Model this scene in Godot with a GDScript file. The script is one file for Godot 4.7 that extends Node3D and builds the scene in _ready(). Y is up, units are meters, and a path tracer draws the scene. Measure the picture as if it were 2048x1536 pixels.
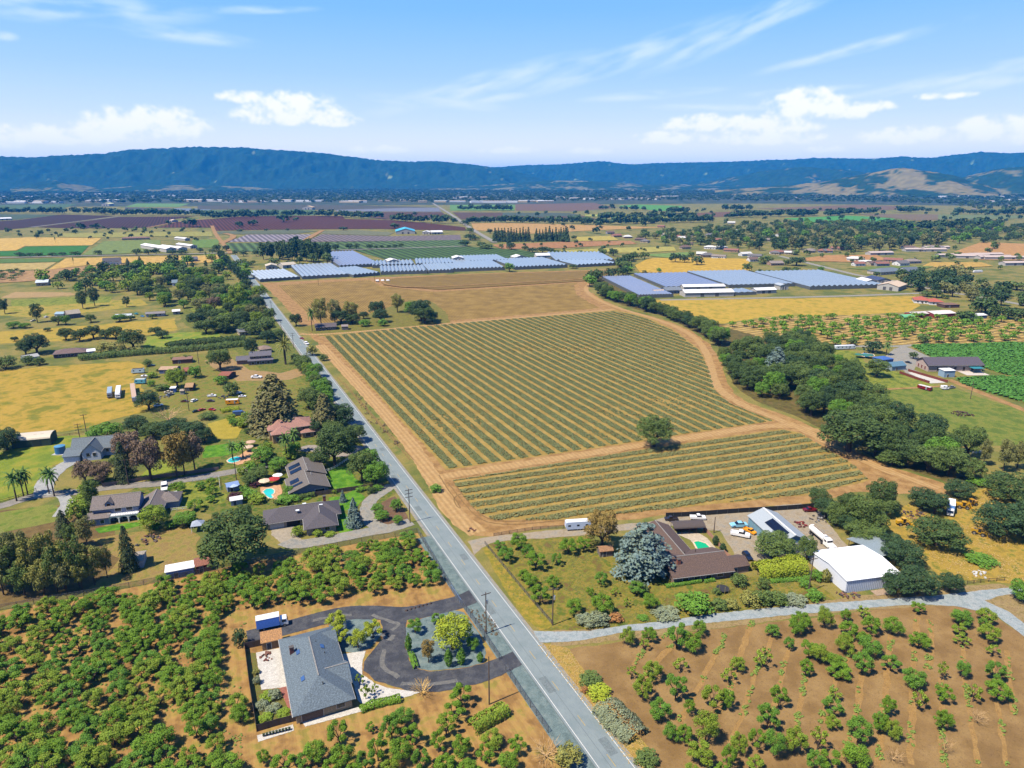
extends Node3D
# A farming valley from the air: a straight county road, orchards, crop fields, farmsteads, greenhouses, a town and ranges of hills.
# Metres; y up; the eye hangs 115 m over the origin and looks along -z.

func _ready() -> void:
	var cam := Camera3D.new()
	cam.name = "camera"
	cam.position = Vector3(0, 115, 0)
	cam.rotation_degrees = Vector3(-16.7185, 0, 0)
	cam.fov = 58.727
	cam.near = 1.0
	cam.far = 40000.0
	add_child(cam)
	cam.current = true

	var env := Environment.new()
	env.background_mode = Environment.BG_SKY
	env.tonemap_mode = Environment.TONE_MAPPER_LINEAR
	env.tonemap_exposure = 2.4
	env.background_energy_multiplier = 0.5
	env.sdfgi_enabled = true
	env.ssao_enabled = true
	env.ssil_enabled = true
	env.fog_enabled = true
	env.fog_density = 0.000048
	env.fog_light_color = Color(0.09, 0.61, 1.0)
	env.sky = Sky.new()
	env.sky.sky_material = air()
	var world := WorldEnvironment.new()
	world.name = "world"
	world.environment = env
	add_child(world)

	var sun := DirectionalLight3D.new()
	sun.name = "sun"
	sun.light_energy = 1.6
	sun.light_color = Color(1.0, 0.95, 0.87)
	sun.light_angular_distance = 0.5
	sun.shadow_enabled = true
	sun.basis = Basis.looking_at(Vector3(6.6, -12.6, -3.9).normalized())
	add_child(sun)

	noise.seed = 5
	noise.frequency = 0.01
	noise.fractal_octaves = 3
	grow_kinds()
	hills()
	land()
	roads()
	crops()
	woods()
	buildings()
	yards()
	vehicles()
	details()

# ---------------------------------------------------------------- sky: blue air, whiter towards the horizon, fair-weather cumulus and streaks of cirrus
func air() -> PanoramaSkyMaterial:
	var w := 4096
	var h := 2048
	var im := Image.create(w, h, false, Image.FORMAT_RGB8)
	var stops := [[0.0, Color8(255, 252, 244)], [2.5, Color8(242, 243, 248)], [4.5, Color8(206, 224, 250)], [7.5, Color8(168, 204, 252)], [12.0, Color8(128, 184, 252)], [22.0, Color8(98, 160, 245)], [90.0, Color8(60, 118, 220)]]
	var tone := func(el: float) -> Color:
		for i in stops.size() - 1:
			if el < stops[i + 1][0]:
				return stops[i][1].lerp(stops[i + 1][1], (el - stops[i][0]) / (stops[i + 1][0] - stops[i][0]))
		return stops[-1][1]
	for y in h:
		im.fill_rect(Rect2i(0, y, w, 1), tone.call(maxf(0.0, 90.0 - (y + 0.5) * 180.0 / h)))
	var n := FastNoiseLite.new()
	n.seed = 3
	n.frequency = 1.0
	n.fractal_octaves = 5
	var heaps := [-29.59, 2.96, 108, 28.6, -26.43, 3.71, 132, 39, -33.62, 2.71, 96, 26, -24.89, 3.29, 72, 28.6, -31.70, 2.51, 108, 15.6, -19.94, 5.66, 66, 16.9, -16.51, 4.87, 114, 44.2, -14.01, 4.30, 72, 23.4, -17.62, 4.40, 108, 26, -10.38, 2.17, 84, 11.7, -0.16, 2.13, 84, 10.4, 6.37, 2.08, 60, 10.4, 12.31, 2.96, 108, 18.2, 15.58, 3.91, 132, 26, 19.18, 3.66, 120, 31.2, 21.78, 4.96, 96, 44.2, 24.14, 4.54, 72, 26, 26.03, 4.76, 54, 15.6, 19.62, 2.78, 132, 18.2, 28.78, 2.79, 108, 23.4, 33.62, 3.02, 96, 31.2, 36.05, 2.69, 84, 28.6, 30.45, 5.32, 60, 9.1, 23.47, 2.02, 42, 10.4, -36.80, 2.52, 108, 33.8, 39.09, 2.29, 96, 23.4]
	var wisps := [-2.48, 6.93, 260, 26, 14, 8.60, 8.75, 250, 26, 17, 17.45, 10.53, 260, 30, 20, 2.92, 8.15, 170, 14, 8, 30.58, 6.29, 260, 16, 9, 34.63, 6.36, 180, 16, 10, -5.98, 5.66, 160, 14, -4, -2.49, 5.87, 130, 10, 6, -23.76, 9.56, 150, 16, -3, -29.84, 10.59, 240, 30, 2, 24.27, 8.54, 200, 12, 11, 10.61, 6.13, 160, 10, 3, 21.32, 6.04, 130, 8, 2, -18.99, 11.37, 140, 8, 4, 15.11, 5.15, 140, 8, -2, -33.93, 8.57, 22, 8, 0]
	var px := 4096.0 / 360.0
	var rows := 300
	var part_ := Image.create(1024, rows, false, Image.FORMAT_RGB8)
	for y in rows:
		var el := (rows - y - 0.5) / px
		var base: Color = tone.call(el)
		for x in 1024:
			var az := (x - 511.5) / px
			var d := 0.0
			var soft := 0.0
			for i in range(0, heaps.size(), 4):
				var u: float = (az - heaps[i]) / (heaps[i + 2] * 0.0385)
				if absf(u) > 1.5: continue
				var v: float = (el - heaps[i + 1]) / (heaps[i + 3] * 0.0385)
				if v < 0: v *= 1.5
				d = maxf(d, 1.0 - u * u - v * v)
			if d > 0.0:
				var q := n.get_noise_2d(az * 0.55, el * 0.85) + 0.35 * n.get_noise_2d(az * 2.1 + 40.0, el * 2.6)
				soft = smoothstep(0.1, 1.3, d * 1.25 + q * 1.05) * smoothstep(0.0, 0.45, d)
			var thin := 0.0
			for i in range(0, wisps.size(), 5):
				var a := deg_to_rad(wisps[i + 4])
				var p := Vector2(az - wisps[i], el - wisps[i + 1]).rotated(-a)
				var u: float = p.x / (wisps[i + 2] * 0.0385)
				if absf(u) > 1.2: continue
				var v: float = p.y / (wisps[i + 3] * 0.0385)
				var b := 1.0 - u * u - v * v
				if b > 0.0:
					thin = maxf(thin, b * clampf(0.55 + 1.3 * n.get_noise_2d(p.x * 0.16, p.y * 0.9 + i), 0.0, 1.0))
			var c := base.lerp(Color8(232, 240, 254), clampf(thin * 0.6, 0.0, 0.55)).lerp(Color8(255, 253, 248), clampf(soft, 0.0, 0.95))
			part_.set_pixel(x, y, c)
	var other: Image = part_.duplicate()
	other.flip_x()
	var at := h / 2 - rows
	# the view lies at the seam of the panorama; beyond it the same weather goes on
	var all := Rect2i(0, 0, 1024, rows)
	im.blit_rect(part_, Rect2i(512, 0, 512, rows), Vector2i(0, at))
	im.blit_rect(part_, Rect2i(0, 0, 512, rows), Vector2i(3584, at))
	im.blit_rect(other, all, Vector2i(512, at))
	im.blit_rect(part_, all, Vector2i(1536, at))
	im.blit_rect(other, all, Vector2i(2560, at))
	var m := PanoramaSkyMaterial.new()
	m.panorama = ImageTexture.create_from_image(im)
	return m

# ---------------------------------------------------------------- hills
func range_of_hills(called: String, label: String, dist: float, ridge: Array, front: float, back: float, forest: Color, meadow: Color, bare: float, spurs: float, seed_: int) -> void:
	# a strip of ridge seen across the valley: foot at dist - front, crest at dist
	var n := FastNoiseLite.new()
	n.seed = seed_
	n.frequency = 0.0011
	n.fractal_octaves = 5
	var a0: float = ridge[0]
	var a1: float = ridge[ridge.size() - 2]
	var cols := int((a1 - a0) * dist / 26.0)
	var rows := 46
	var v := PackedVector3Array(); var c := PackedColorArray(); var idx := PackedInt32Array()
	var crest := PackedFloat32Array()
	for i in cols + 1:
		var a := lerpf(a0, a1, float(i) / cols)
		var k := 0
		while k < ridge.size() - 4 and ridge[k + 2] < a: k += 2
		var f := smoothstep(0.0, 1.0, clampf((a - ridge[k]) / (ridge[k + 2] - ridge[k]), 0.0, 1.0))
		crest.append(lerpf(ridge[k + 1], ridge[k + 3], lerpf(f, (a - ridge[k]) / (ridge[k + 2] - ridge[k]), 0.5)))
	for i in cols + 1:
		var a := lerpf(a0, a1, float(i) / cols)
		for j in rows + 1:
			var t := float(j) / rows
			var r := dist - front + t * (front + back)
			var s := t * (front + back) / front
			var x := sin(a) * r
			var z := -cos(a) * r
			var up := smoothstep(0.0, 1.05, s) if s <= 1.0 else 1.0 - 0.8 * smoothstep(0.0, 1.0, (s - 1.0) * front / back)
			var gully := absf(n.get_noise_2d(x * 1.6, z * 1.1))
			var y := crest[i] * up
			if s < 1.0: y *= 1.0 - spurs * gully * 2.2 * sin(PI * clampf(s, 0.0, 1.0))
			y += n.get_noise_2d(x * 9.0, z * 9.0) * crest[i] * 0.035 * minf(1.0, s * 3.0)
			y += rng.randf_range(-1.0, 1.0) * 5.0 * clampf(s * 4.0, 0.0, 1.0) * (1.0 - bare)
			v.append(Vector3(x, y - 1.0, z))
			var g := n.get_noise_2d(x * 2.4 + 900.0, z * 2.4) * 0.9 + n.get_noise_2d(x * 11.0, z * 11.0) * 0.5
			var m := smoothstep(0.0, 0.09, g + bare * 1.3 - 0.65)
			var k := rng.randf_range(0.75, 1.25)
			var col := forest.lerp(meadow, m)
			c.append(Color(col.r * k, col.g * k, col.b * k))
	for i in cols:
		for j in rows:
			var p := i * (rows + 1) + j
			idx.append_array([p, p + 1, p + rows + 2, p, p + rows + 2, p + rows + 1])
	var st := SurfaceTool.new()
	var arr := []
	arr.resize(Mesh.ARRAY_MAX)
	arr[Mesh.ARRAY_VERTEX] = v; arr[Mesh.ARRAY_COLOR] = c; arr[Mesh.ARRAY_INDEX] = idx
	var raw := ArrayMesh.new()
	raw.add_surface_from_arrays(Mesh.PRIMITIVE_TRIANGLES, arr)
	st.create_from(raw, 0)
	st.generate_normals()
	var mat := StandardMaterial3D.new()
	mat.vertex_color_use_as_albedo = true
	mat.roughness = 1.0
	mat.metallic_specular = 0.1
	var o := part(self, called, st.commit(), mat)
	meta(o, label, "", "", "structure")

func hills() -> void:
	rng.seed = 3
	var wood_ := Color(0.015, 0.032, 0.017)
	var straw := Color(0.09, 0.085, 0.035)
	range_of_hills("hills", "long forested blue mountain range behind the town", 9300, [-0.8153, 268.1, -0.7056, 303.8, -0.6186, 347.0, -0.5906, 341.4, -0.5559, 367.4, -0.5198, 388.8, -0.4872, 437.0, -0.4483, 459.9, -0.4079, 483.1, -0.3604, 484.5, -0.3113, 456.0, -0.2605, 431.7, -0.2216, 386.9, -0.1818, 346.8, -0.1412, 330.0, -0.1069, 337.1, -0.0654, 307.1, -0.0168, 251.9, 0.0533, 102.5], 1300, 900, wood_, Color(0.12, 0.14, 0.05), 0.04, 0.34, 4)
	range_of_hills("hills", "farther forested ridge closing the valley", 11000, [-0.1555, 209.7, -0.0864, 298.2, -0.0237, 291.5, 0.0181, 320.8, 0.0669, 334.9, 0.1220, 377.2, 0.1631, 332.5, 0.1901, 345.8, 0.2885, 361.3, 0.3571, 383.0, 0.4107, 403.9, 0.4622, 384.0, 0.4948, 405.1, 0.5267, 387.4, 0.5567, 425.6, 0.5760, 452.2, 0.6003, 428.9, 0.6179, 436.8, 0.7244, 432.3, 0.8304, 371.6], 1700, 900, wood_, Color(0.10, 0.14, 0.06), 0.05, 0.3, 9)
	range_of_hills("hills", "dark wooded foothill before the far ridge", 8600, [0.2122, 18.6, 0.2583, 70.2, 0.3029, 148.1, 0.3462, 212.5, 0.3824, 243.1, 0.4298, 219.6, 0.4759, 166.3, 0.5256, 95.0, 0.5775, 47.0], 900, 700, wood_, straw, 0.2, 0.3, 15)
	range_of_hills("hills", "wooded hill at the valley's right edge", 7000, [0.5215, 41.3, 0.5515, 99.0, 0.5753, 154.4, 0.5939, 188.8, 0.6078, 203.4, 0.6353, 209.2, 0.6867, 230.7, 0.8001, 206.2], 800, 700, wood_, straw, 0.28, 0.3, 22)
	range_of_hills("hills", "low hills with scattered houses and grass", 7600, [-0.1150, 13.1, -0.0520, 43.4, -0.0028, 69.0, 0.0533, 99.7, 0.1022, 94.7, 0.1506, 79.6, 0.1917, 54.7, 0.2253, 65.1, 0.2717, 45.9, 0.3234, 27.5], 700, 500, wood_, Color(0.085, 0.085, 0.045), 0.40, 0.3, 31)
	range_of_hills("hills", "dry golden hill dotted with dark oak patches", 6000, [0.2787, 29.3, 0.3297, 49.9, 0.3667, 65.9, 0.4084, 92.8, 0.4425, 133.2, 0.4754, 172.2, 0.4966, 196.2, 0.5238, 174.2, 0.5503, 145.9, 0.5767, 94.7, 0.6022, 51.6], 700, 500, wood_, Color(0.115, 0.098, 0.042), 0.54, 0.22, 44)
	range_of_hills("hills", "small grassy foothill under the mountains", 7500, [-0.6156, 32.4, -0.5906, 81.5, -0.5704, 106.5, -0.5511, 67.7, -0.5258, 36.2, -0.4710, 61.0, -0.4018, 54.5, -0.3534, 39.1, -0.3160, 14.0], 400, 300, wood_, Color(0.085, 0.082, 0.035), 0.42, 0.2, 57)

# ---------------------------------------------------------------- land
func grass_green() -> Material: return soil("grass_green", [c8(92, 108, 44), c8(120, 128, 52), c8(150, 148, 66), c8(104, 122, 46)], 45.0)
func grass_gold() -> Material: return soil("grass_gold", [c8(126, 124, 46), c8(165, 140, 56), c8(190, 152, 72), c8(150, 132, 50)], 110.0)
func grass_mix() -> Material: return soil("grass_mix", [c8(122, 98, 62), c8(118, 120, 48), c8(152, 128, 66), c8(98, 110, 42)], 34.0)
func dirt() -> Material: return soil("dirt", [c8(150, 112, 76), c8(170, 129, 90), c8(182, 142, 104)], 40.0)
func clay() -> Material: return soil("clay", [c8(128, 98, 68), c8(141, 110, 78), c8(152, 121, 88)], 70.0, grains(0.82), Vector2(22, 22))
func gravel() -> Material: return soil("gravel", [g8(136, 136, 130), g8(156, 152, 143), g8(148, 140, 126)], 22.0)
func blue_gravel() -> Material: return soil("blue_gravel", [g8(98, 116, 116), g8(112, 130, 130), g8(124, 138, 136)], 18.0)
func asphalt() -> Material: return soil("asphalt", [g8(116, 128, 130), g8(121, 133, 135), g8(125, 136, 138)], 40.0, grains(0.90), Vector2(5, 60))
func black_top() -> Material: return soil("black_top", [g8(66, 68, 76), g8(74, 76, 83), g8(88, 89, 93), g8(72, 73, 80)], 30.0)
func lawn() -> Material: return soil("lawn", [c8(72, 120, 28), c8(92, 140, 36), c8(116, 152, 50)], 26.0)
func crop_soil() -> Material: return soil("crop_soil", [c8(156, 126, 72), c8(168, 138, 80), c8(180, 148, 92)], 60.0)

func far_field(called: String, label: String, f: Array, r: int, g: int, b: int, layer := 2.0, rows_ := 0.0, swap := false) -> void:
	var m: Material = soil("field%d,%d,%d,%.1f" % [r, g, b, rows_], [], 160.0, furrows(0.62, 0.4) if rows_ > 0.0 else grains(0.82), Vector2(rows_, rows_ * 12.0) if rows_ > 0.0 else Vector2(30, 30))
	m.albedo_texture = speckle(0.84)
	m.albedo_color = Color8(int(r * 0.72), int(g * 0.72), int(b * 0.66))
	sheet(called, label, f, layer, m, 0.0, swap)

func land() -> void:
	var big := []
	for p in [[-13000, 2500], [13000, 2500], [13000, -12800], [-13000, -12800]]: big += p
	var base := soil("base", [c8(100, 108, 56), c8(126, 122, 66), c8(152, 134, 82), c8(106, 114, 58)], 260.0)
	meta(part(self, "ground", sheet_mesh(pts(big), 0.0), base), "valley floor of dry grass", "", "", "structure")
	var town := soil("town", [c8(52, 70, 56), c8(64, 80, 66), c8(100, 98, 90), c8(58, 74, 58)], 900.0)
	sheet("ground", "wooded built-up plain of the far town", [-3983, -2916, -2839, -3021, -1581, -3077, -734, -3194, 178.9, -3321, 1166, -3458, 2170, -3135, 3354, -2818, 20653, -21358, -25876, -21358], 0.5, town)

	# far fields, back to front
	far_field("field", "long green field before the town on the left", [-2177, -2726, -1999, -2748, -1814, -2842, -2087, -3388, -2342, -3225, -2535, -3179], 92, 122, 84)
	far_field("field", "narrow light green field below the town", [-1660, -3021, -1429, -3021, -1562, -3423, -1842, -3458], 120, 160, 92)
	far_field("field", "dark strip field behind the tree belt", [-1430, -2598, -1239, -2520, -1399, -2891, -1631, -2968], 92, 92, 86)
	far_field("field", "field covered with blue-grey plastic", [-1230, -2510, -1076, -2464, -1204, -2830, -1388, -2878], 132, 148, 180)
	far_field("field", "dark green field left of the plowed land", [-1571, -2003, -1481, -2027, -1461, -2065, -1513, -2351, -1744, -2393, -1859, -2376], 104, 124, 100, 2.0, 9.0)
	far_field("field", "dark plowed field at the left edge", [-1248, -1584, -1197, -1631, -1195, -1730, -1284, -2278, -1515, -2367, -1439, -2040, -1455, -1991, -1526, -1944], 88, 64, 56, 2.0, 8.0)
	far_field("field", "dark plowed field between two dirt tracks", [-1175, -1730, -1099, -1707, -925, -1703, -899.3, -1730, -938, -1955, -1005, -2052, -1018, -2255, -1235, -2217], 92, 62, 52, 2.0, 8.0)
	far_field("field", "red-brown plowed field crossing the picture's middle distance", [-879.3, -1721, -925, -1944, -910, -2052, -865.2, -2232, -757, -2278, -550.1, -2278, -501.3, -2105, -347.9, -2040, -205.5, -1867, -116.4, -1730, -106.2, -1619, -329, -1677, -560.7, -1652, -691.6, -1611, -740.8, -1721], 112, 68, 52, 2.0, 9.0)
	far_field("field", "thin yellow-green pasture strip", [-945, -1434, -837, -1422, -735.1, -1454, -625.4, -1454, -684.6, -1588, -840.5, -1565, -999, -1536], 172, 168, 88)
	far_field("field", "golden stubble field beside the lone tree", [-897.7, -1130, -850.9, -1150, -831.1, -1160, -869.5, -1238, -757.2, -1250, -831.9, -1410, -992, -1428, -1029, -1398, -1095, -1386], 226, 188, 104)
	far_field("field", "vivid green crop field below the stubble", [-843.2, -1059, -794.6, -1071, -681.4, -1090, -759.5, -1245, -859.3, -1226, -825.7, -1154, -845.1, -1142, -893.2, -1124], 64, 130, 48)
	far_field("field", "olive hay field left of the white barns", [-674, -1082, -606.7, -1120, -579, -1140, -688.8, -1362, -752.5, -1351, -784.3, -1335], 134, 152, 84)
	far_field("field", "golden field behind the white dormered house", [-612.1, -906, -589.3, -955, -538.8, -958, -419.9, -990, -460.3, -1084, -673.3, -1042], 222, 182, 104)
	far_field("field", "green strip beside the cross road", [-767.2, -960, -727.6, -978, -655.7, -996, -676.7, -1042, -763.7, -1028, -814.6, -1022], 100, 134, 66)
	far_field("field", "pale stubble strip below the green strip", [-710.4, -886.8, -671.9, -901, -617, -906, -654.5, -990, -723.3, -972, -761.7, -953], 204, 180, 116)
	far_field("field", "green pasture right of the white barns", [-555, -1203, -514.4, -1210, -580.7, -1383, -628.9, -1368], 120, 150, 70)
	far_field("field", "brown orchard ground on the left", [-622.5, -772.7, -590.4, -787.2, -568.4, -797.2, -538.8, -834.2, -549.8, -946, -584.2, -946, -616.9, -899.4, -703.8, -878.2], 190, 150, 108)
	far_field("field", "blue-grey plastic field near the second road", [-656.5, -2609, -258.4, -2568, -307, -2942, -712.2, -2916], 136, 140, 164)
	far_field("field", "reddish plowed field behind a tree belt", [-496, -2263, -375.4, -2072, -185.4, -2118, -253.2, -2539, -644, -2558], 122, 92, 76, 2.0, 9.0)
	far_field("field", "dark green row crop beyond the red field", [-999, -2247, -648.4, -2326, -763.1, -2726, -1199, -2704], 100, 128, 84)
	far_field("field", "dark strips below the town", [-1238, -2771, -685.6, -2726, -319.5, -3021, -809.7, -3225, -1418, -3179], 98, 96, 86)
	far_field("field", "greenish strip above the grey plastic fields", [-642.6, -1507, -468.3, -1521, -447, -1603, -522.7, -1643, -673.2, -1588], 112, 120, 96)
	far_field("field", "pale grey plastic-covered field", [-541.2, -1321, -399.7, -1321, -424.9, -1507, -569.7, -1500], 172, 162, 184, 2.0, 10.0)
	far_field("field", "grey-brown plastic field right of the dirt track", [-391, -1324, -268, -1335, -99.5, -1362, -111.5, -1493, -260, -1454, -412.7, -1507], 152, 138, 150, 2.0, 10.0)
	far_field("field", "greenish stubble before the turquoise roof", [-413.7, -1521, -262.3, -1467, -261.4, -1557, -354.4, -1627, -443.4, -1611], 130, 132, 104)
	far_field("field", "green row crop behind the greenhouse trees", [-536.6, -1292, -457.7, -1138, -365.6, -1146, -277.2, -1166, -196.4, -1188, -79.5, -1238, -87.6, -1368, -266.9, -1329], 104, 132, 78, 2.0, 14.0)
	far_field("field", "green crop field behind the glasshouses", [-265.3, -1162, -189.4, -1028, -70.1, -1028, 27.5, -1056, 58.8, -1099, 5.1, -1179, -92.5, -1233], 92, 124, 68, 2.0, 12.0)
	far_field("field", "bright green field left of tree row beside town", [-234.5, -2661, 9.1, -2682, 14, -3289, -286.3, -3257], 116, 160, 84)
	far_field("field", "mauve plowed field below the warehouses", [13.8, -2671, 232.8, -2598, 440.6, -2942, 409, -3531, 17.2, -3354], 132, 106, 88)
	far_field("field", "brown plowed field above the long tree belt", [-150.5, -2078, 75.1, -2065, 257.2, -2078, 228.8, -2278, 200.4, -2482, -213.3, -2520], 124, 98, 80, 2.0, 9.0)
	far_field("field", "dark green wedge crop above the tree belt", [-31.1, -2302, 80.1, -2203, 226.3, -2294, 199, -2464, -33.8, -2501], 92, 106, 92, 2.6)
	far_field("field", "lime and yellow field right of the green wedge", [236.9, -2278, 330.8, -2174, 563.2, -2174, 577.3, -2310, 246.9, -2376], 186, 192, 96)
	far_field("field", "bright green field left of the dark hedge", [469.2, -3135, 546, -2639, 666.3, -2671, 752.7, -3135, 591, -3321], 104, 168, 78)
	far_field("field", "tan harvested field before the tree belt", [-89.6, -1635, 39.3, -1521, 113.9, -1572, 206.2, -1635, 385, -1730, 214.3, -1806, 35.1, -1888, -111.2, -1910], 208, 166, 106)
	far_field("field", "yellow square pasture among the houses", [120.8, -1434, 123.4, -1335, 209.3, -1362, 210.4, -1467], 202, 184, 92)
	far_field("field", "reddish bare field below the square pasture", [-37.8, -1262, -16.2, -1181, 76.5, -1197, 231.8, -1282, 228.5, -1346, 96.3, -1324], 190, 138, 96)
	far_field("field", "yellow-green strip below the bare field", [80.6, -1162, 86.3, -1126, 203.3, -1120, 273.9, -1154, 285.6, -1224, 197.4, -1210], 192, 182, 96)
	far_field("field", "green wedge beside the golden meadow", [198.3, -1091, 239.4, -1045, 289.1, -1091, 286.7, -1130], 132, 162, 84)
	far_field("field", "brown plowed field behind the neighbourhood", [628.4, -2464, 586.4, -2174, 825.6, -2326, 985, -2501, 833.1, -2598], 130, 98, 76)
	far_field("field", "bright green field behind the tree-filled neighbourhood", [823.8, -2132, 833, -1921, 867.6, -1806, 1132, -2015, 1158, -2146, 1102, -2294], 92, 168, 84)
	far_field("field", "grey-brown plowed field on the right", [1187, -2410, 1164, -2217, 1168, -2015, 1285, -2078, 1441, -2376], 138, 120, 96)
	far_field("field", "long brown field strip below the town on the right", [983, -2842, 1250, -2558, 1575, -2818, 1773, -3077, 1586, -3257], 136, 110, 86)
	far_field("field", "pale green strip on the right", [1263, -2078, 1481, -2105, 1729, -2232, 1574, -2359, 1431, -2359], 128, 142, 92)
	far_field("field", "tan field with dark oak on the right", [720.5, -1130, 694.5, -1022, 793.4, -1006, 989, -1262, 885.9, -1313], 206, 158, 100)
	far_field("field", "golden meadow before the tree-filled neighbourhood", [170.5, -953, 163.9, -878.2, 191.7, -873.3, 296, -880.6, 314.8, -903, 353.5, -1035, 266.3, -1047, 206.5, -1042], 218, 178, 72)
	far_field("field", "bare reddish paddock on the right", [428.5, -1006, 494, -990, 557.4, -1022, 574.3, -1091, 496, -1084, 445.4, -1047], 204, 152, 100)
	far_field("field", "golden pasture right of the long house", [562.3, -943, 593.4, -919, 662, -946, 673.7, -990, 601.8, -990], 214, 176, 92)
	far_field("field", "green pasture behind the long house", [446.2, -919, 479.7, -893, 542.3, -906, 579.5, -943, 505.7, -943], 124, 142, 70)

	# nearer ground
	sheet("field", "golden meadow behind the oak belt", [132, -672.6, 142.1, -606.4, 167, -551.5, 223.6, -587.8, 298.4, -594.6, 357.1, -608.8, 385.8, -639.2, 399.3, -678.5, 413.6, -696.8, 256.2, -678.5], 1, soil("meadow", [c8(150, 134, 52), c8(178, 146, 60), c8(192, 154, 70), c8(160, 140, 54)], 120.0, grains(0.8), Vector2(40, 6)), 2.0)
	sheet("field", "strawy ground under the orchard on the right", [169.9, -547.6, 222.7, -585.5, 351.8, -599.3, 432.9, -568.1, 483.6, -551.5, 431.8, -488.8, 374.9, -487.2, 287.9, -480.9, 222.8, -480.9, 192.1, -500.3], 1.5, soil("straw", [c8(150, 122, 66), c8(178, 146, 96), c8(190, 160, 108)], 60.0, furrows(0.7, 0.5), Vector2(6.0, 60.0)), 1.5, true)
	sheet("field", "tan ploughland between the road and the oak belt", [-289.8, -788.2, -228.3, -666.8, -171.5, -547.6, -138.9, -480.9, -69.4, -339.9, -35.9, -259.5, -21.3, -220.1, -12.5, -205.8, -6.5, -204.5, 18.4, -212.8, 56.5, -220.1, 114.1, -229.6, 129.5, -238.4, 166.4, -236.2, 171.3, -247.4, 157.3, -262.1, 150.3, -287.1, 144.5, -316.9, 127.6, -347.5, 124, -366.2, 135.9, -425.5, 143.9, -480.9, 141.5, -532.1, 130.3, -572.3, 102.1, -623.7, 89.8, -672.6, 80.8, -743.4, 91.5, -812.7, 133.6, -880.6, 140.8, -916, -78, -861.5, -195.5, -825.4], 1, dirt(), 2.0)
	var fallow := soil("fallow", [c8(132, 104, 60), c8(146, 116, 66), c8(156, 126, 76)], 120.0, furrows(0.80, 0.5), Vector2(2.4, 60.0))
	sheet("field", "finely furrowed fallow field behind the oak grove", [-263.8, -768.9, -159, -555.6, -132.8, -532.1, -84.5, -555.6, -50.5, -570.2, 25, -601.7, 81.9, -628.8, 75.5, -655.5, 66.8, -709.5, 70.2, -772.7, 77.7, -792.2, -81.8, -722.7, -148.1, -765.2, -168.8, -812.7, -222.7, -792.2], 2, fallow, 1.5)
	sheet("field", "narrow fallow strip below the glasshouses", [-154.7, -816.9, -145.4, -768.9, -77.9, -736.3, 82.6, -800.3, 114.5, -843.1, 137.8, -901, -77.1, -852.2], 2, soil("fallow_strip", [c8(126, 100, 58), c8(140, 112, 66)], 120.0, furrows(0.82, 0.5), Vector2(2.4, 60.0)), 1.0)
	sheet("field", "earth of the striped crop field", [-143.8, -510.5, -27.2, -259.5, 16.5, -275.5, 61, -292.1, 99.9, -307.7, 130.5, -319, 116.3, -345.8, 115.5, -371, 124.5, -413.5, 132, -465.9, 129.6, -532.1, 115.2, -594.6, 94.4, -618.7, -10.3, -576.7, -90.6, -541.7], 2, crop_soil(), 1.0)
	sheet("field", "earth of the lower crop field", [-23.7, -248.8, -15.5, -227.9, -6.9, -216.4, 20.4, -216.4, 55.7, -224.8, 113.2, -236.2, 142.8, -249.7, 143.2, -267.3, 136.1, -302.3, 128.7, -307.7, 61.6, -283.6], 2, crop_soil(), 1.0)
	sheet("field", "weedy clearing around the oak grove house", [-175.5, -541.7, -146.8, -510.5, -104.3, -528.4, -51.9, -561.8, -57.4, -599.3, -67.3, -631.4, -80.7, -666.8, -101.2, -672.6, -138, -572.3, -159, -555.6], 2.4, soil("clearing", [c8(116, 100, 56), c8(120, 120, 52), c8(140, 118, 68)], 30.0), 1.5)
	sheet("ground", "leaf-strewn floor of the oak belt", [95.7, -812.7, 93.8, -684.5, 106.8, -639.2, 134.8, -583.3, 149.1, -488.8, 139.1, -425.5, 128.3, -371, 133.2, -348.3, 147, -316.9, 152.6, -287.1, 159.4, -262.1, 174.3, -247.4, 188.3, -252.1, 197.8, -270, 190, -293.3, 187.2, -328, 201.9, -391.2, 216.3, -465.9, 205.2, -532.1, 165.7, -561.8, 144.7, -639.2, 122.1, -703.1, 125.6, -834.2], 1.2, soil("litter", [c8(92, 78, 50), c8(104, 96, 52), c8(120, 98, 66)], 30.0), 2.0)
	sheet("ground", "tan soil of the dense orchard", [-162.6, -154.8, -142.3, -163.5, -119.2, -171.6, -92.7, -184.3, -72, -192.4, -31.9, -207.2, -24.6, -190, -17.4, -173.7, -8.5, -155.6, -3, -142.4, 8, -119.6, 11.8, -110.2, 16, -94.9, -113.2, -91.1], 1, soil("orchard_soil", [c8(136, 100, 66), c8(156, 118, 78), c8(166, 130, 84), c8(140, 122, 64)], 42.0, furrows(0.92, 0.9), Vector2(2.2, 45.0)), 0.6)
	sheet("field", "brown tilled soil of the sparse orchard", [9.4, -146.7, 20.1, -148.7, 40.3, -153.1, 64.1, -157.3, 84.5, -161, 115.3, -166.8, 126, -165.9, 132.6, -162.2, 134.5, -152.7, 150.2, -141.5, 112.5, -91.1, 27, -91.1, 27.6, -107.8, 19.9, -126.6, 15.1, -136.3], 1, clay(), 0.8, false)
	sheet("verge", "dry grass verge between road and sparse orchard", [5.7, -150.3, 14.8, -147.9, 17.2, -139.7, 21.4, -129.7, 29, -115.3, 30.5, -99, 28.3, -93, 26.7, -103.2, 25.3, -108.8, 16.7, -128.1], 1.6, soil("dry_verge", [c8(168, 132, 76), c8(184, 150, 84), c8(140, 122, 58)], 16.0), 0.7)
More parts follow.
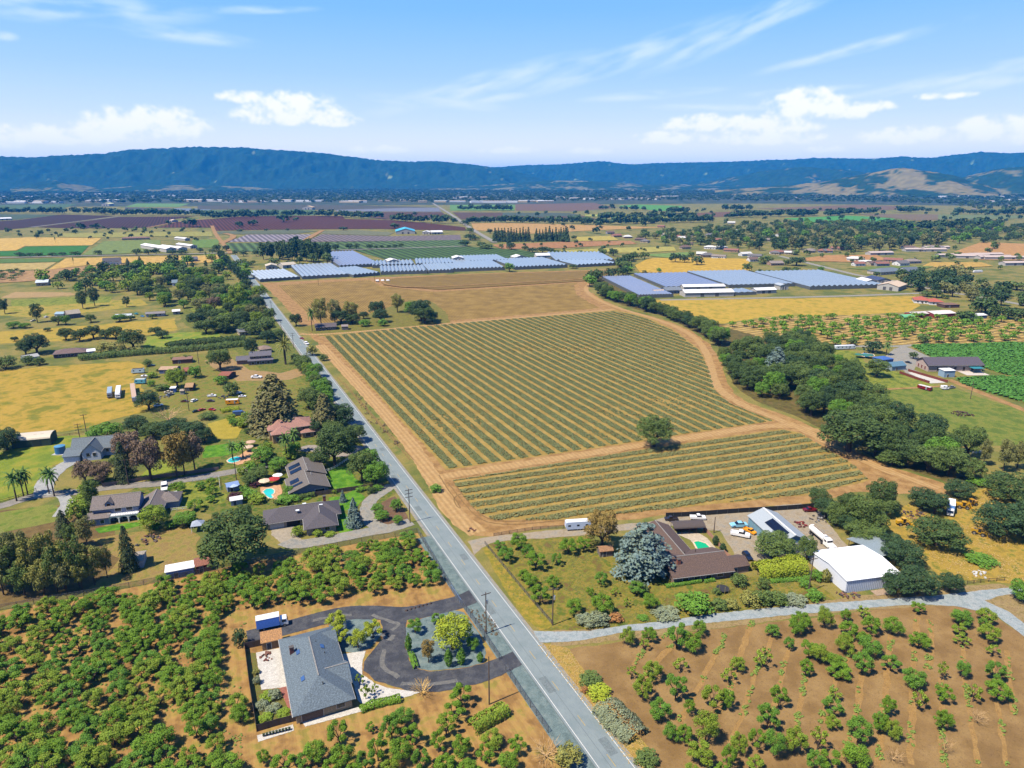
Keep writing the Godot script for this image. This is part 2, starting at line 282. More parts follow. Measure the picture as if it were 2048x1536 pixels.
	sheet("lawn", "patchy grass of the fenced fruit-tree yard", [-9.5, -199.9, -2.3, -201.8, 23.7, -205.1, 29.1, -200.9, 48.2, -190, 69.1, -181.5, 91.1, -176.2, 92.6, -169.2, 81.4, -166.8, 51.7, -161.3, 28.9, -156.5, 11.4, -154.8, 6.8, -155.6, -0.6, -172.1, -7.8, -191.2], 1.3, grass_mix(), 0.7)
	sheet("pasture", "golden rough pasture beside the road verge", [-10.1, -198.6, -6.3, -196.7, 11.3, -156.9, 7.4, -154.8, 3.5, -159.9, -2, -173.7], 1.8, soil("verge_gold", [c8(172, 140, 66), c8(150, 134, 54), c8(130, 124, 46)], 18.0), 0.5)
	sheet("yard", "gravel work yard behind the brown house", [-14.8, -201.8, -6.6, -205.1, 18.2, -209.9, 48.3, -214.9, 57.4, -220.1, 75, -222.4, 106.7, -229.6, 111.1, -222.4, 109.8, -208.6, 109.7, -196.7, 110.6, -191.2, 104.1, -188.3, 91.7, -192.4, 80.3, -187.1, 71.2, -193, 71, -208.6, 56.4, -212.1, 38.5, -208.6, 17.8, -204.5, -5.6, -201.2, -10.1, -197.4, -11.8, -193], 2, soil("yard_gravel", [g8(150, 136, 114), g8(166, 152, 130), g8(150, 144, 132)], 22.0), 0.7)
	sheet("pasture", "golden weedy field with parked machinery", [129.6, -216.4, 150.7, -232, 180.7, -240.6, 214.6, -249.7, 238.7, -232, 186.4, -173.7, 151.4, -176.2, 139.1, -177.3, 129.8, -181.5, 130.4, -196.1], 1.3, soil("machine_field", [c8(150, 128, 60), c8(172, 140, 66), c8(184, 150, 76), c8(130, 124, 52)], 40.0), 1.5)
	sheet("ground", "bare ground along the gravel lane", [10.8, -154.8, 27.5, -156, 54.4, -161.3, 84.4, -167.3, 103.3, -171.2, 133.6, -175.7, 144.7, -176.7, 149.5, -171.2, 139.5, -157.3, 133.8, -162.8, 126.3, -166.3, 93.9, -163.5, 49.9, -154.8, 9.7, -147.9], 1.5, soil("lane_side", [c8(150, 124, 96), c8(166, 140, 110), c8(140, 118, 82)], 18.0), 0.5)
	sheet("lawn", "wide mown lawn with a brush pile", [209.1, -365.8, 222.4, -373.4, 233.5, -375.4, 245.9, -374.4, 254, -375.9, 257.5, -357.1, 265.4, -334.9, 274.2, -316.9, 248.6, -284.1, 231.1, -287.1, 204.4, -284.9, 195.5, -288.7, 190.3, -304.7, 185.6, -311.5, 192.1, -331.9, 204.2, -339.9, 203, -351.6], 1.4, soil("mown", [c8(96, 112, 48), c8(110, 124, 52), c8(134, 132, 66), c8(104, 122, 46)], 60.0), 1.0)
	sheet("lawn", "bright green lawn at the edge of the oak belt", [192.1, -381.3, 205, -381.6, 202.6, -371, 196.4, -354.4, 186.6, -352.6, 180.9, -354.8, 180.7, -368.1], 2, lawn(), 0.6)
	sheet("lawn", "dry lawn around the round oak", [220.9, -469.5, 239.5, -462.2, 231.3, -431.8, 238, -413.5, 244.1, -396.5, 248.3, -378.3, 221, -373.4, 203.2, -363.9, 212.3, -396.5, 216.9, -425.5, 222.4, -451.6], 1.2, grass_green(), 1.0)
	sheet("path", "curving dirt path over the lawns", flatten(ribbon(smooth([213.7, -399.3, 206.8, -380.8, 202.5, -363.9, 209, -371, 218.1, -373.4, 233.5, -375.4, 248.3, -378.3]), 2.4)), 2.4, dirt(), 0.3)
	sheet("path", "dirt loop beside the small round tree", flatten(ribbon(smooth([191.5, -335.9, 198.6, -336.9, 202.8, -339.9, 203.6, -346.2, 203, -351.6]), 2.6)), 2.4, dirt(), 0.3)
	sheet("path", "dirt farm track beside the vineyard", flatten(ribbon([261.3, -392.5, 262.1, -379.6, 264.3, -357.1, 266.2, -334.9, 268, -316.9], 5.0)), 2.2, dirt(), 0.4)
	sheet("parking", "grey gravel lot before the winery barn", [255.7, -451.6, 270.4, -469.5, 281.1, -477.8, 282.8, -469.5, 281.8, -448.2, 281.7, -439.5, 266.3, -434.3, 252.9, -413.5, 257.3, -387.2, 245.7, -383.9, 244.2, -407.7, 249.3, -428.6, 244.5, -438.2], 2, gravel(), 0.5)
	sheet("lane", "gravel lane behind the orchard on the right", flatten(ribbon([218.9, -475.2, 255.6, -477.1, 278.9, -477.1, 293.7, -480.9], 5.0)), 1.9, gravel(), 0.3)
	sheet("field", "soil of the upper vineyard", [287.8, -480.2, 367, -488.8, 396.1, -484.8, 330.9, -399.3, 301.9, -401.5, 298.4, -425.5, 305.8, -438.2, 283.3, -440.8], 1.3, soil("vine_soil", [c8(96, 104, 44), c8(116, 112, 54)], 30.0), 0.4)
	sheet("field", "soil of the lower vineyard", [267.2, -396, 300.4, -399.3, 330, -398.2, 276.5, -328, 273.2, -345.8, 262.6, -380.3], 1.3, soil("vine_soil", [], 30.0), 0.4)

	# left side
	sheet("pasture", "broad golden pasture with parked vans", [-337.8, -393.8, -321.5, -412.9, -296.3, -422.4, -275.9, -428.6, -251.2, -435.6, -232.1, -422.4, -229.6, -396.5, -213.4, -378.3, -187, -344.1, -187.2, -333.9, -195.9, -326.1, -204.5, -309.8, -217.1, -303, -239.6, -298.9, -258.6, -293.3], 1, grass_gold(), 2.0)
	sheet("pasture", "golden strip pasture behind the oak row", [-425.8, -505.3, -402.2, -525.2, -356.4, -546.6, -290.1, -578.9, -265.5, -532.1, -278.6, -514, -316.6, -496.9, -373.2, -484.8, -397.5, -469.5], 1, soil("gold_strip", [c8(168, 142, 62), c8(186, 154, 70), c8(150, 136, 54)], 90.0), 2.0)
	sheet("pasture", "pasture strip with a lone conifer", [-510.3, -612.5, -480.8, -634.6, -421.6, -656.9, -371.8, -680, -347.4, -644.6, -374.1, -612.5, -408.1, -583.3, -450, -591.8, -478.6, -572.3], 1, soil("gold_strip2", [c8(150, 140, 64), c8(180, 152, 74), c8(128, 130, 52)], 90.0), 2.0)
	sheet("pasture", "green strip beyond the conifer pasture", [-498.2, -672.6, -445.2, -691.4, -409.1, -695.3, -390.9, -658.3, -418.2, -651.4, -470.4, -636.6], 1.5, grass_green(), 2.0)
	sheet("field", "bare tan paddock on the left", [-516.1, -683.8, -528.7, -723.5, -467.6, -719.4, -448.1, -704.7, -480.8, -687.6], 1.6, soil("paddock", [c8(170, 138, 104), c8(182, 150, 116)], 60.0), 1.5)
	sheet("pasture", "green meadow beside the long hedge", [-277.2, -507.5, -259.7, -522.9, -228.8, -523.8, -218.2, -496.9, -240.2, -488.8, -253.3, -464, -258.5, -462.2], 1.4, soil("green_meadow", [c8(110, 136, 48), c8(136, 146, 58), c8(156, 150, 66)], 60.0), 1.5)
	sheet("yard", "grassy yard of the salvage farm", [-251.8, -438.2, -214.4, -455.1, -194.5, -465.9, -154.8, -407.7, -128.2, -396.5, -112.2, -366.2, -115.4, -331.9, -133.3, -328, -179.7, -331.9, -214.2, -375.9, -230.6, -419.4], 1.2, soil("salvage", [c8(108, 118, 52), c8(130, 128, 60), c8(142, 122, 70), c8(104, 112, 48)], 40.0), 1.5)
	sheet("ground", "bare dirt beside the grey two-storey house", [-203.7, -438.2, -187.5, -441.5, -164.7, -413.5, -142.7, -406.2, -135, -419.4, -126.8, -402, -134.1, -391.2, -163, -388.5, -190.8, -419.4], 1.7, soil("bare", [c8(160, 128, 96), c8(172, 140, 108)], 22.0), 1.0)
	sheet("lawn", "mixed green garden ground of the roadside homes", [-150.5, -352.6, -149.8, -425.5, -117.7, -391.2, -81.5, -313.3, -56, -262.1, -42.9, -238.4, -54.3, -220.1, -78.3, -205.8, -107.9, -220.1, -129.8, -232, -148.2, -238.4, -138.9, -293.3], 0.8, soil("homes", [c8(84, 104, 42), c8(112, 116, 52), c8(130, 120, 66), c8(76, 100, 36)], 30.0), 2.0)
	sheet("lawn", "green ground under the thick roadside stand", [-282.7, -572.3, -333.3, -703.1, -260.9, -703.1, -157, -480.9, -127, -413.5, -144, -407.7, -186, -419.4, -218.5, -480.9], 0.7, soil("homes", []), 2.0)
	sheet("pasture", "small golden paddock behind the red-tiled villa", [-149.4, -315.1, -143.7, -322.4, -137.7, -326.1, -130.3, -313.3, -127.5, -294.9, -136.1, -294.9, -143.8, -304.7], 1.9, soil("paddock2", [c8(166, 146, 56), c8(180, 156, 68)], 40.0), 0.8)
	sheet("lawn", "lime green pasture around the blue tank", [-234.8, -270, -224.8, -278.3, -212.8, -297.3, -199.1, -299.7, -192.3, -290.2, -190.5, -279.8, -186.7, -270, -192.4, -264.6, -188.8, -249.7, -182.2, -238.4, -190.4, -230.5, -199.3, -224], 1.3, soil("lime", [c8(112, 130, 46), c8(132, 142, 50), c8(156, 148, 60)], 60.0), 1.2)
	sheet("lawn", "mown grass below the private lane", [-192.1, -214.6, -184.3, -222, -177.3, -225, -169.4, -228.9, -164.8, -225.9, -161.5, -220.1, -160.2, -214.6, -173.6, -207.1, -182.8, -202.5], 1.3, soil("lime2", [c8(116, 124, 58), c8(136, 136, 70), c8(100, 122, 44)], 50.0), 1.0)
	sheet("ground", "dry grass clearing with the stacked junk", [-140, -203.3, -131.2, -207.1, -112.2, -211.9, -104.9, -205, -102.6, -196.1, -96.1, -188.6, -105.8, -183.6, -107.8, -176.2, -124.4, -174.3, -122.7, -184.3, -124.4, -191.5], 1.2, soil("clearing2", [c8(146, 118, 82), c8(158, 134, 84), c8(132, 124, 64)], 26.0), 0.9)
	sheet("ground", "shaded leaf litter under the eucalyptus grove", [-215.5, -216.4, -166.5, -227.9, -135.8, -209.2, -118.8, -187.1, -116.7, -177.5, -143.5, -165.2, -164.8, -157.3], 1.1, soil("litter2", [c8(110, 88, 60), c8(128, 104, 70)], 26.0), 1.0)
	sheet("lawn", "green lawn before the blue-grey villa", [-143.2, -210.1, -138.6, -212.8, -130.7, -215, -128.4, -212.3, -134.1, -209.2, -140.1, -207.1], 2, lawn(), 0.4)
	sheet("lawn", "grassy garden with fruit trees beside the villa", [-130.5, -238.4, -129.4, -247.4, -117.5, -249.7, -112.3, -239.5, -108.1, -236.2, -106.5, -230, -118.2, -225, -123.6, -225], 1.8, grass_green(), 0.6)
	sheet("lawn", "bright lawn beside the solar-roofed house", [-75.7, -255.8, -73.7, -262.1, -67.5, -263.3, -63.7, -252.1, -58.4, -246.2, -58.4, -244, -68.3, -240.6, -74.6, -249.7], 2, lawn(), 0.4)
	sheet("lawn", "bright lawn between the blue spruces", [-69.3, -234.1, -65.1, -235.2, -60.6, -240.6, -55.4, -234.1, -56.9, -225.9, -59.7, -224, -63.5, -221.1, -66.6, -227.9], 2, lawn(), 0.4)
	sheet("lawn", "lawn in front of the slate-grey ranch house", [-63.3, -220.1, -60.1, -222, -56.2, -214.6, -53.9, -211.9, -54.4, -208.4, -58.1, -206.2, -60.6, -211], 2, lawn(), 0.4)
	sheet("lawn", "clipped lawn strip beside the road", [-95.2, -341, -91.5, -342, -84.2, -326.1, -83.7, -321.4, -87.2, -321.4, -92.8, -333.9], 2, soil("clover", [c8(52, 110, 30), c8(66, 124, 36)], 20.0), 0.2)
	sheet("lawn", "lawn beside the kidney pool of the villa", [-135.9, -278.3, -137.4, -285.6, -125.5, -289.9, -120, -285.6, -120.5, -278.3, -125.4, -274.1, -133.1, -272], 2, lawn(), 0.4)
	sheet("lawn", "lawn under the purple-leaved trees", [-150.1, -252.1, -151.5, -270, -144.4, -268.6, -138.4, -257, -144.2, -253.3], 1.8, soil("lime3", [c8(124, 140, 50), c8(150, 152, 60)], 30.0), 0.6)
	sheet("ground", "mulched island with small trees", [-50.4, -218.2, -49.1, -227.9, -46.3, -233.1, -44.3, -235.2, -40, -225.9, -37.2, -219.2, -35.8, -215.5, -39.7, -212.3, -43.2, -212.8, -47.6, -215.5], 3, soil("mulch", [c8(112, 84, 74), c8(126, 98, 84)], 14.0), 0.3)
	sheet("lawn", "dry lawn of the roadside lots", [-317.8, -703.1, -277.2, -719.4, -228.7, -618.7, -199, -551.5, -257.2, -572.3, -295.1, -618.7], 1.2, grass_green(), 1.2)

# ---------------------------------------------------------------- roads, drives and their paint
func roads() -> void:
	var a := Vector2(21.2, -111.0)
	var d := Vector2(-sin(TURN), -cos(TURN))
	var s := Vector2(d.y, -d.x) * -1.0
	var at := func(along: float, across: float) -> Vector2: return a + d * along + s * across
	var strip := func(called: String, label: String, u0: float, u1: float, w0: float, w1: float, layer: float, mat: Material) -> void:
		var f := []
		for k in 13:
			var p: Vector2 = at.call(lerpf(u0, u1, k / 12.0), w0)
			f.append(p.x); f.append(p.y)
		for k in 13:
			var p: Vector2 = at.call(lerpf(u1, u0, k / 12.0), w1)
			f.append(p.x); f.append(p.y)
		sheet(called, label, f, layer, mat)
	strip.call("verge", "gravelly blue-grey shoulder along the chain-link fence", -80.0, 106.0, -8.6, -3.9, 2.4, blue_gravel())
	strip.call("verge", "thin pale gravel edge along the road", -80.0, 1080.0, 3.4, 4.6, 2.2, gravel())
	strip.call("verge", "pale gravel edge on the houses' side", 104.0, 1080.0, -5.0, -3.5, 2.2, gravel())
	strip.call("road", "straight two-lane county road", -90.0, 1086.0, -3.85, 3.75, 4.0, asphalt())
	var white := flat(0.80, 0.80, 0.78, 0.7, 0.0, 0.35, 0.6)
	var yellow := flat(0.66, 0.58, 0.36, 0.7, 0.0, 0.4, 0.6)
	strip.call("road_marking", "white edge line beside the shoulder", -90.0, 1080.0, -3.36, -3.2, 4.8, white)
	strip.call("road_marking", "white edge line beside the fields", -90.0, 1080.0, 3.2, 3.36, 4.8, white)
	for k in 40:
		strip.call("road_marking", "faded yellow centre dash of the road", -60.0 + k * 12.0, -56.6 + k * 12.0, -0.09, 0.09, 4.8, yellow)
	var seal := flat(0.30, 0.34, 0.36, 0.8, 0.0, 0.3, 0.6)
	strip.call("road_marking", "dark tar seam along the lane", -90.0, 420.0, -1.0, -0.92, 4.6, seal)
	strip.call("road_marking", "dark tar seam beside the shoulder line", -90.0, 300.0, -3.98, -3.88, 4.6, seal)
	for k in 9:
		var u := -40.0 + k * 31.0 + rng.randf() * 12.0
		strip.call("road_patch", "darker repair patch on the county road", u, u + rng.randf_range(2.0, 7.0), [-3.0, 0.4, -2.6][k % 3], [-1.2, 2.4, 2.9][k % 3] if k % 3 < 2 else -0.6, 4.3, soil("patch", [g8(116, 128, 130), g8(121, 132, 134)], 12.0))
	lane("road", "cross road before the white barns", [-842.7, -1015, -775.8, -1045, -677.1, -1070, -570.1, -1088, -458.5, -1114], 9.0, 3.0, gravel())
	lane("road", "second county road running to the town", [-387.2, -3458, -298.1, -2916, -195.7, -2310, -101.9, -1694, -31.9, -1302], 11.0, 3.0, gravel())
	lane("path", "dirt track continuing the county road", [-449.9, -1106, -533.9, -1282, -634.7, -1493, -766.4, -1786], 8.0, 3.0, dirt())
	lane("path", "dirt track across the plowed fields", [-1187, -1721, -1213, -1921, -1247, -2232], 10.0, 3.0, gravel())
	lane("path", "dirt track through the red plowed field", [-893.2, -1712, -934, -1955, -919, -2065, -899.1, -2105], 8.0, 3.0, dirt())
	lane("path", "field track beside the grey plastic", [-539.2, -1287, -561.7, -1398, -590, -1477, -629.4, -1528], 12.0, 3.0, dirt())
	lane("path", "diagonal track between the plastic fields", [-398.1, -1324, -427.4, -1521, -440.8, -1623], 12.0, 3.0, dirt())
	lane("path", "farm track behind the green crop field", [-316, -1154, -263.4, -1171, -176.2, -1197, -79.2, -1233], 9.0, 3.0, gravel())
	lane("path", "tan track dividing the fallow fields", [-155.7, -825.4, -147.3, -772.7, -105.9, -743.4, -36.2, -772.7, 80.4, -808.5, 99.1, -843.1], 3.6, 2.6, dirt())
	lane("road", "lane behind the golden meadow", [146.9, -672.6, 229.1, -681.5, 346.9, -696.8, 435, -716.1], 7.0, 3.0, gravel())
	lane("road", "country road on the right edge", [417.9, -1077, 425.1, -949, 430.8, -847.6, 450.9, -804.4, 457.6, -736.3, 476.2, -690.6, 489.8, -639.2, 500.7, -572.3], 9.0, 3.0, gravel())
	lane("lane", "private paved lane past the purple trees", [-197.1, -224, -187.5, -226.4, -184, -232, -179.4, -236.2, -164.4, -238.9, -158.8, -242.6, -147, -245.1, -138.2, -246.2, -129.7, -250.3, -117.2, -256.4, -106.5, -261.8, -99.9, -266], 5.6, 3.0, soil("lane_paved", [g8(134, 130, 124), g8(150, 144, 136)], 20.0), 0.2)
	lane("drive", "pale gravel drive to the white gabled house", [-177.2, -235.2, -183.7, -245.1, -187.2, -255.8, -187.9, -263.3, -186.7, -270, -185.2, -272.7], 6.5, 3.1, soil("pale_drive", [g8(158, 160, 160), g8(172, 172, 168)], 20.0), 0.5)
	lane("drive", "drive spur beside the villa", [-170.8, -236.2, -165, -230, -163.2, -225, -161.4, -219.2], 4.0, 3.05, soil("pale_drive", []), 0.4)
	lane("drive", "curved gravel drive of the ranch house", [-35.3, -215, -41.9, -210.1, -49.9, -207.5, -57.6, -204.1, -65.1, -200.9, -72, -199.3, -75.2, -201.7], 5.6, 3.2, gravel(), 0.3)
	lane("drive", "upper arm of the curved drive", [-46.9, -245.1, -50.1, -238.4, -53.1, -232, -52.9, -224, -50.7, -216.4, -46.9, -211.9, -42.7, -210.1], 5.2, 3.1, gravel(), 0.3)
	sheet("drive", "concrete turning area before the garage", [-82.7, -211, -78.6, -212.3, -75.5, -211.9, -72.8, -205.8, -69.7, -202.5, -68, -199.7, -74.1, -198.1, -76.6, -200.9, -81.2, -205.8], 3, soil("concrete", [g8(156, 146, 128), g8(172, 160, 140)], 14.0), 0.2)
	lane("drive", "drive of the red-tiled villa", [-68.3, -285.6, -71.6, -275.5, -78.4, -276.9, -83.4, -279, -90.8, -285.6, -93, -279.8], 6.0, 3.0, soil("pavers", [g8(150, 142, 134), g8(162, 152, 142)], 14.0), 0.2)
	# gravel lane on the right
	sheet("lane", "pale blue-grey gravel lane between orchard and shrubs", [5.6, -154.8, 12.7, -154.4, 20.7, -154.8, 30.4, -157.1, 40.8, -158.8, 55.5, -162.2, 66.3, -164, 81.5, -166.3, 94.5, -167.7, 105.4, -169, 122.7, -170.9, 137, -173.4, 145.6, -174.7, 152.8, -175.7, 150.6, -172.6, 140.5, -170.7, 134.6, -168.2, 137.9, -162.8, 138.3, -158, 142.3, -147.1, 137.9, -141.5, 134.4, -152.5, 133, -161.7, 125.1, -165.6, 115.1, -166.6, 103.5, -165.4, 90.8, -163.5, 79.8, -162.2, 65, -159.9, 52.3, -158, 40.2, -155.6, 30, -154.4, 17.7, -150.7, 8.5, -149.9, 7, -150.3], 2.6, soil("lane_gravel", [g8(140, 152, 156), g8(156, 166, 168), g8(164, 170, 170)], 16.0), 0.25)
	# asphalt loop of the slate-roofed house
	lane("drive", "black asphalt drive from the upper gate", [-9.9, -171.7, -14.4, -167.7, -22.2, -164.5, -29.2, -161.9, -37.7, -162.8, -46.1, -162.8, -52.6, -159.9, -58.5, -156.9, -64.4, -154.3, -69.3, -151.9], 6.2, 3.0, black_top(), 0.15)
	sheet("drive", "wide black asphalt court curving around the gravel island", [-36.1, -159.9, -29.1, -161.1, -28.2, -155.6, -27.7, -148.9, -25.4, -142.7, -23.2, -140.2, -19.7, -139.2, -11.8, -140.2, -7, -142, -1.7, -145.1, 1.5, -147.2, 4.6, -143.2, -2.5, -137.8, -7.4, -135.2, -12.8, -133.3, -17.1, -132.1, -23.7, -132.5, -28.4, -134.2, -32.9, -136.1, -36.2, -139.5, -36.8, -142.7, -35.3, -147, -33.6, -151.9, -34.6, -156.1], 3.3, black_top(), 0.3)
	var dust := soil("dust", [g8(104, 104, 104), g8(122, 120, 116)], 9.0)
	for f in [[-32.8, -147, -32.6, -142.7, -30.4, -139.1, -27.3, -136.9], [-26.4, -135.2, -21.6, -134.4, -17.4, -134.8, -13, -136.1], [-38.2, -161.6, -33.5, -158.8, -30, -157.7, -31.9, -155.1], [-54, -158.8, -49.1, -161.1, -44.4, -161.7], [-34.3, -153.5, -31.2, -150.9, -30.9, -153]]:
		lane("worn_patch", "pale dusty wear on the black asphalt", f, 1.1, 4.2, dust, 0.7)
	sheet("yard", "blue-grey gravel island with trees", [-28.4, -156.1, -24.8, -159.9, -16.9, -163.9, -13.3, -162.8, -8.4, -153, -6.5, -146, -7, -142.3, -11.8, -140.4, -19.8, -139.5, -23.3, -140.4, -26.4, -145.1, -27.9, -150.9], 2.7, blue_gravel(), 0.3)
	sheet("yard", "gravel island beside the slate roof", [-49.2, -157.2, -47.6, -160.5, -40.7, -160.5, -36.2, -158.3, -34.3, -153.5, -36.2, -147.9, -39, -146, -43.2, -146.5, -46.5, -151.9], 2.7, blue_gravel(), 0.3)
	var pale := soil("pale_concrete", [g8(196, 192, 184), g8(212, 208, 200)], 12.0)
	sheet("terrace", "white concrete patio behind the slate-roofed house", [-64.9, -146, -59.3, -147.9, -55.4, -139.5, -52.8, -133.9, -58.9, -132.9, -61.5, -138.7], 3.0, pale, 0.1)
	sheet("terrace", "red brick strip along the patio", [-54.9, -133.5, -52.8, -134.2, -47.9, -124.9, -49.3, -124.1, -52, -129.1], 3.0, soil("brick", [g8(150, 96, 86), g8(164, 108, 96)], 8.0), 0.1)
	sheet("yard", "white stone garden before the house front", [-43.1, -145.5, -37.2, -146.7, -37.2, -142.7, -36.4, -138.2, -32.7, -135.2, -29.2, -133.5, -26.1, -132.9, -21.3, -132.3, -23.4, -130.9, -29.8, -129.1, -33.6, -127.9, -35.4, -129.5, -39, -137.8], 2.9, pale, 0.2)
	sheet("path", "white walkway along the house end", [-46.6, -123.4, -42.7, -124.5, -33.6, -127.9, -31.5, -127.5, -34.1, -126, -39.7, -123.8, -45.3, -121.6], 3.0, pale, 0.1)
	sheet("path", "white slab with potted plants outside the fence", [-55, -119.1, -48.2, -122.3, -47.4, -120.5, -54.1, -117.4], 3.0, pale, 0.1)
	sheet("ground", "planted bed inside the board fence", [-66.2, -146, -64.9, -146, -58.9, -132.9, -54.9, -133.3, -49.2, -124.5, -55.6, -122.1], 2.0, soil("bed", [c8(120, 106, 60), c8(112, 112, 58)], 12.0), 0.2)
	# dirt roads round the crop fields, a little paler than the ploughland
	var worn := soil("worn", [c8(172, 134, 98), c8(184, 148, 112)], 20.0, furrows(0.88, 0.8), Vector2(2.0, 30.0))
	lane("path", "worn dirt road between the two crop fields", [-29, -252.1, -5, -262.1, 27.3, -274.4, 62.5, -288.4, 101.1, -303.7, 131.3, -314.7, 146.8, -305], 5.5, 3.4, worn, 0.8)
	lane("path", "worn dirt road along the oak belt", [90.1, -788.2, 77.9, -736.3, 84.8, -672.6, 99.8, -623.7, 126, -572.3, 139.8, -517.5, 135.3, -458.6, 122.8, -402, 117, -366.2, 124.3, -337.5, 139.2, -309.8, 145.3, -281.2, 154.6, -257, 165.8, -241.5], 5.0, 3.3, worn, 0.8)
	var rut := soil("rut", [c8(136, 104, 72), c8(150, 116, 82)], 12.0)
	for f in [[-29.7, -254.5, -24.3, -239.5, -20.2, -230, -18.4, -224, -21, -227.9, -22, -234.1, -19.4, -237.3], [-25.5, -247.4, -19, -232, -11.7, -216.4, -4.2, -212.8, 7.1, -213.7, 18.2, -216.4], [-23.6, -248.6, -17.1, -232, -10.5, -218.2, -3.3, -215, 7.2, -215.9, 18.4, -218.7], [-105.6, -396.5, -83.9, -352.6, -62.6, -309.8, -43.6, -270], [-99.3, -385.9, -78.8, -344.1, -59.3, -304.7, -42, -270]]:
		lane("tyre_track", "tyre track pressed into the dirt headland", f, 0.45, 3.7, rut, 0.25)
	lane("path", "dirt road below the oak grove", [-164.2, -517.5, -147.8, -514, -105, -532.1, -51.5, -557.6, 24.5, -590, 94.8, -621.2], 5.0, 3.3, worn, 0.5)
	lane("path", "dirt headland beside the county road", [-138.9, -480.9, -98.7, -399.8, -53.6, -306.4, -33.5, -257, -21.3, -220.1, -10.9, -207.2], 7.0, 3.2, worn, 0.8)

# ---------------------------------------------------------------- crops
func inside(p: PackedVector2Array, q: Vector2) -> bool:
	return Geometry2D.is_point_in_polygon(q, p)

func crop_rows(called: String, label: String, group: String, f: Array, turn: float, gap: float, lines: Array, step: float, mat: Material, size: float) -> void:
	# one object for each planted band; each line in it is a run of single plants
	var key := "plant"
	if not cache.has(key):
		var s := Shape.new()
		for i in 7:
			var q := ball()
			q.y = absf(q.y)
			s.leaf(Vector3(q.x * 0.28, 0.12 + q.y * 0.3, q.z * 0.28), (q + Vector3.UP * 0.6 + ball() * 0.4).normalized(), 0.3, i * 1.3, shade())
		cache[key] = s.mesh()
	var p := pts(f)
	var d := Vector2(-sin(turn), -cos(turn))
	var s := Vector2(-d.y, d.x)
	var lo := Vector2(1e9, 1e9); var hi := -lo
	for q in p:
		var k := Vector2(q.dot(d), q.dot(s))
		lo = lo.min(k); hi = hi.max(k)
	var across := lo.y + gap * 0.5
	var count := 0
	while across < hi.y:
		var places := PackedVector3Array()
		for l in lines:
			var along := lo.x + rng.randf() * step
			while along < hi.x:
				var q: Vector2 = d * (along + rng.randf_range(-0.12, 0.12)) + s * (across + l + rng.randf_range(-0.08, 0.08))
				if inside(p, q) and rng.randf() < 1.05 + 0.7 * noise.get_noise_2d(q.x * 1.5, q.y * 1.5):
					places.append(Vector3(q.x, rng.randf_range(0.7, 1.25), q.y))
				along += step
		if places.size() > 20:
			var mm := MultiMesh.new()
			mm.transform_format = MultiMesh.TRANSFORM_3D
			mm.mesh = cache[key]
			mm.instance_count = places.size()
			for i in places.size():
				var k := places[i].y * size
				mm.set_instance_transform(i, Transform3D(Basis(Vector3.UP, rng.randf() * TAU).scaled(Vector3(k, k, k)), Vector3(places[i].x, 0.05, places[i].z)))
			count += 1
			copies(called, label % ordinal(count), mm, mat, group)
		across += gap

func crops() -> void:
	rng.seed = 21
	var green := leaf_mat("crop", 0.105, 0.120, 0.045)
	crop_rows("crop_row", "green plant band of the big striped field, %s from the county road", "plant bands of the big striped field", [-142.9, -507, -27.3, -260.5, 16.6, -276.6, 61.2, -293.3, 100.1, -308.4, 129.3, -319, 116.3, -345.8, 115, -371, 123.8, -413.5, 130.5, -462.9, 127.9, -524.7, 113.5, -585.5, 93.3, -611.3, -10.2, -572.3, -90, -537.8], TURN, 6.3, [-1.6, -0.96, -0.32, 0.32, 0.96, 1.6], 0.62, green, 1.1)
	crop_rows("crop_row", "green plant band of the lower field, %s below the dividing dirt road", "plant bands of the lower field", [-23.7, -248.8, -13.4, -224, -6.9, -216.4, 20.4, -216.4, 55.7, -224.8, 113.6, -237.1, 142.3, -250.7, 143.2, -267.3, 135.6, -301, 128.2, -306.4, 61.4, -282.4], TURN - deg_to_rad(96.0), 6.1, [-1.5, -0.9, -0.3, 0.3, 0.9, 1.5], 0.64, leaf_mat("crop2", 0.125, 0.130, 0.050), 1.1)
	var vine := leaf_mat("vine", 0.055, 0.150, 0.022)
	crop_rows("vine_row", "leafy green vine row in the upper vineyard, %s from its back", "vine rows of the upper vineyard", [287, -478.6, 365.9, -487.2, 395.5, -484.1, 331.7, -400.4, 303.1, -402, 298.8, -425.5, 305.8, -437.6, 282.6, -439.5], TURN - deg_to_rad(106.0), 3.2, [-0.35, 0.0, 0.35], 0.9, vine, 2.6)
	crop_rows("vine_row", "leafy green vine row in the lower vineyard, %s from its back", "vine rows of the lower vineyard", [266.9, -394.4, 299.3, -397.6, 328.8, -396.5, 278, -330, 274.5, -347.5, 263.6, -380.8], TURN - deg_to_rad(106.0), 3.2, [-0.35, 0.0, 0.35], 0.9, vine, 2.6)
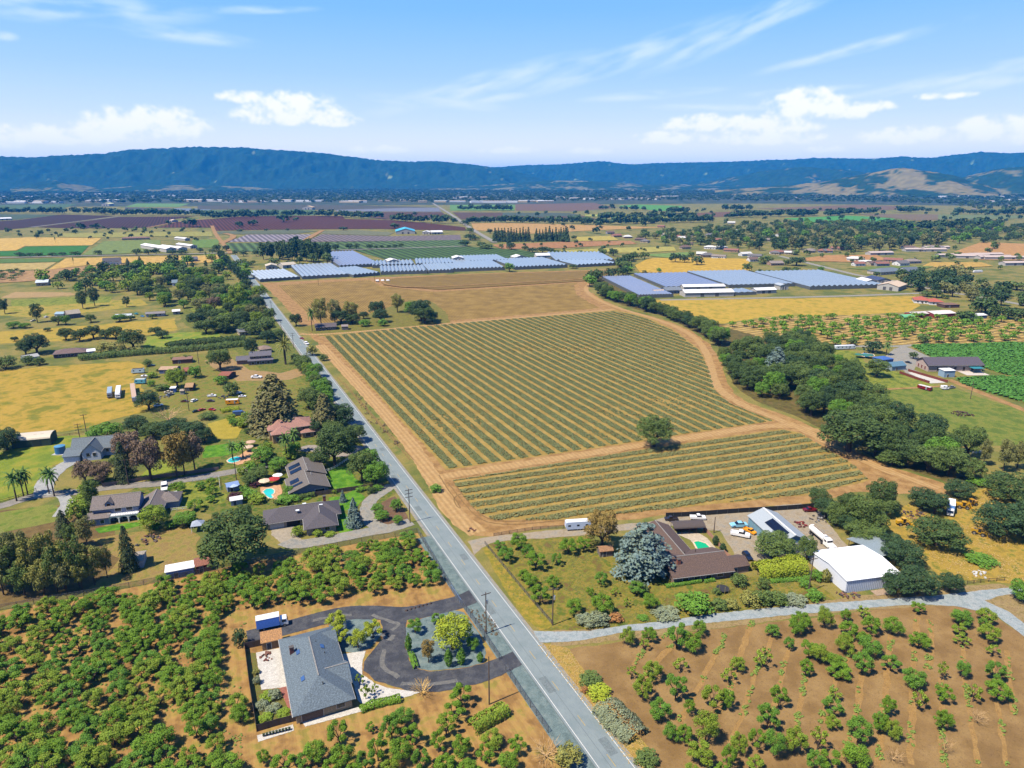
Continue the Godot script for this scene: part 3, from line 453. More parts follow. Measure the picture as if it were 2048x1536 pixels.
# ---------------------------------------------------------------- trees
func tone(k: String) -> Material:
	match k:
		"oak": return leaf_mat(k, 0.046, 0.078, 0.020)
		"oak2": return leaf_mat(k, 0.074, 0.112, 0.026)
		"deep": return leaf_mat(k, 0.034, 0.066, 0.024)
		"fresh": return leaf_mat(k, 0.082, 0.172, 0.018)
		"fruit": return leaf_mat(k, 0.098, 0.180, 0.013)
		"fruit2": return leaf_mat(k, 0.135, 0.195, 0.017)
		"lime": return leaf_mat(k, 0.215, 0.260, 0.018)
		"olive": return leaf_mat(k, 0.165, 0.165, 0.040)
		"gum": return leaf_mat(k, 0.130, 0.135, 0.045)
		"rust": return leaf_mat(k, 0.190, 0.135, 0.036)
		"plum": return leaf_mat(k, 0.145, 0.100, 0.068)
		"wine": return leaf_mat(k, 0.058, 0.020, 0.026)
		"blue": return leaf_mat(k, 0.098, 0.142, 0.132)
		"sage": return leaf_mat(k, 0.150, 0.175, 0.105)
		"needle": return leaf_mat(k, 0.052, 0.072, 0.028)
		"red_needle": return leaf_mat(k, 0.110, 0.105, 0.040)
		"palm": return leaf_mat(k, 0.075, 0.135, 0.028)
		"straw": return leaf_mat(k, 0.429, 0.277, 0.077)
		"twig": return leaf_mat(k, 0.299, 0.198, 0.094)
		"brown": return leaf_mat(k, 0.260, 0.125, 0.044)
	return null

func scatter(f: Array, step: float, h0: float, h1: float, aspect: float, jitter := 0.35, keep := 1.0, turn := TURN) -> Array:
	var p := pts(f)
	var d := Vector2(-sin(turn), -cos(turn))
	var s := Vector2(-d.y, d.x)
	var lo := Vector2(1e9, 1e9); var hi := -lo
	for q in p:
		var k := Vector2(q.dot(d), q.dot(s))
		lo = lo.min(k); hi = hi.max(k)
	var out := []
	var a := lo.x
	while a < hi.x:
		var b := lo.y
		while b < hi.y:
			var q := d * (a + rng.randf_range(-jitter, jitter) * step) + s * (b + rng.randf_range(-jitter, jitter) * step)
			if inside(p, q) and rng.randf() < keep:
				var h := rng.randf_range(h0, h1)
				out += [q.x, q.y, h, h * aspect * rng.randf_range(0.85, 1.2)]
			b += step
		a += step
	return out

func along(f: Array, step: float, h0: float, h1: float, aspect: float, wander := 0.3) -> Array:
	var p := pts(f)
	var out := []
	for i in p.size() - 1:
		var n := maxi(1, int(p[i].distance_to(p[i + 1]) / step))
		for k in n:
			var q := p[i].lerp(p[i + 1], (k + 0.5) / n) + Vector2(rng.randf_range(-1, 1), rng.randf_range(-1, 1)) * wander * step
			var h := rng.randf_range(h0, h1)
			out += [q.x, q.y, h, h * aspect * rng.randf_range(0.85, 1.2)]
	return out

func woods() -> void:
	rng.seed = 77
	# dense orchard at the lower left
	var fruit := [tone("fruit"), tone("fruit"), tone("fruit2"), tone("fresh")]
	grove("orchard_tree", "orchard", fruit, "leafy green fruit tree in the dense fenced orchard left of the slate-roofed house", "trees of the dense orchard", scatter([-152, -154.8, -140, -160.4, -117, -167.7, -90.7, -179.4, -70.3, -187.1, -32.2, -201.8, -25.6, -190.6, -19.5, -175.7, -32.4, -171.6, -47.9, -169.7, -60.9, -165.4, -74.1, -159.5, -78.4, -153.5, -72.6, -141.5, -62.7, -129.7, -57.7, -119.4, -53.7, -107.8, -52.6, -103.2, -110.9, -99], 5.0, 3.2, 4.9, 1.26, 0.3, 0.96))
	grove("orchard_tree", "orchard", fruit, "round green fruit tree on bare soil below the slate-roofed house", "trees below the slate-roofed house", [-51, -111.8, 3.2, 2.7, -46.1, -110.3, 3.3, 4.9, -40.5, -112.5, 4.4, 4.7, -42, -110.3, 3.9, 3.8, -36.7, -117.1, 5.2, 4.8, -34.7, -110.9, 5.0, 4.6, -30.7, -120.2, 2.2, 2.3, -25.7, -118.1, 6.2, 4.6, -23.7, -122.7, 3.5, 4.2, -27.6, -112.5, 6.0, 4.4, -29.7, -110, 4.8, 4.1, -21.1, -116.4, 4.9, 4.5, -22.9, -112.2, 5.0, 4.7, -15.4, -114.7, 5.0, 3.7, -14.2, -119.5, 4.7, 4.3, -11.6, -127.9, 5.2, 5.2, -12.7, -123.8, 4.1, 5.0, -18.2, -110, 4.8, 3.8, -13.5, -109.4, 3.7, 4.6, -10.5, -113.1, 5.2, 4.2, -8.2, -108.8, 2.9, 3.8, -36.5, -108.8, 3.5, 3.8, -31.8, -108.2, 3.0, 3.5, -24.6, -108.8, 3.2, 3.8])
	grove("orchard_tree", "orchard", fruit, "round green fruit tree near the dead roadside bush", "trees beside the dead roadside bush", [-4.2, -116.4, 3.3, 4.4, 1, -114.7, 3.7, 3.7, -5.5, -112.2, 3.9, 3.9, -0.8, -110, 4.1, 4.3, -9.2, -108.8, 3.2, 3.8, -13.3, -109.7, 3.2, 3.8])
	# sparse orchard on the right
	grove("orchard_tree", "orchard", fruit, "round green fruit tree standing in the brown tilled orchard on the right", "trees of the sparse brown orchard", [29.7, -148.9, 5.1, 3.6, 35.4, -150.4, 4.1, 3.8, 42.1, -147.9, 6.7, 5.8, 45.6, -146.5, 5.2, 4.8, 49.2, -153, 4.2, 3.5, 33.5, -136.1, 4.8, 4.8, 30.1, -129.9, 5.9, 4.3, 37.7, -129.9, 6.5, 4.9, 32.7, -124.1, 4.4, 5.0, 39.7, -125.2, 3.8, 2.3, 45.6, -127.1, 5.3, 5.1, 48.7, -127.1, 4.8, 3.4, 54.9, -139.3, 3.7, 3.5, 68.2, -152.5, 3.3, 3.5, 70.5, -147.2, 3.5, 2.6, 76.5, -155.1, 5.4, 5.0, 74.5, -153, 4.4, 4.0, 83.4, -156.1, 5.7, 4.2, 74.3, -144.1, 4.8, 4.1, 75.9, -142.7, 4.7, 4.7, 70.9, -137.8, 4.3, 3.3, 79, -140.4, 3.8, 4.0, 78.8, -137.3, 3.3, 5.8, 83.8, -145.5, 5.2, 4.4, 90.2, -158.8, 3.7, 2.6, 87.8, -151.9, 4.5, 4.9, 94.5, -153.5, 5.0, 4.6, 89.9, -145.1, 4.6, 5.7, 90.3, -148.9, 3.6, 3.6, 84.9, -138.7, 5.3, 4.9, 60.6, -127.5, 5.0, 4.1, 55.7, -121.2, 5.3, 4.9, 51.5, -115.4, 4.6, 3.7, 54.4, -113.8, 5.9, 4.4, 59, -114.7, 5.8, 4.7, 41.2, -117.4, 7.3, 4.8, 33.8, -117.7, 3.9, 3.2, 36.6, -117.1, 4.3, 3.5, 38.4, -111.5, 5.2, 5.2, 47.3, -114.4, 4.8, 3.4, 44, -110.6, 5.4, 3.3, 49.2, -110, 2.9, 4.1, 61.2, -110, 4.5, 3.8, 64, -110, 5.1, 4.1, 71.8, -125.2, 3.5, 4.5, 69.8, -121.2, 3.0, 3.3, 73.7, -117.4, 5.8, 5.1, 69.8, -110.9, 5.1, 5.4, 79.2, -119.8, 5.0, 3.1, 36.1, -108.8, 2.5, 3.0, 41.9, -108.8, 2.8, 2.8])
	grove("orchard_tree", "orchard", fruit, "round green fruit tree on the far right of the brown tilled orchard", "trees at the right of the brown orchard", [100.2, -153.5, 4.6, 4.8, 112, -162.5, 3.4, 3.6, 104, -147.9, 4.2, 5.0, 92.3, -139.5, 3.9, 4.5, 94.7, -133.9, 4.4, 5.1, 84, -125.2, 4.6, 3.2, 80, -120.5, 4.4, 3.6, 81.2, -118.1, 4.5, 3.5, 98.9, -129.1, 4.2, 4.0, 93.7, -120.9, 4.7, 3.7, 108.3, -137.1, 4.3, 3.2, 115.2, -135.6, 5.1, 4.4, 111.7, -129.9, 4.5, 5.5, 120.5, -157.2, 4.4, 5.2, 117.3, -153, 3.2, 4.0, 127.8, -158, 4.1, 4.9, 123.5, -150.4, 4.6, 5.2, 125.7, -156.1, 2.7, 2.4])
	grove("orchard_tree", "thin", [tone("fruit2")], "thin open-crowned fruit tree in the brown tilled orchard", "thin trees of the brown orchard", [33.6, -147, 3.1, 2.9, 41.1, -139.5, 3.1, 3.8, 28.7, -136.9, 3.4, 3.0, 51.5, -135.2, 3.8, 3.7, 61.5, -140.7, 4.8, 4.6, 96.1, -160.5, 3.1, 4.3, 64.2, -115.4, 5.3, 4.0, 74.5, -129.9, 2.5, 3.5])
	grove("orchard_tree", "thin", [tone("fruit2")], "thin open-crowned fruit tree near the lane's right bend", "thin trees near the lane bend", [91.9, -127, 4.7, 4.1, 102.9, -136.3, 4.7, 2.7, 105.8, -129.1, 4.5, 3.6, 115.9, -148.9, 2.6, 4.5, 120.9, -144.8, 3.0, 3.3])
	grove("dead_tree", "bare", [tone("twig")], "leafless brown fruit tree in the brown tilled orchard", "dead trees of the brown orchard", [102.4, -122.7, 2.7, 3.2, 90.2, -114.4, 3.7, 2.4, 78.5, -112.5, 2.2, 3.1])
	# fenced fruit yard
	grove("fruit_tree", "orchard", [tone("fresh"), tone("fruit")], "small fruit tree in the fenced grassy yard beside the road", "fruit trees of the fenced yard", [-3.9, -196.1, 3.1, 4.0, -1.8, -189.3, 4.6, 5.1, 2.2, -196.9, 5.2, 5.7, 4.9, -191.5, 4.4, 4.0, 7.3, -185, 5.6, 6.5, 18, -193.8, 5.1, 5.6, 23.1, -195.3, 4.8, 4.8, 14, -187.1, 3.9, 3.5, 3.5, -178.8, 3.3, 3.6, 5.5, -175.6, 3.6, 4.4, 7.9, -167.5, 4.8, 5.7, 12.1, -174.9, 3.7, 3.7, 26.4, -176.2, 4.0, 4.1, 17.1, -162.8, 3.7, 4.5, 22.4, -170.5, 2.7, 2.5, 24.7, -162.3, 5.8, 6.2, 35.9, -171.2, 3.8, 5.1, 38.7, -165.2, 3.7, 4.6])
	grove("fruit_tree", "thin", [tone("fruit2")], "spindly sapling in the fenced grassy yard", "saplings of the fenced yard", [29.7, -170.8, 2.3, 2.9, 32.3, -165.7, 2.5, 2.5])
	# the oak belt along the curved field edge
	var oaks := [tone("oak"), tone("oak2"), tone("oak2"), tone("deep"), tone("fresh"), tone("oak")]
	grove("oak_tree", "oak", oaks, "dark oak in the dense tree belt along the curved field edge", "oaks of the belt along the field", scatter([158.7, -465.9, 139.9, -444.8, 128.5, -380.8, 130.8, -357.1, 141.8, -342.4, 154.1, -322, 159.2, -301, 161.6, -278.3, 172.8, -267.3, 183.3, -257, 197.5, -272.7, 193.7, -299.7, 186.9, -313.3, 191.3, -335.9, 198, -371, 215.3, -419.4, 213.2, -458.6, 193.9, -480.9], 10.5, 8.0, 14.0, 1.08, 0.42, 0.96))
	grove("oak_tree", "oak", oaks, "dark oak in the narrow far end of the tree belt", "oaks of the belt's far end", along([91, -719.4, 96, -681.5, 104.6, -655.5, 114.9, -636.6, 125.1, -611.3, 136.5, -581.1, 145.4, -547.6, 151.4, -510.5, 150.4, -473.3], 6.5, 9.0, 13.0, 1.15, 0.55))
	grove("oak_tree", "far_oak", oaks, "dark oak between the glasshouses and the golden meadow", "oaks between the glasshouses", along([85.6, -757.8, 98.7, -812.7, 115.8, -829.8, 136.8, -847.6, 152.8, -880.6, 146.5, -932, 174.9, -1022, 207.1, -1035], 13.0, 9.0, 13.0, 1.2))
	tree("oak_tree", "oak", tone("oak"), "largest dark oak of the belt, its crown over the field corner", 148.2, -279.8, 17.8, 28.7)
	tree("oak_tree", "oak", tone("oak2"), "broad oak behind the big corner oak", 172.5, -301.4, 12.8, 17.7)
	tree("oak_tree", "oak", tone("oak2"), "round oak with a dark shadow on the dry lawn", 221.9, -399.3, 10.2, 14.8)
	tree("small_tree", "bush", tone("fresh"), "small round green tree beside the dirt loop", 196.5, -345.1, 4.9, 6.1)
	tree("oak_tree", "oak", tone("oak2"), "lone leafy oak standing between the two crop fields", 63.7, -285.3, 13.9, 17.1)
	grove("oak_tree", "oak", [tone("oak"), tone("oak2")], "dark oak at the near end of the tree belt", "oaks at the belt's near end", [156.9, -274.1, 10.3, 13.5, 164.7, -264.6, 10.8, 15.7, 170.9, -258.3, 10.6, 15.4, 176.9, -254.5, 11.6, 14.2, 181.9, -249.7, 9.1, 11.0, 178.2, -278.3, 9.1, 9.3, 159.4, -264.6, 5.7, 11.5])
	tree("conifer", "cedar", tone("blue"), "pale drooping conifer inside the oak belt", 163.5, -407.7, 15.8, 15.5)
	tree("birch_tree", "tall", tone("fresh"), "slim bright green tree inside the oak belt", 188.4, -431.8, 13.5, 6.5)
	tree("oak_tree", "oak", tone("rust"), "oak with a rusty brown crown in the belt", 187.2, -465.9, 9.3, 10.5)
	grove("gum_tree", "tall", [tone("gum")], "pale-trunked gum tree at the lawn's lower edge", "gum trees at the lawn edge", [197.7, -264.6, 11.2, 5.8, 201.7, -258.3, 13.0, 7.7, 209.2, -260.8, 11.5, 7.3, 212.9, -259.5, 11.6, 6.2])
	# farmstead on the right
	tree("atlas_cedar", "cedar", tone("blue"), "big silvery blue cedar beside the brown house", 39.8, -182.9, 15.9, 18.3)
	tree("magnolia_tree", "oak", tone("rust"), "dense bronze-green tree left of the blue cedar", 29.3, -197.7, 12.7, 11.8)
	grove("oak_tree", "oak", [tone("oak2"), tone("oak")], "rounded oak in the gravel yard beside the metal barn", "yard oaks beside the metal barn", [83.1, -192.3, 7.5, 13.5, 92.4, -189.3, 8.4, 6.3])
	grove("oak_tree", "oak", [tone("oak"), tone("oak2"), tone("deep")], "dark oak in the clump behind the white metal building", "oak clump behind the white building", [112.9, -227.9, 6.1, 8.7, 111.2, -218.2, 7.3, 8.9, 117.9, -216.4, 10.0, 9.7, 112.3, -212.8, 7.6, 8.7, 119.2, -209.2, 12.7, 11.1, 133.2, -224, 11.6, 11.3, 132.6, -220.1, 6.7, 9.8, 116.7, -202.5, 5.7, 13.3, 114.9, -209.2, 6.5, 8.6, 123, -207.5, 7.9, 8.5])
	grove("oak_tree", "oak", [tone("deep"), tone("oak")], "oak standing in the golden machinery field", "oaks of the machinery field", [149.7, -225, 7.2, 11.4, 151.5, -221.1, 7.7, 9.9, 138.9, -199.3, 8.7, 17.2, 168.1, -234.1, 6.5, 10.8, 187.4, -232, 9.4, 20.6, 163.8, -205, 11.2, 17.6, 171.2, -204.1, 11.1, 14.2, 180.8, -209.2, 15.8, 16.2])
	grove("oak_tree", "oak", [tone("deep"), tone("oak")], "dark oak crowding the right end of the white metal building", "oaks beside the white metal building", [121.7, -194.6, 6.1, 8.0, 121.2, -186.4, 7.4, 12.4, 110.3, -171.2, 6.9, 8.7, 117.2, -171.8, 7.3, 11.6, 127.4, -173, 5.6, 7.3])
	tree("willow_tree", "oak", tone("fresh"), "bright green willow-like tree at the right edge of the lane", 144.7, -168.7, 5.9, 7.1)
	tree("bush", "bush", tone("fresh"), "wild green bush in the golden weeds", 146.5, -189.5, 1.8, 8.9, "", "bush")
	tree("bush", "bush", tone("fresh"), "bright bush below the oak belt's end", 183.4, -245.6, 2.5, 7.8, "", "bush")
	# shrubs along the gravel lane
	grove("shrub", "bush", [tone("sage")], "silvery grey rounded shrub beside the gravel lane", "silvery shrubs of the lane", [20.1, -158.1, 2.4, 6.0, 23.5, -158.1, 3.1, 5.4, 42.7, -162.1, 1.3, 7.5, 80.7, -168.1, 1.5, 6.7], "shrub")
	tree("shrub", "bush", tone("brown"), "dead russet shrub between two silvery shrubs", 28, -159, 2.1, 4.0, "", "shrub")
	tree("shrub", "bush", tone("fresh"), "small clipped green shrub beside the lane", 35.7, -160, 0.9, 3.1, "", "shrub")
	tree("oleander", "bush", tone("fresh"), "large bright green shrub dotted with flowers beside the lane", 50.7, -164.4, 4.2, 9.9, "", "shrub")
	grove("shrub", "bush", [tone("olive"), tone("oak2")], "olive green shrub in the row above the gravel lane", "olive shrubs of the lane", [57.9, -164.5, 2.5, 4.8, 61.1, -165, 2.2, 4.5, 67.4, -166.8, 3.6, 6.3, 70.5, -166.6, 4.1, 5.9, 74.6, -167.2, 2.9, 6.0], "shrub")
	grove("shrub", "bush", [tone("oak2"), tone("fresh")], "green shrub near the white metal building", "shrubs near the white building", [86.6, -169.4, 2.5, 5.3, 86.3, -175.6, 2.0, 3.7, 91.4, -179, 3.2, 4.1], "shrub")
	tree("cypress", "cypress", tone("olive"), "clipped conical shrub beside the white wall", 93.4, -178, 4.1, 3.2, "", "shrub")
	grove("shrub", "bush", [tone("oak2")], "round shrub in the brown house's front garden", "round shrubs of the brown house", [66.9, -176, 3.7, 4.8, 36.6, -173, 2.5, 5.4, 59.1, -171.4, 1.9, 2.5, 73.5, -174.3, 3.4, 3.6, 39.3, -177.6, 1.3, 2.2, 36.7, -180.3, 1.3, 2.3], "shrub")
	hedge("hedge", "wide yellow-green flowering hedge beside the brown house", [73.7, -181.5, 78.5, -182.2, 83.6, -183.6, 88.8, -184.3], 7.0, 4.2, tone("lime"))
	hedge("hedge", "low clipped green hedge before the brown house", [45.2, -175.1, 51.2, -176.5, 56, -177.9], 1.5, 1.1, tone("fresh"))
	hedge("hedge", "short clipped hedge beside the trampoline", [57.1, -177.7, 60.3, -178.5], 1.5, 1.1, tone("fresh"))
	hedge("hedge", "long low hedge below the yellow-green hedge", [76.8, -177.5, 82.2, -178.2, 89, -179.2], 1.6, 1.2, tone("fresh"))
	grove("cypress", "cypress", [tone("deep")], "dark clipped column beside the green pool", "dark columns beside the pool", [66.7, -199.3, 3.3, 2.5, 67.8, -195, 3.0, 2.4], "shrub")
	# roadside shrubs
	tree("shrub", "bush", tone("oak2"), "dark green round shrub on the verge", 18.7, -136.2, 1.5, 5.4, "", "shrub")
	tree("shrub", "bush", tone("lime"), "yellow-green leafy shrub on the verge", 20.3, -131.4, 1.8, 5.5, "", "shrub")
	tree("shrub", "bush", tone("brown"), "small russet shrub on the verge", 16.8, -132.1, 1.4, 1.8, "", "shrub")
	hedge("shrub", "long grey-green shrub mass along the verge", [21, -127.1, 23.5, -122.7, 26.6, -118.1], 7.5, 2.6, tone("sage"))
	tree("shrub", "bush", tone("oak2"), "dark shrub at the end of the grey-green mass", 27.8, -112.6, 2.0, 4.9, "", "shrub")
	hedge("hedge", "overgrown bright green hedge in the tilled soil", [-8.8, -120.5, -5.9, -122.7, -1.5, -126], 4.0, 2.6, tone("fruit2"))
	tree("dead_bush", "bare", tone("twig"), "dry leafless bush beside the shoulder", 7, -113.3, 2.7, 5.9, "", "bush")
	tree("shrub", "bush", tone("olive"), "half-dead olive shrub at the picture's bottom edge", 11.4, -111.9, 4.1, 5.6, "", "shrub")
	# slate-roofed house garden
	tree("tree", "oak", tone("lime"), "big rounded yellow-green tree on the gravel island", -15.2, -147.5, 9.1, 10.0)
	grove("garden_tree", "orchard", [tone("fruit2"), tone("lime")], "yellow-green garden tree beside the slate roof", "yellow-green trees beside the slate roof", [-46.7, -155.6, 4.8, 5.0, -44.4, -149.9, 4.4, 5.5, -39.4, -147.9, 4.9, 4.5, -36.3, -151.9, 4.9, 4.9])
	grove("garden_tree", "orchard", [tone("fresh")], "small green tree on the gravel island", "small trees of the gravel island", [-25.6, -154, 4.0, 4.0, -20.2, -158.3, 2.6, 3.7, -10, -147, 3.5, 3.5])
	tree("garden_tree", "tall", tone("rust"), "bronze-leaved small tree on the gravel island", -20.7, -142.3, 6.6, 4.1)
	grove("garden_tree", "cypress", [tone("fresh")], "slim young citrus tree in a planter ring", "young citrus trees of the island", [-26.1, -146, 5.6, 1.9, -15.6, -140.9, 5.1, 2.2, -12.5, -141.8, 4.5, 2.5, -7.9, -142.7, 2.8, 1.9])
	hedge("hedge", "small clipped hedge along the loop drive", [-25.4, -145.1, -23.5, -140.2], 1.6, 1.2, tone("fresh"))
	hedge("hedge", "leafy hedge along the white walkway", [-34.1, -126.2, -31, -127.9, -25.8, -129.5], 2.2, 1.5, tone("fruit"))
	tree("shrub", "bush", tone("deep"), "dark oval shrub beside the black drive's end", -70, -148.7, 4.9, 3.5, "", "shrub")
	grove("garden_tree", "thin", [tone("fruit2")], "small leafy tree in the white stone garden", "small trees of the stone garden", [-36.1, -134.4, 3.1, 2.4, -33.7, -129.9, 3.7, 2.6, -31.9, -131.5, 2.6, 2.0])
	tree("dead_tree", "bare", tone("straw"), "pale leafless tree at the loop drive", -20.8, -131.1, 3.4, 4.1)
	grove("shrub", "bush", [tone("olive"), tone("sage"), tone("fruit2")], "bushy herb clump in the planted bed behind the fence", "herb clumps of the planted bed", [-56.6, -130.3, 1.4, 3.5, -55, -130.6, 1.9, 3.2, -56.8, -127.5, 1.5, 3.1, -53.9, -126.4, 1.3, 3.4, -51.2, -125.2, 1.1, 3.1, -54.7, -123.8, 1.0, 3.3, -60.6, -135, 2.0, 1.8, -62.1, -138.4, 1.3, 1.8], "shrub")
	# ranch house and solar house gardens
	tree("spruce", "spruce", tone("blue"), "large blue spruce beside the ranch house", -54.5, -212.3, 10.3, 7.1)
	tree("spruce", "spruce", tone("blue"), "small blue spruce behind the large one", -62.8, -230.5, 4.7, 3.3)
	grove("small_tree", "oak", [tone("fresh")], "small rounded tree on the mulched island", "trees of the mulched island", [-48.2, -221.1, 3.6, 4.9, -45.6, -216.4, 3.3, 5.3, -41.8, -223, 4.7, 4.5, -39.7, -213.7, 2.9, 3.9])
	tree("oak_tree", "oak", tone("oak"), "huge dark oak beside the gravel turning area", -85, -185, 17.1, 21.6)
	tree("oak_tree", "oak", tone("oak"), "dark oak between the huge oak and the garden", -93.8, -214.6, 6.3, 7.4)
	grove("tree", "oak", [tone("oak2"), tone("fresh")], "dense tree behind the roadside board fence", "trees behind the board fence", [-59.4, -248.6, 12.7, 11.4, -53.3, -245.1, 9.5, 10.8, -58.6, -259.5, 9.1, 9.3])
	grove("oak_tree", "oak", [tone("oak")], "large dark tree between villa drive and road", "large trees beside the villa drive", [-74.3, -264.6, 16.2, 17.3, -80.8, -263.3, 6.3, 10.5, -72.6, -279.8, 10.8, 9.9])
	grove("tree", "oak", [tone("fresh"), tone("oak2")], "leafy tree in the villa's front garden", "villa garden trees", [-105.2, -266, 7.0, 10.0, -95.8, -258.3, 5.7, 9.2, -101, -249.7, 5.1, 8.5, -94, -274.1, 6.3, 7.0, -103.2, -246.2, 4.7, 6.4, -84, -235.2, 4.2, 4.3])
	grove("shrub", "bush", [tone("fresh"), tone("fruit2")], "leafy shrub in the solar house garden", "shrubs of the solar house garden", [-83.8, -231, 2.6, 8.7, -79.4, -237, 3.2, 5.2, -98.4, -234, 3.1, 5.6, -94.7, -230.4, 3.1, 6.9, -101.7, -236.7, 3.5, 4.3, -74.1, -247.6, 2.7, 3.9, -65.1, -205.3, 2.2, 3.3, -61.4, -205.5, 1.1, 3.8, -72.3, -205.5, 3.5, 3.8, -58.5, -239.7, 1.6, 3.8, -52, -241, 2.0, 4.3, -76.9, -233.2, 0.6, 3.3], "shrub")
	tree("shrub", "bush", tone("wine"), "dark red maple shrub beside the pool", -100.3, -244.7, 2.3, 5.4, "", "shrub")
	tree("small_tree", "bush", tone("wine"), "dark purple tree beside the white garden sheds", -103.2, -231.8, 3.4, 5.1)
	grove("palm_tree", "palm", [tone("palm")], "feather palm in the villa's garden", "villa palms", [-96.2, -270, 10.3, 5.3, -95.3, -278.3, 9.4, 6.0, -119.2, -270, 6.9, 5.9, -115.9, -272.7, 6.5, 4.9])
	hedge("hedge", "hedge behind the ranch house", [-87.3, -227.9, -81.2, -232, -75, -235.2], 2.4, 2.0, tone("oak2"))
	# blue-grey villa
	tree("tree", "oak", tone("fruit2"), "broad bright green tree hiding the villa's corner", -122.8, -210.1, 8.2, 10.7)
	tree("tree", "oak", tone("fresh"), "rounded green tree right of the villa tree", -113, -212.8, 4.7, 8.7)
	grove("fruit_tree", "orchard", [tone("fruit"), tone("fresh")], "fruit tree in the villa's grassy garden", "fruit trees of the villa garden", [-127.1, -237.3, 4.6, 5.7, -120, -240.6, 3.2, 4.3, -113.4, -235.2, 4.1, 4.7, -118, -245.1, 2.8, 3.9, -111.6, -230, 2.6, 3.7, -114.3, -224, 3.8, 5.9])
	tree("tree", "bush", tone("fruit2"), "light green shrubby tree left of the villa", -152.6, -216.4, 7.9, 7.0)
	tree("tree", "tall", tone("oak2"), "tall leafy tree left of the villa roof", -152.9, -225.9, 10.7, 6.9)
	tree("conifer", "redwood", tone("needle"), "dark conifer beside the stacked junk", -117.3, -184.3, 14.5, 6.5)
	grove("plum_tree", "oak", [tone("plum")], "purple-leaved tree along the private lane", "purple-leaved trees", [-161.8, -267.3, 14.0, 12.7, -143.9, -249.7, 18.0, 12.0, -167.8, -246.2, 9.8, 8.4, -161.3, -246.2, 9.2, 8.9])
	grove("plum_tree", "tall", [tone("plum"), tone("rust")], "tall bronze-leaved tree along the private lane", "bronze-leaved trees", [-134.6, -252.1, 17.7, 11.1, -130.8, -259.5, 15.5, 10.3, -132.7, -254.5, 17.4, 9.6])
	tree("conifer", "redwood", tone("needle"), "dark conifer among the purple-leaved trees", -153.7, -248.6, 16.1, 8.9)
	tree("tree", "oak", tone("fresh"), "spreading bright tree behind the white gabled house", -182.6, -287.1, 10.0, 15.8)
	grove("oak_tree", "oak", [tone("deep"), tone("oak")], "dark oak in the row behind the purple trees", "dark oaks behind the purple trees", [-176.5, -301.4, 8.4, 11.8, -166.4, -296.5, 6.9, 12.8, -156.5, -296.5, 8.7, 13.9, -145.1, -291.7, 9.2, 12.6, -139.9, -290.2, 7.1, 8.5])
	grove("palm_tree", "palm", [tone("palm")], "slender feather palm beside the private lane", "palms beside the private lane", [-184.5, -231, 10.0, 6.1, -184.8, -235.2, 9.2, 5.2, -183.9, -236.2, 9.2, 5.2, -176.5, -237.3, 8.8, 5.2, -173.2, -235.2, 9.7, 5.7])
	grove("oak_tree", "oak", [tone("deep")], "dark oak beside the long green barn", "oaks beside the long barn", [-223.5, -281.2, 10.1, 12.2, -221.8, -272.7, 9.4, 10.8])
	grove("gum_tree", "tall", [tone("olive"), tone("gum"), tone("oak2")], "tall airy eucalyptus in the grove at the left edge", "eucalyptus grove", [-152.5, -180.9, 14.2, 9.8, -144.8, -176.2, 17.3, 8.9, -138.6, -173.7, 16.7, 8.4, -135.9, -176.2, 17.0, 8.1, -131, -174.3, 14.8, 8.4, -127, -174.9, 15.7, 8.1, -123.3, -176.2, 13.0, 7.4, -138.8, -198.5, 10.0, 6.9, -121.9, -180.2, 10.3, 4.9, -146.7, -171.2, 12.3, 7.9, -140.6, -171.2, 9.8, 8.3, -134.8, -171.2, 10.3, 7.9, -129.1, -172.4, 10.4, 7.3, -125.5, -173.7, 10.6, 6.6, -151.8, -173.7, 16.8, 8.0, -145.2, -173.7, 14.4, 8.0, -132, -172.4, 14.4, 7.3, -143.2, -197.7, 8.3, 6.1])
	tree("conifer", "redwood", tone("needle"), "dark conifer at the corner of the mown grass", -150.8, -205.8, 9.0, 6.3)
	# salvage farm and roadside
	tree("redwood", "redwood", tone("red_needle"), "huge spreading redwood beside the county road", -113.3, -308.1, 26.2, 30.0)
	tree("redwood", "redwood", tone("red_needle"), "tall pointed redwood nearer the road", -88.7, -304.7, 18.0, 16.1)
	grove("tree", "oak", [tone("fresh"), tone("oak2")], "rounded tree in the row along the road's left verge", "trees along the left verge", [-131.3, -413.5, 7.8, 11.0, -122.6, -396.5, 6.5, 8.3, -112.7, -375.9, 7.6, 9.4, -101.6, -352.6, 8.5, 10.2, -106.2, -337.9, 11.4, 12.4, -100.7, -331.9, 11.3, 10.9])
	grove("oak_tree", "oak", [tone("oak"), tone("oak2"), tone("deep")], "dark tree in the thick stand left of the road", "thick stand left of the road", [-188.1, -505.3, 15.1, 23.7, -203.3, -518.4, 9.0, 17.5, -227.3, -527.5, 13.0, 19.7, -237.2, -518.4, 11.0, 16.5, -254.3, -541.7, 12.5, 16.2, -227.6, -561.8, 9.7, 18.8, -226.7, -606.4, 14.2, 12.4, -204.3, -567, 11.2, 11.6, -216.9, -567, 7.9, 13.7, -252.9, -572.3, 9.0, 16.0, -174.9, -496.9, 7.9, 12.1, -179.6, -488.8, 8.7, 11.9, -175.8, -448.2, 12.5, 9.3])
	tree("date_palm", "datepalm", tone("olive"), "tall date palm with golden fronds beside the road", -146.6, -427.1, 16.4, 9.7)
	tree("tree", "tall", tone("fruit2"), "airy yellow-green tree beside the road", -247.5, -612.5, 23.0, 20.4)
	grove("tree", "oak", [tone("plum"), tone("gum")], "brownish tree in the roadside lots", "brownish trees of the roadside lots", [-281, -612.5, 11.8, 19.3, -269.7, -612.5, 13.1, 14.8, -263.5, -631.4, 9.0, 10.5])
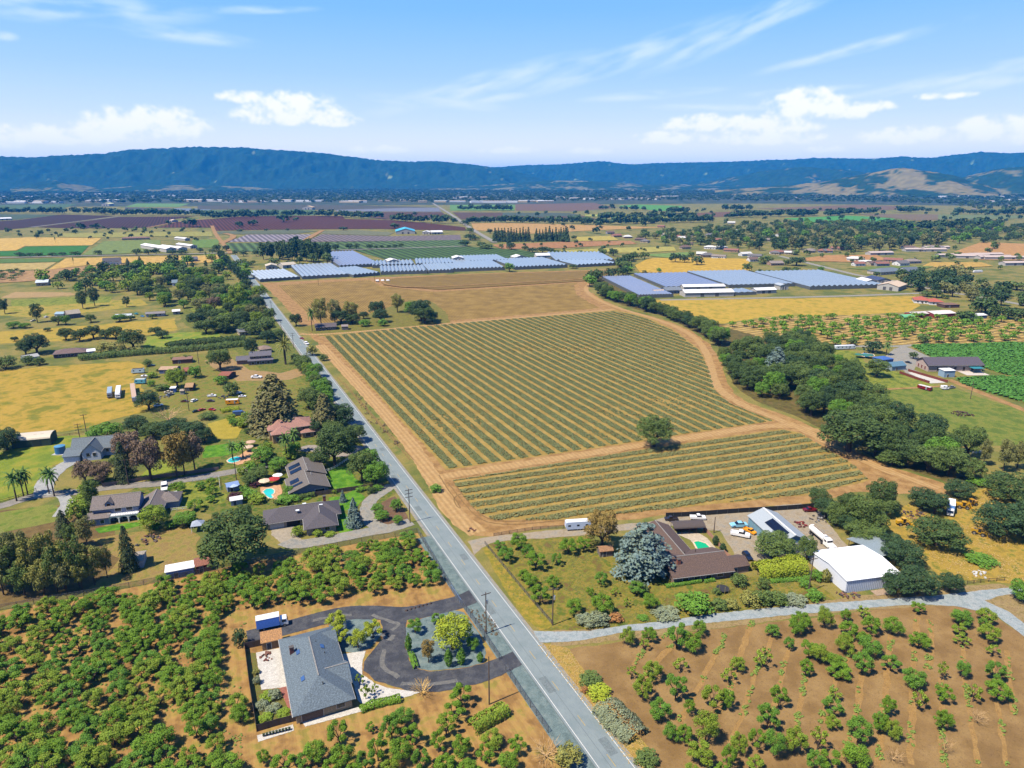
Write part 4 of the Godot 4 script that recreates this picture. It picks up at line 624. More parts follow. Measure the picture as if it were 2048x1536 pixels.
	tree("tree", "oak", tone("oak2"), "leafy tree left of the grey two-storey house", -183.2, -413.5, 13.6, 15.7)
	tree("oak_tree", "oak", tone("deep"), "dark round tree beside the white trailers", -188.5, -335.9, 9.9, 13.0)
	tree("tree", "oak", tone("fruit2"), "bright green tree above the tin-roofed shacks", -192.6, -375.9, 11.1, 12.2)
	grove("tree", "bush", [tone("oak2"), tone("fresh")], "shrubby tree in the salvage yard", "shrubby trees of the salvage yard", [-191.4, -396.5, 7.3, 8.3, -155.7, -361.6, 7.4, 8.3, -232.9, -422.4, 4.6, 5.6, -170.5, -383.4, 4.8, 8.1, -208.6, -378.3, 3.5, 4.3, -152.5, -322.4, 3.3, 8.1, -199.6, -371, 3.2, 7.8])
	tree("dead_bush", "bare", tone("twig"), "leafless spreading tree above the dark oaks", -169.3, -316.9, 6.2, 11.7)
	hedge("hedge", "long wild green hedge across the pastures", [-286.6, -438.2, -269.7, -446.5, -248.7, -455.1, -226.2, -462.2, -207.3, -471.4, -193.3, -479], 8.0, 4.0, tone("oak2"), "", 0.45)
	hedge("hedge", "second wild hedge behind the long one", [-244.6, -471.4, -234.7, -480.9, -215.4, -488.8, -198.4, -494.9], 8.0, 4.0, tone("oak"), "", 0.45)
	hedge("shrub", "yellow flowering shrub mass in the salvage yard", [-149.5, -331.9, -145.5, -334.9, -142, -335.9], 4.0, 2.0, tone("lime"))
	grove("oak_tree", "oak", [tone("oak"), tone("deep")], "dark oak in the row behind the brown long house", "oaks behind the brown long house", [-326, -455.1, 13.9, 18.0, -331.4, -451.6, 9.8, 12.8, -367.8, -492.8, 3.5, 5.6, -332.4, -496.9, 8.9, 11.2, -319.7, -492.8, 8.9, 11.1, -314.4, -501.1, 9.9, 13.2, -297.5, -501.1, 8.9, 13.2, -305, -501.1, 7.2, 9.4, -267.6, -469.5, 13.4, 18.6, -273.8, -514, 6.3, 10.6, -263.7, -503.2, 5.7, 10.4, -366.3, -527.5, 2.7, 5.9])
	grove("tree", "bush", [tone("olive"), tone("oak2")], "garden tree around the brown long house", "trees around the brown long house", [-277.9, -455.1, 8.1, 12.9, -269.6, -458.6, 5.9, 5.2, -257.3, -455.1, 4.8, 9.4, -312.8, -425.5, 6.2, 8.1, -304.7, -425.5, 5.4, 7.3, -320, -416.4, 8.2, 12.7])
	grove("tree", "tall", [tone("deep"), tone("oak")], "tall dark tree in the conifer pasture", "tall trees of the conifer pasture", [-396.9, -624.9, 15.7, 12.7, -393.5, -637.9, 17.3, 11.8, -361.6, -634.6, 9.7, 8.2, -397, -561.8, 15.3, 11.5, -451.8, -600.5, 13.0, 10.0])
	grove("tree", "oak", [tone("fresh"), tone("oak2")], "tree around the weathered barn", "trees around the weathered barn", [-372.8, -551.5, 7.9, 10.3, -352.1, -561.8, 7.0, 9.4, -366.6, -551.5, 8.0, 8.2, -401.2, -539.3, 5.1, 11.1, -392.1, -539.3, 4.2, 9.1, -329.4, -564.4, 6.4, 12.6, -324.2, -572.3, 4.0, 7.5, -308.9, -577.8, 4.1, 6.4])
	grove("broadleaf_tree", "oak", [tone("oak"), tone("fresh"), tone("fruit2"), tone("oak2"), tone("oak2"), tone("gum")], "tree in the wooded lots left of the road", "trees of the wooded lots", scatter([-415.9, -736.3, -412.5, -812.7, -373.8, -847.6, -290, -754.1, -221.8, -618.7, -223.1, -572.3, -280.6, -606.4, -345, -644.6], 12.5, 8.0, 14.0, 1.05, 0.45, 0.52))
	grove("broadleaf_tree", "far_oak", [tone("oak"), tone("fresh"), tone("fruit2")], "tree in the far wooded lots beside the road", "trees of the far wooded lots", scatter([-573, -812.7, -529.1, -880.6, -484.5, -960, -432.9, -1022, -352.3, -906, -296.8, -772.7, -359, -812.7, -400.6, -754.1, -416.1, -703.1, -488.8, -719.4], 19.0, 8.0, 15.0, 1.1, 0.45, 0.5))
	grove("tall_tree", "far_tall", [tone("deep")], "tall dark tree in the rank along the road", "tall rank along the road", along([-443.8, -1049, -399.3, -960, -351.4, -866.2, -323.4, -812.7, -293.5, -757.8], 10.0, 10.0, 15.0, 0.6))
	var mixed := [tone("fresh"), tone("oak2"), tone("oak"), tone("fruit2")]
	grove("verge_tree", "oak", mixed, "tree in the leafy screen between road and homes", "leafy screen beside the road", along([-141.5, -438.2, -131.9, -419.4, -121.4, -399.3, -109.2, -373.4, -99.6, -352.6, -96.2, -331.9, -101.9, -333.9, -111.8, -352.6], 6.5, 5.0, 9.0, 1.2, 0.5))
	grove("verge_tree", "oak", [tone("oak"), tone("deep"), tone("oak2")], "tree of the screen beside the villa drive", "screen beside the villa drive", scatter([-95.8, -309.8, -89.3, -322.4, -78.3, -309.8, -71.3, -291.7, -71.4, -279.8, -80.8, -284.1, -89.5, -293.3], 8.0, 7.0, 12.0, 1.1, 0.4, 0.8))
	grove("garden_shrub", "bush", mixed, "leafy shrub in the villa's lower garden", "shrubs of the villa's lower garden", scatter([-110.8, -254.5, -111.9, -272.7, -112.7, -284.1, -108.1, -288.7, -99.7, -278.3, -92.7, -270, -95.9, -257, -99.5, -249.7, -102.6, -240.6], 5.0, 2.0, 4.6, 1.3, 0.4, 0.75), "shrub")
	grove("garden_shrub", "bush", mixed, "shrub behind the red-tiled villa", "shrubs behind the villa", scatter([-141.3, -324.2, -134.6, -328, -121.9, -331.9, -114.3, -324.2, -120.6, -313.3, -120.5, -299.7, -131.1, -299.7], 6.0, 2.0, 5.0, 1.3, 0.4, 0.6), "shrub")
	grove("garden_shrub", "bush", mixed, "shrub beside the ranch house and spruces", "shrubs beside the ranch house", along([-70.1, -236.2, -66.1, -239.5, -59.2, -240.6, -54.8, -240.6, -54.9, -234.1], 4.0, 1.2, 2.4, 1.5), "shrub")
	grove("garden_shrub", "bush", mixed, "shrub in the blue-grey villa's garden", "shrubs of the blue-grey villa", scatter([-166.8, -235.2, -166.6, -245.1, -157.2, -234.1, -143.7, -211, -145.6, -209.2, -154.5, -214.6], 5.0, 2.0, 4.5, 1.2, 0.4, 0.6) + along([-126.8, -209.2, -120.2, -210.6, -113.1, -211.9, -108.1, -216.4, -103.6, -218.2], 4.5, 1.4, 2.6, 1.5), "shrub")
	grove("garden_shrub", "bush", mixed, "shrub under the purple-leaved trees", "shrubs under the purple trees", scatter([-170.2, -246.2, -174.1, -259.5, -168.5, -266, -155.6, -259.5, -147.9, -249.7, -156.4, -244.5], 6.0, 2.0, 5.0, 1.2, 0.4, 0.6), "shrub")
	grove("garden_shrub", "bush", mixed, "wild shrub in the salvage yard", "wild shrubs of the salvage yard", scatter([-237.7, -438.2, -219.8, -448.2, -202.5, -422.4, -186.1, -371, -197.5, -363.9, -221, -402], 10.0, 1.5, 4.0, 1.5, 0.4, 0.55), "shrub")
	grove("stand_tree", "oak", [tone("oak"), tone("oak2"), tone("fresh"), tone("fruit2"), tone("gum")], "tree in the shady stand left of the road", "shady stand left of the road", scatter([-295.1, -618.7, -313.2, -736.3, -275.5, -711.2, -234.3, -637.9, -199, -567, -197.7, -541.7, -217.3, -556.6, -211.3, -514, -225.6, -518.4, -246, -522.9], 12.0, 8.0, 13.0, 1.05, 0.45, 0.55))
	# grove in the field
	grove("gum_tree", "tall", [tone("gum"), tone("olive")], "tall eucalyptus in the field grove", "tall trees of the field grove", [-155.5, -546.6, 21.9, 15.3, -148.1, -561.8, 18.3, 14.6, -134.5, -561.8, 17.2, 15.7, -103, -606.4, 16.3, 14.6])
	grove("oak_tree", "oak", [tone("oak"), tone("deep")], "rounded oak in the field grove", "oaks of the field grove", [-175.9, -546.6, 10.3, 10.7, -141.6, -556.6, 11.8, 17.6, -132.3, -556.6, 8.8, 14.5, -116.6, -583.3, 14.6, 15.2, -109.4, -561.8, 11.0, 13.6, -76.6, -567, 18.2, 20.0, -72.2, -556.6, 13.8, 19.7, -67.1, -567, 8.1, 10.6, -127.4, -577.8, 6.1, 8.6])
	grove("tree", "bush", [tone("fresh")], "bright green bush in the field grove", "bushes of the field grove", [-90.3, -600.5, 11.3, 11.1, -105.1, -546.6, 5.8, 8.2, -119.9, -546.6, 5.7, 10.2])
	tree("palm_tree", "palm", tone("palm"), "lone palm beside the grove house", -157.5, -527.5, 15.6, 6.9)
	grove("tree", "bush", [tone("olive"), tone("oak2")], "shrubby tree on the dirt headland", "shrubby trees of the headland", [-135.6, -449.9, 7.0, 7.6, -124.5, -436.6, 4.3, 5.8])
	tree("bush", "bush", tone("fresh"), "round green bush alone on the headland", -28.9, -239, 2.9, 4.8, "", "bush")
	# orchard behind the oak belt
	grove("fruit_tree", "far_orchard", [tone("fruit"), tone("fresh")], "small fruit tree in the strawy orchard on the right", "trees of the strawy orchard", scatter([171.7, -539.7, 218, -572.3, 344.1, -585.5, 426.9, -559.7, 455.8, -547.6, 416.2, -496.9, 379.5, -493.7, 291.4, -487.2, 232.8, -487.2, 195.8, -510.5], 10.2, 4.0, 5.6, 1.15, 0.25, 0.85))
	grove("tree", "far_oak", [tone("fresh"), tone("oak2")], "tree in the row behind the vineyard lane", "row behind the vineyard lane", [234, -480.9, 4.7, 7.2, 244.9, -480.9, 5.1, 8.1, 299.8, -486.8, 6.1, 8.2, 313.3, -488.8, 5.7, 7.3, 325.1, -490.8, 4.3, 7.4, 339.9, -490.8, 4.8, 6.5, 352.7, -492.8, 4.4, 6.5, 365.7, -494.9, 4.8, 7.4])
	grove("tree", "far_oak", [tone("oak"), tone("fresh"), tone("deep")], "tree around the winery buildings", "trees around the winery", [249.8, -458.6, 8.1, 13.0, 267.9, -441.5, 4.4, 5.8, 381.8, -567, 8.4, 15.8, 413.6, -594.6, 14.8, 17.7, 413.3, -577.8, 12.5, 10.7, 426.2, -577.8, 10.3, 12.9, 428.2, -567, 10.1, 12.7])
	grove("tree", "far_palm", [tone("palm")], "palm beside the winery pool", "palms beside the winery", [255.2, -451.6, 7.5, 6.8])
	# far left orchards and rows
	grove("fruit_tree", "far_orchard", [tone("oak2")], "low dark tree in the far left orchard", "trees of the far left orchard", scatter([-666.4, -893, -620.9, -893, -579, -812.7, -594, -792.2, -615.6, -782.3, -685.1, -874.6], 14.0, 4.0, 5.5, 1.4, 0.3, 0.8))
	grove("fruit_tree", "far_orchard", [tone("fruit"), tone("oak2")], "tree in the planted rows before the dormered house", "rows before the dormered house", scatter([-570.1, -812.7, -567.9, -919, -535.6, -939, -486.1, -932, -447, -845.3, -487, -834.2, -513.6, -812.7, -547.2, -787.2], 13.0, 4.0, 5.5, 1.3, 0.2, 0.9))
	grove("tall_tree", "far_tall", [tone("oak2")], "upright tree in the double row by the cross road", "double row by the cross road", along([-467.8, -906, -435.4, -922, -396.2, -932], 11.0, 8.0, 10.0, 0.8))
	grove("tree", "far_oak", [tone("oak"), tone("deep")], "round tree along the cross road", "trees along the cross road", [-764.8, -1073, 6.3, 15.5, -749.2, -1073, 5.5, 11.7, -735.6, -1073, 5.4, 13.6, -716.6, -1077, 5.1, 13.6, -704.4, -1082, 5.5, 11.8, -683.8, -1082, 6.4, 15.7, -651.8, -1088, 7.9, 12.8, -648.2, -1130, 3.9, 7.1, -592.7, -1091, 9.4, 13.8, -575.8, -1095, 9.0, 15.9, -566.7, -1101, 9.5, 11.9, -540.8, -1101, 6.5, 15.9, -525.9, -1101, 7.5, 15.9, -490.5, -1150, 10.9, 14.5, -474.9, -1150, 9.9, 12.5, -509.7, -1130, 7.8, 12.3, -485.2, -1120, 6.7, 12.1])
	grove("conifer", "far_pine", [tone("deep")], "pointed dark conifer beside the dormered house", "conifers beside the dormered house", [-528.3, -946, 10.8, 8.6, -514.8, -953, 12.5, 11.3, -454.2, -862.6, 8.4, 6.3, -591.8, -960, 5.0, 5.2])
	grove("palm_tree", "far_palm", [tone("palm")], "lone palm in the golden stubble", "palms of the stubble", [-854.8, -1300, 10.3, 3.3, -611.5, -960, 9.4, 2.4, -487.4, -1006, 8.9, 3.3, -453.2, -1022, 10.9, 3.7])
	grove("tall_tree", "far_tall", [tone("deep"), tone("oak")], "tall dark tree in the stand beside the glasshouses", "tall stand beside the glasshouses", along([-369.9, -1022, -356.8, -1038, -345.1, -1073, -346.3, -1130, -306, -1038, -289.1, -1038, -265.5, -998, -313.1, -1006, -343.9, -1022, -370, -1038], 8.5, 17.0, 27.0, 0.66, 0.6))
	grove("tree", "far_oak", [tone("oak2"), tone("oak")], "tree between the road and the dark stand", "trees between road and dark stand", [-436.7, -1091, 7.6, 8.9, -417, -1073, 9.3, 11.7, -375.4, -960, 8.3, 14.0, -358.9, -932, 8.1, 11.9, -361.4, -960, 6.7, 8.7, -397.5, -1073, 9.3, 11.7, -330.9, -960, 9.9, 15.7, -310, -960, 6.5, 14.0, -300.4, -975, 10.2, 10.6, -285.1, -990, 13.8, 16.2, -261.4, -975, 15.3, 15.9])
	grove("tree", "far_oak", [tone("oak"), tone("deep")], "round tree in the row along the crop track", "row along the crop track", [-297.2, -1166, 10.5, 13.7, -278.1, -1181, 9.6, 12.8, -266.3, -1186, 9.2, 11.8, -244.5, -1192, 8.2, 12.9, -233.7, -1192, 5.8, 7.7, -225.5, -1197, 5.8, 8.6, -213.3, -1201, 5.8, 8.7, -203.9, -1210, 6.2, 9.8, -194.1, -1215, 7.3, 10.5, -322.7, -1175, 6.2, 4.2, -313.6, -1175, 6.8, 3.4])
	grove("oak_tree", "dot", [tone("deep")], "solitary oak on the red plowed field", "solitary oaks of the plowed field", [-678.5, -1739, 14.3, 18.7, -666.7, -1801, 15.3, 29.0, -633.7, -1944, 24.1, 41.6, -616.8, -2003, 11.2, 17.9, -285.3, -1694, 13.3, 22.7, -396.1, -1643, 7.7, 23.5, -567.5, -1611, 5.5, 10.4, -522.8, -1623, 5.3, 8.7, -312.7, -2263, 15.5, 16.1, -622.1, -1595, 5.3, 17.2])
	grove("oak_tree", "dot", [tone("deep")], "solitary oak on the dark plowed land at left", "solitary oaks at left", [-807.6, -1753, 23.9, 34.5, -896, -1826, 12.5, 14.7, -682, -1748, 13.7, 18.8, -1040, -1685, 14.3, 24.1, -1003, -1685, 12.9, 24.1])
	# tree belts across the plain
	var dark := [tone("deep"), tone("oak"), tone("deep"), tone("oak2")]
	for b in [[-1856, -2428, -1795, -2464, -1693, -2482, -1545, -2428], [-1504, -2410, -1441, -2428, -1342, -2359], [-1284, -2278, -1228, -2342, -1105, -2302, -1010, -2310], [-903, -2105, -855.1, -2146, -783.6, -2160]]:
		mass("tree_belt", "dark tree belt above the plowed land", "dot", tone("deep"), along(b, 9.0, 14.0, 26.0, 1.15, 0.9))
	for b in [[-965, -2188, -909, -2203, -852.6, -2263, -766.9, -2247, -715.6, -2263, -643.4, -2278], [-618.8, -2247, -520.8, -2188, -440.3, -2118, -396.2, -2105], [-334.5, -2003, -274.7, -1933, -210.1, -1910, -147.1, -1888]]:
		mass("tree_belt", "dark tree belt behind the red plowed field", "dot", tone("deep"), along(b, 9.0, 14.0, 26.0, 1.15, 0.9))
	for b in [[-126.8, -1888, -66.9, -1910, 8.2, -1921, 48.6, -1888], [49.1, -1910, 103.7, -1910, 197, -1888], [191.6, -1836, 265.2, -1846, 336.7, -1878, 447.4, -1921, 559.9, -1955]]:
		mass("tree_belt", "long dark tree belt before the tan field", "dot", tone("deep"), along(b, 7.0, 13.0, 23.0, 1.15, 0.9))
	grove("conifer", "far_pine", [tone("deep")], "slim conifer in the left windbreak row", "left windbreak row", along([-34.9, -1326, 1, -1326, 34.6, -1335], 5.5, 22.0, 28.0, 0.45, 0.15))
	grove("conifer", "far_pine", [tone("deep")], "slim conifer in the right windbreak row", "right windbreak row", along([42.8, -1329, 68.2, -1335, 87.8, -1340, 107.7, -1318], 5.5, 22.0, 29.0, 0.45, 0.15))
	grove("tree", "far_oak", dark, "tree along the second county road", "trees along the second road", [-83.9, -1238, 10.5, 20.1, -82.7, -1368, 11.6, 24.6, -72.8, -1368, 6.8, 22.1, -121, -1801, 13.8, 22.5, -93.2, -1546, 11.9, 19.4, -44.3, -1192, 7.9, 25.8, -53.9, -1215, 10.4, 17.5, -1.3, -1171, 12.1, 14.8, -48.2, -1528, 10.5, 13.7, -26, -1511, 8.9, 21.7, 22, -1171, 7.0, 12.7, 33.5, -1130, 7.6, 18.4, 49.7, -1126, 10.0, 18.3, 61.6, -1120, 8.6, 16.2, -18.5, -1192, 8.3, 8.6, -5.6, -1192, 15.7, 8.6, 71.1, -1110, 5.7, 10.0, 83.4, -1101, 6.7, 8.0, 142.8, -1082, 10.3, 13.7, 157.2, -1073, 12.1, 15.5, 122.3, -1101, 4.5, 15.9, 109.2, -1110, 5.7, 10.0])
	grove("tree", "far_oak", [tone("fresh"), tone("oak")], "single dark tree at the glasshouse edge", "trees at the glasshouse edge", [-3.1, -886.8, 11.6, 14.5, 82, -922, 5.2, 11.7, 188, -878.2, 6.2, 7.2, 169.5, -878.2, 3.3, 5.6])
	grove("oak_tree", "far_oak", dark, "dark oak on the golden meadow", "oaks of the golden meadow", [234.4, -990, 13.8, 16.2, 247.1, -987, 11.5, 14.3, 257.4, -958, 12.8, 16.5, 272, -1047, 10.1, 9.5, 303.7, -886.8, 10.8, 12.9, 314.3, -868.6, 5.8, 6.3, 328, -878.2, 3.6, 8.0, 352.2, -880.6, 7.3, 11.2, 362.5, -878.2, 7.1, 12.8, 403.6, -899.4, 5.2, 7.4, 358.5, -975, 10.8, 23.0, 394, -953, 12.2, 24.3, 381.2, -960, 7.5, 10.5])
	grove("shade_tree", "far_oak", [tone("oak"), tone("fresh"), tone("oak2"), tone("deep"), tone("gum")], "tree in the wooded neighbourhood on the right", "trees of the wooded neighbourhood", scatter([221.1, -1392, 328.1, -1493, 457.2, -1611, 608, -1786, 785.9, -1910, 955, -1867, 1119, -1786, 1294, -1712, 998, -1313, 838.7, -1243, 656.2, -1171, 548.5, -1122, 437.8, -1130, 360.2, -1171, 285.7, -1215], 40.0, 10.0, 17.0, 1.1, 0.42, 0.9))
	mass("woodland", "thick background trees of the wooded neighbourhood", "far_oak", tone("oak"), scatter([253, -1493, 475.5, -1677, 785.9, -1910, 977, -1910, 1321, -1748, 1261, -1493, 1023, -1346, 864.5, -1282, 685.1, -1224, 459.7, -1188, 301.1, -1282], 33.0, 8.0, 15.0, 1.15, 0.45, 0.8))
	grove("tall_tree", "far_tall", [tone("gum"), tone("deep")], "tall gum tree rising over the wooded neighbourhood", "tall gums of the neighbourhood", along([402.5, -1171, 446.9, -1154, 511.2, -1188, 523.1, -1138, 571.6, -1171, 584.9, -1130, 670.4, -1197, 778.7, -1262], 16.0, 17.0, 24.0, 0.7, 0.5))
	grove("roadside_tree", "far_oak", [tone("oak"), tone("gum"), tone("deep")], "tree in the stand along the right country road", "stand along the right country road", scatter([455.3, -812.7, 515.7, -866.2, 575.3, -880.6, 518.8, -772.7, 497.4, -703.1, 524, -672.6, 627.7, -812.7, 516.1, -618.7, 456.9, -606.4, 444.8, -650, 443, -703.1, 417.2, -703.1], 16.0, 9.0, 16.0, 1.0, 0.4, 0.8))
	grove("tree", "far_oak", [tone("oak"), tone("oak2"), tone("fresh")], "tree near the red-tiled house on the right", "trees near the red-tiled house", [423.7, -693.3, 5.2, 12.3, 429.2, -686.6, 8.4, 12.2, 434.6, -680, 4.2, 6.6, 423.8, -604.1, 15.0, 18.6, 424.2, -588.9, 9.1, 12.4, 388.1, -574.3, 6.9, 15.0, 438.5, -588.9, 7.2, 13.4, 447.2, -839.7, 6.4, 9.4, 430.9, -820.6, 4.3, 7.9, 441.7, -736.3, 4.5, 7.1, 401.2, -891.4, 6.1, 7.8, 545.8, -736.3, 8.8, 18.9])
	for b in [[257.7, -2052, 342.4, -2078, 451.8, -2105, 545.6, -2105], [653.7, -2153, 794.2, -2225, 890.2, -2247, 985, -2302], [541.6, -2428, 597.7, -2464, 624, -2464], [815.4, -2726, 866.5, -2704, 932, -2726], [882.9, -2225, 991, -2302], [1004, -2247, 1128, -2376, 1239, -2428, 1265, -2428], [1384, -2520, 1477, -2558, 1525, -2539], [826.4, -1643, 863.4, -1635, 912, -1627, 968, -1643, 1035, -1677, 1062, -1643], [1117, -1730, 1213, -1786, 1254, -1776], [1532, -2428, 1585, -2376, 1646, -2342, 1729, -2342], [-199.8, -2704, -119.1, -2726, -59.8, -2671, 6.6, -2671], [347.9, -2783, 387.6, -2748], [423.2, -2726, 505, -2671]]:
		mass("tree_belt", "dark tree belt across the plain on the right", "dot", tone("deep"), along(b, 9.0, 14.0, 26.0, 1.15, 0.9))
	# the town's trees read as one mass
	rng.seed = 91
	var town := scatter([-3117, -3321, -2019, -3458, -961, -3531, -62.6, -3686, 917, -3855, 1727, -3607, 2170, -3135, 2471, -2726, 8512, -9473, 4059, -8522, -160.1, -9473, -4576, -8973, -7949, -8522], 62.0, 11.0, 20.0, 1.6, 0.5, 0.8)
	mass("woodland", "far-off trees of the town reading as one mass", "dot", tone("deep"), town)
	mass("woodland", "far-off wooded lots right of the plain", "dot", tone("oak"), scatter([1713, -2520, 2006, -2726, 2295, -2342, 3515, -3607, 2827, -3855, 2104, -3388], 60.0, 12.0, 18.0, 1.3, 0.5, 0.8))
	mass("woodland", "loose far trees over the right-hand plain", "dot", tone("deep"), scatter([-40, -2342, 502.1, -2558, 1309, -2726, 1958, -2558, 1605, -1910, 1195, -1910, 635.1, -1867, 135.1, -1493, -5, -1730], 95.0, 9.0, 17.0, 1.2, 0.5, 0.6))
	mass("woodland", "loose far trees over the left-hand plain", "dot", tone("oak"), scatter([-1250, -1550, -1109, -1677, -747.7, -1730, -561.6, -1313, -712.6, -1368, -1025, -1392, -1106, -1368], 38.0, 5.0, 11.0, 1.2, 0.5, 0.5))
	mass("woodland", "trees and bushes around the right-hand farms", "dot", tone("oak2"), scatter([413.1, -1106, 548.5, -1122, 961, -1262, 723, -880.6, 591.5, -866.2, 498.3, -880.6, 471.7, -990], 36.0, 4.0, 11.0, 1.2, 0.5, 0.5))
	mass("woodland", "bushes behind the glasshouses and along field edges", "dot", tone("oak"), scatter([-23.2, -1346, 216.1, -1392, 267.2, -1171, 215.2, -1077, 30.4, -1171], 30.0, 4.0, 10.0, 1.2, 0.5, 0.45))
# ---------------------------------------------------------------- farmsteads, houses and glasshouses
func slab(r: float, g: float, b: float, rough := 0.85) -> Material: return flat(r, g, b, rough, 0.0, 0.42, 1.6)

func slate_house() -> void:
	var o := thing("house", "house with a blue-grey slate hip roof inside the loop drive", "house", -47.4, -137.4, 0.42)
	var roof := slab(0.36, 0.42, 0.46)
	var wall := flat(0.66, 0.58, 0.46)
	wing(o, 0, 0, PI / 2, 27.3, 12.2, 3.0, 3.1, "hip", wall, roof, 0.7)
	wing(o, 3.6, 4.6, 0.0, 6.4, 7.0, 3.0, 2.1, "gable", wall, roof, 0.5)
	wing(o, 4.0, -10.0, 0.0, 5.0, 4.6, 3.0, 1.5, "gable", wall, roof, 0.4)
	block(o, "gable_vent", flat(0.10, 0.10, 0.11), Vector3(6.86, 3.9, 4.6), Vector3(0.1, 0.9, 1.2))
	chimney(o, -4.4, 4.0, -6.0)
	for q in [[-3.1, -4.6, 1.0], [-3.3, 5.2, 1.0], [2.6, -4.2, -1.0]]:
		var s := block(o, "skylight", flat(0.20, 0.30, 0.46, 0.12, 0.0, 0.0), Vector3(q[0], 3.05 + 3.1 * (1.0 - absf(q[0]) / 6.1) + 0.12, q[1]), Vector3(0.9, 0.12, 1.5))
		s.rotation.z = q[2] * 0.47
	for q in [[1.4, -6.0], [2.8, -1.6], [0.6, 9.6]]:
		rod(o, "vent_pipe", flat(0.2, 0.2, 0.2), Vector3(q[0], 3.0, q[1]), Vector3(q[0], 6.0 - absf(q[0]) * 0.3, q[1]), 0.12)
	opening(o, "door", Vector3(-2.6, 1.2, 13.68), 0.0, 4.6, 2.1, flat(0.42, 0.34, 0.28))
	opening(o, "window", Vector3(3.6, 1.6, 13.68), 0.0, 1.8, 1.2, glass())
	row_of(o, "window", 4, "left", 12.2, 27.3, 1.6, 1.8, 1.3, glass())
	row_of(o, "window", 3, "right", 12.2, 27.3, 1.6, 1.5, 1.3, glass(), 0.5)

func ranch_house() -> void:
	var o := thing("house", "L-shaped ranch house with a dark slate-grey roof beside the blue spruce", "house", -74, -217.5, 0.33)
	var roof := slab(0.31, 0.29, 0.31)
	var wall := flat(0.62, 0.57, 0.50)
	wing(o, 0, 0, 0.0, 24.5, 9.4, 3.0, 2.4, "hip", wall, roof, 0.8)
	wing(o, 5.6, 5.4, PI / 2, 15.5, 9.6, 3.0, 2.4, "hip", wall, roof, 0.8)
	opening(o, "garage_door", Vector3(-8.6, 1.15, 4.73), 0.0, 4.4, 2.2, flat(0.72, 0.72, 0.72))
	block(o, "carport_shade_panel", flat(0.05, 0.05, 0.05), Vector3(-3.2, 1.2, 4.72), Vector3(4.4, 2.4, 0.06))  # black panel paints the shade inside the open carport
	row_of(o, "window", 2, "front", 9.6, 15.5, 1.6, 1.5, 1.1, glass(), 0.8, null, 0.0, Vector3(5.6, 0, 5.4))
	row_of(o, "window", 2, "right", 9.6, 15.5, 1.6, 1.5, 1.1, glass(), 0.8, null, 0.0, Vector3(5.6, 0, 5.4))
	chimney(o, 8.0, 4.4, -3.4, 1.5)
	for q in [[-1.5, 3.0], [1.0, -1.5], [6.5, 1.0]]: block(o, "skylight", flat(0.78, 0.80, 0.82, 0.2, 0.0, 0.0), Vector3(q[0], 4.9, q[1]), Vector3(1.2, 0.25, 0.9))

func solar_house() -> void:
	var o := thing("house", "grey-roofed house with solar panels beside the kidney pool", "house", -78.9, -241, 0.42)
	var roof := slab(0.41, 0.38, 0.35)
	var wall := flat(0.42, 0.44, 0.50)
	wing(o, 0, 0, PI / 2, 12.5, 13.6, 3.0, 2.3, "gable", wall, roof, 0.8)
	wing(o, 1.2, -13.2, PI / 2, 13.5, 12.6, 3.2, 2.3, "gable", wall, roof, 0.8)
	var tilt := Basis(Vector3.BACK, 0.327)
	solar(o, Vector3(-4.6, 3.95, -1.0), tilt, 2, 3, 1.7, 1.05)
	solar(o, Vector3(-4.4, 4.0, 2.8), tilt, 3, 1, 1.6, 1.6)
	solar(o, Vector3(-2.9, 4.25, -10.6), tilt, 3, 3, 1.5, 1.0)
	solar(o, Vector3(-2.9, 4.25, -15.2), tilt, 3, 3, 1.5, 1.0)
	opening(o, "window", Vector3(3.6, 1.7, 6.28), 0.0, 3.4, 1.3, glass())
	row_of(o, "window", 2, "right", 13.6, 12.5, 1.6, 1.5, 1.2, glass())
	for q in [[2.0, -3.0], [1.6, -12.0], [0.5, -7.0]]: rod(o, "vent_pipe", flat(0.7, 0.7, 0.68), Vector3(q[0], 4.0, q[1]), Vector3(q[0], 5.8, q[1]), 0.14)

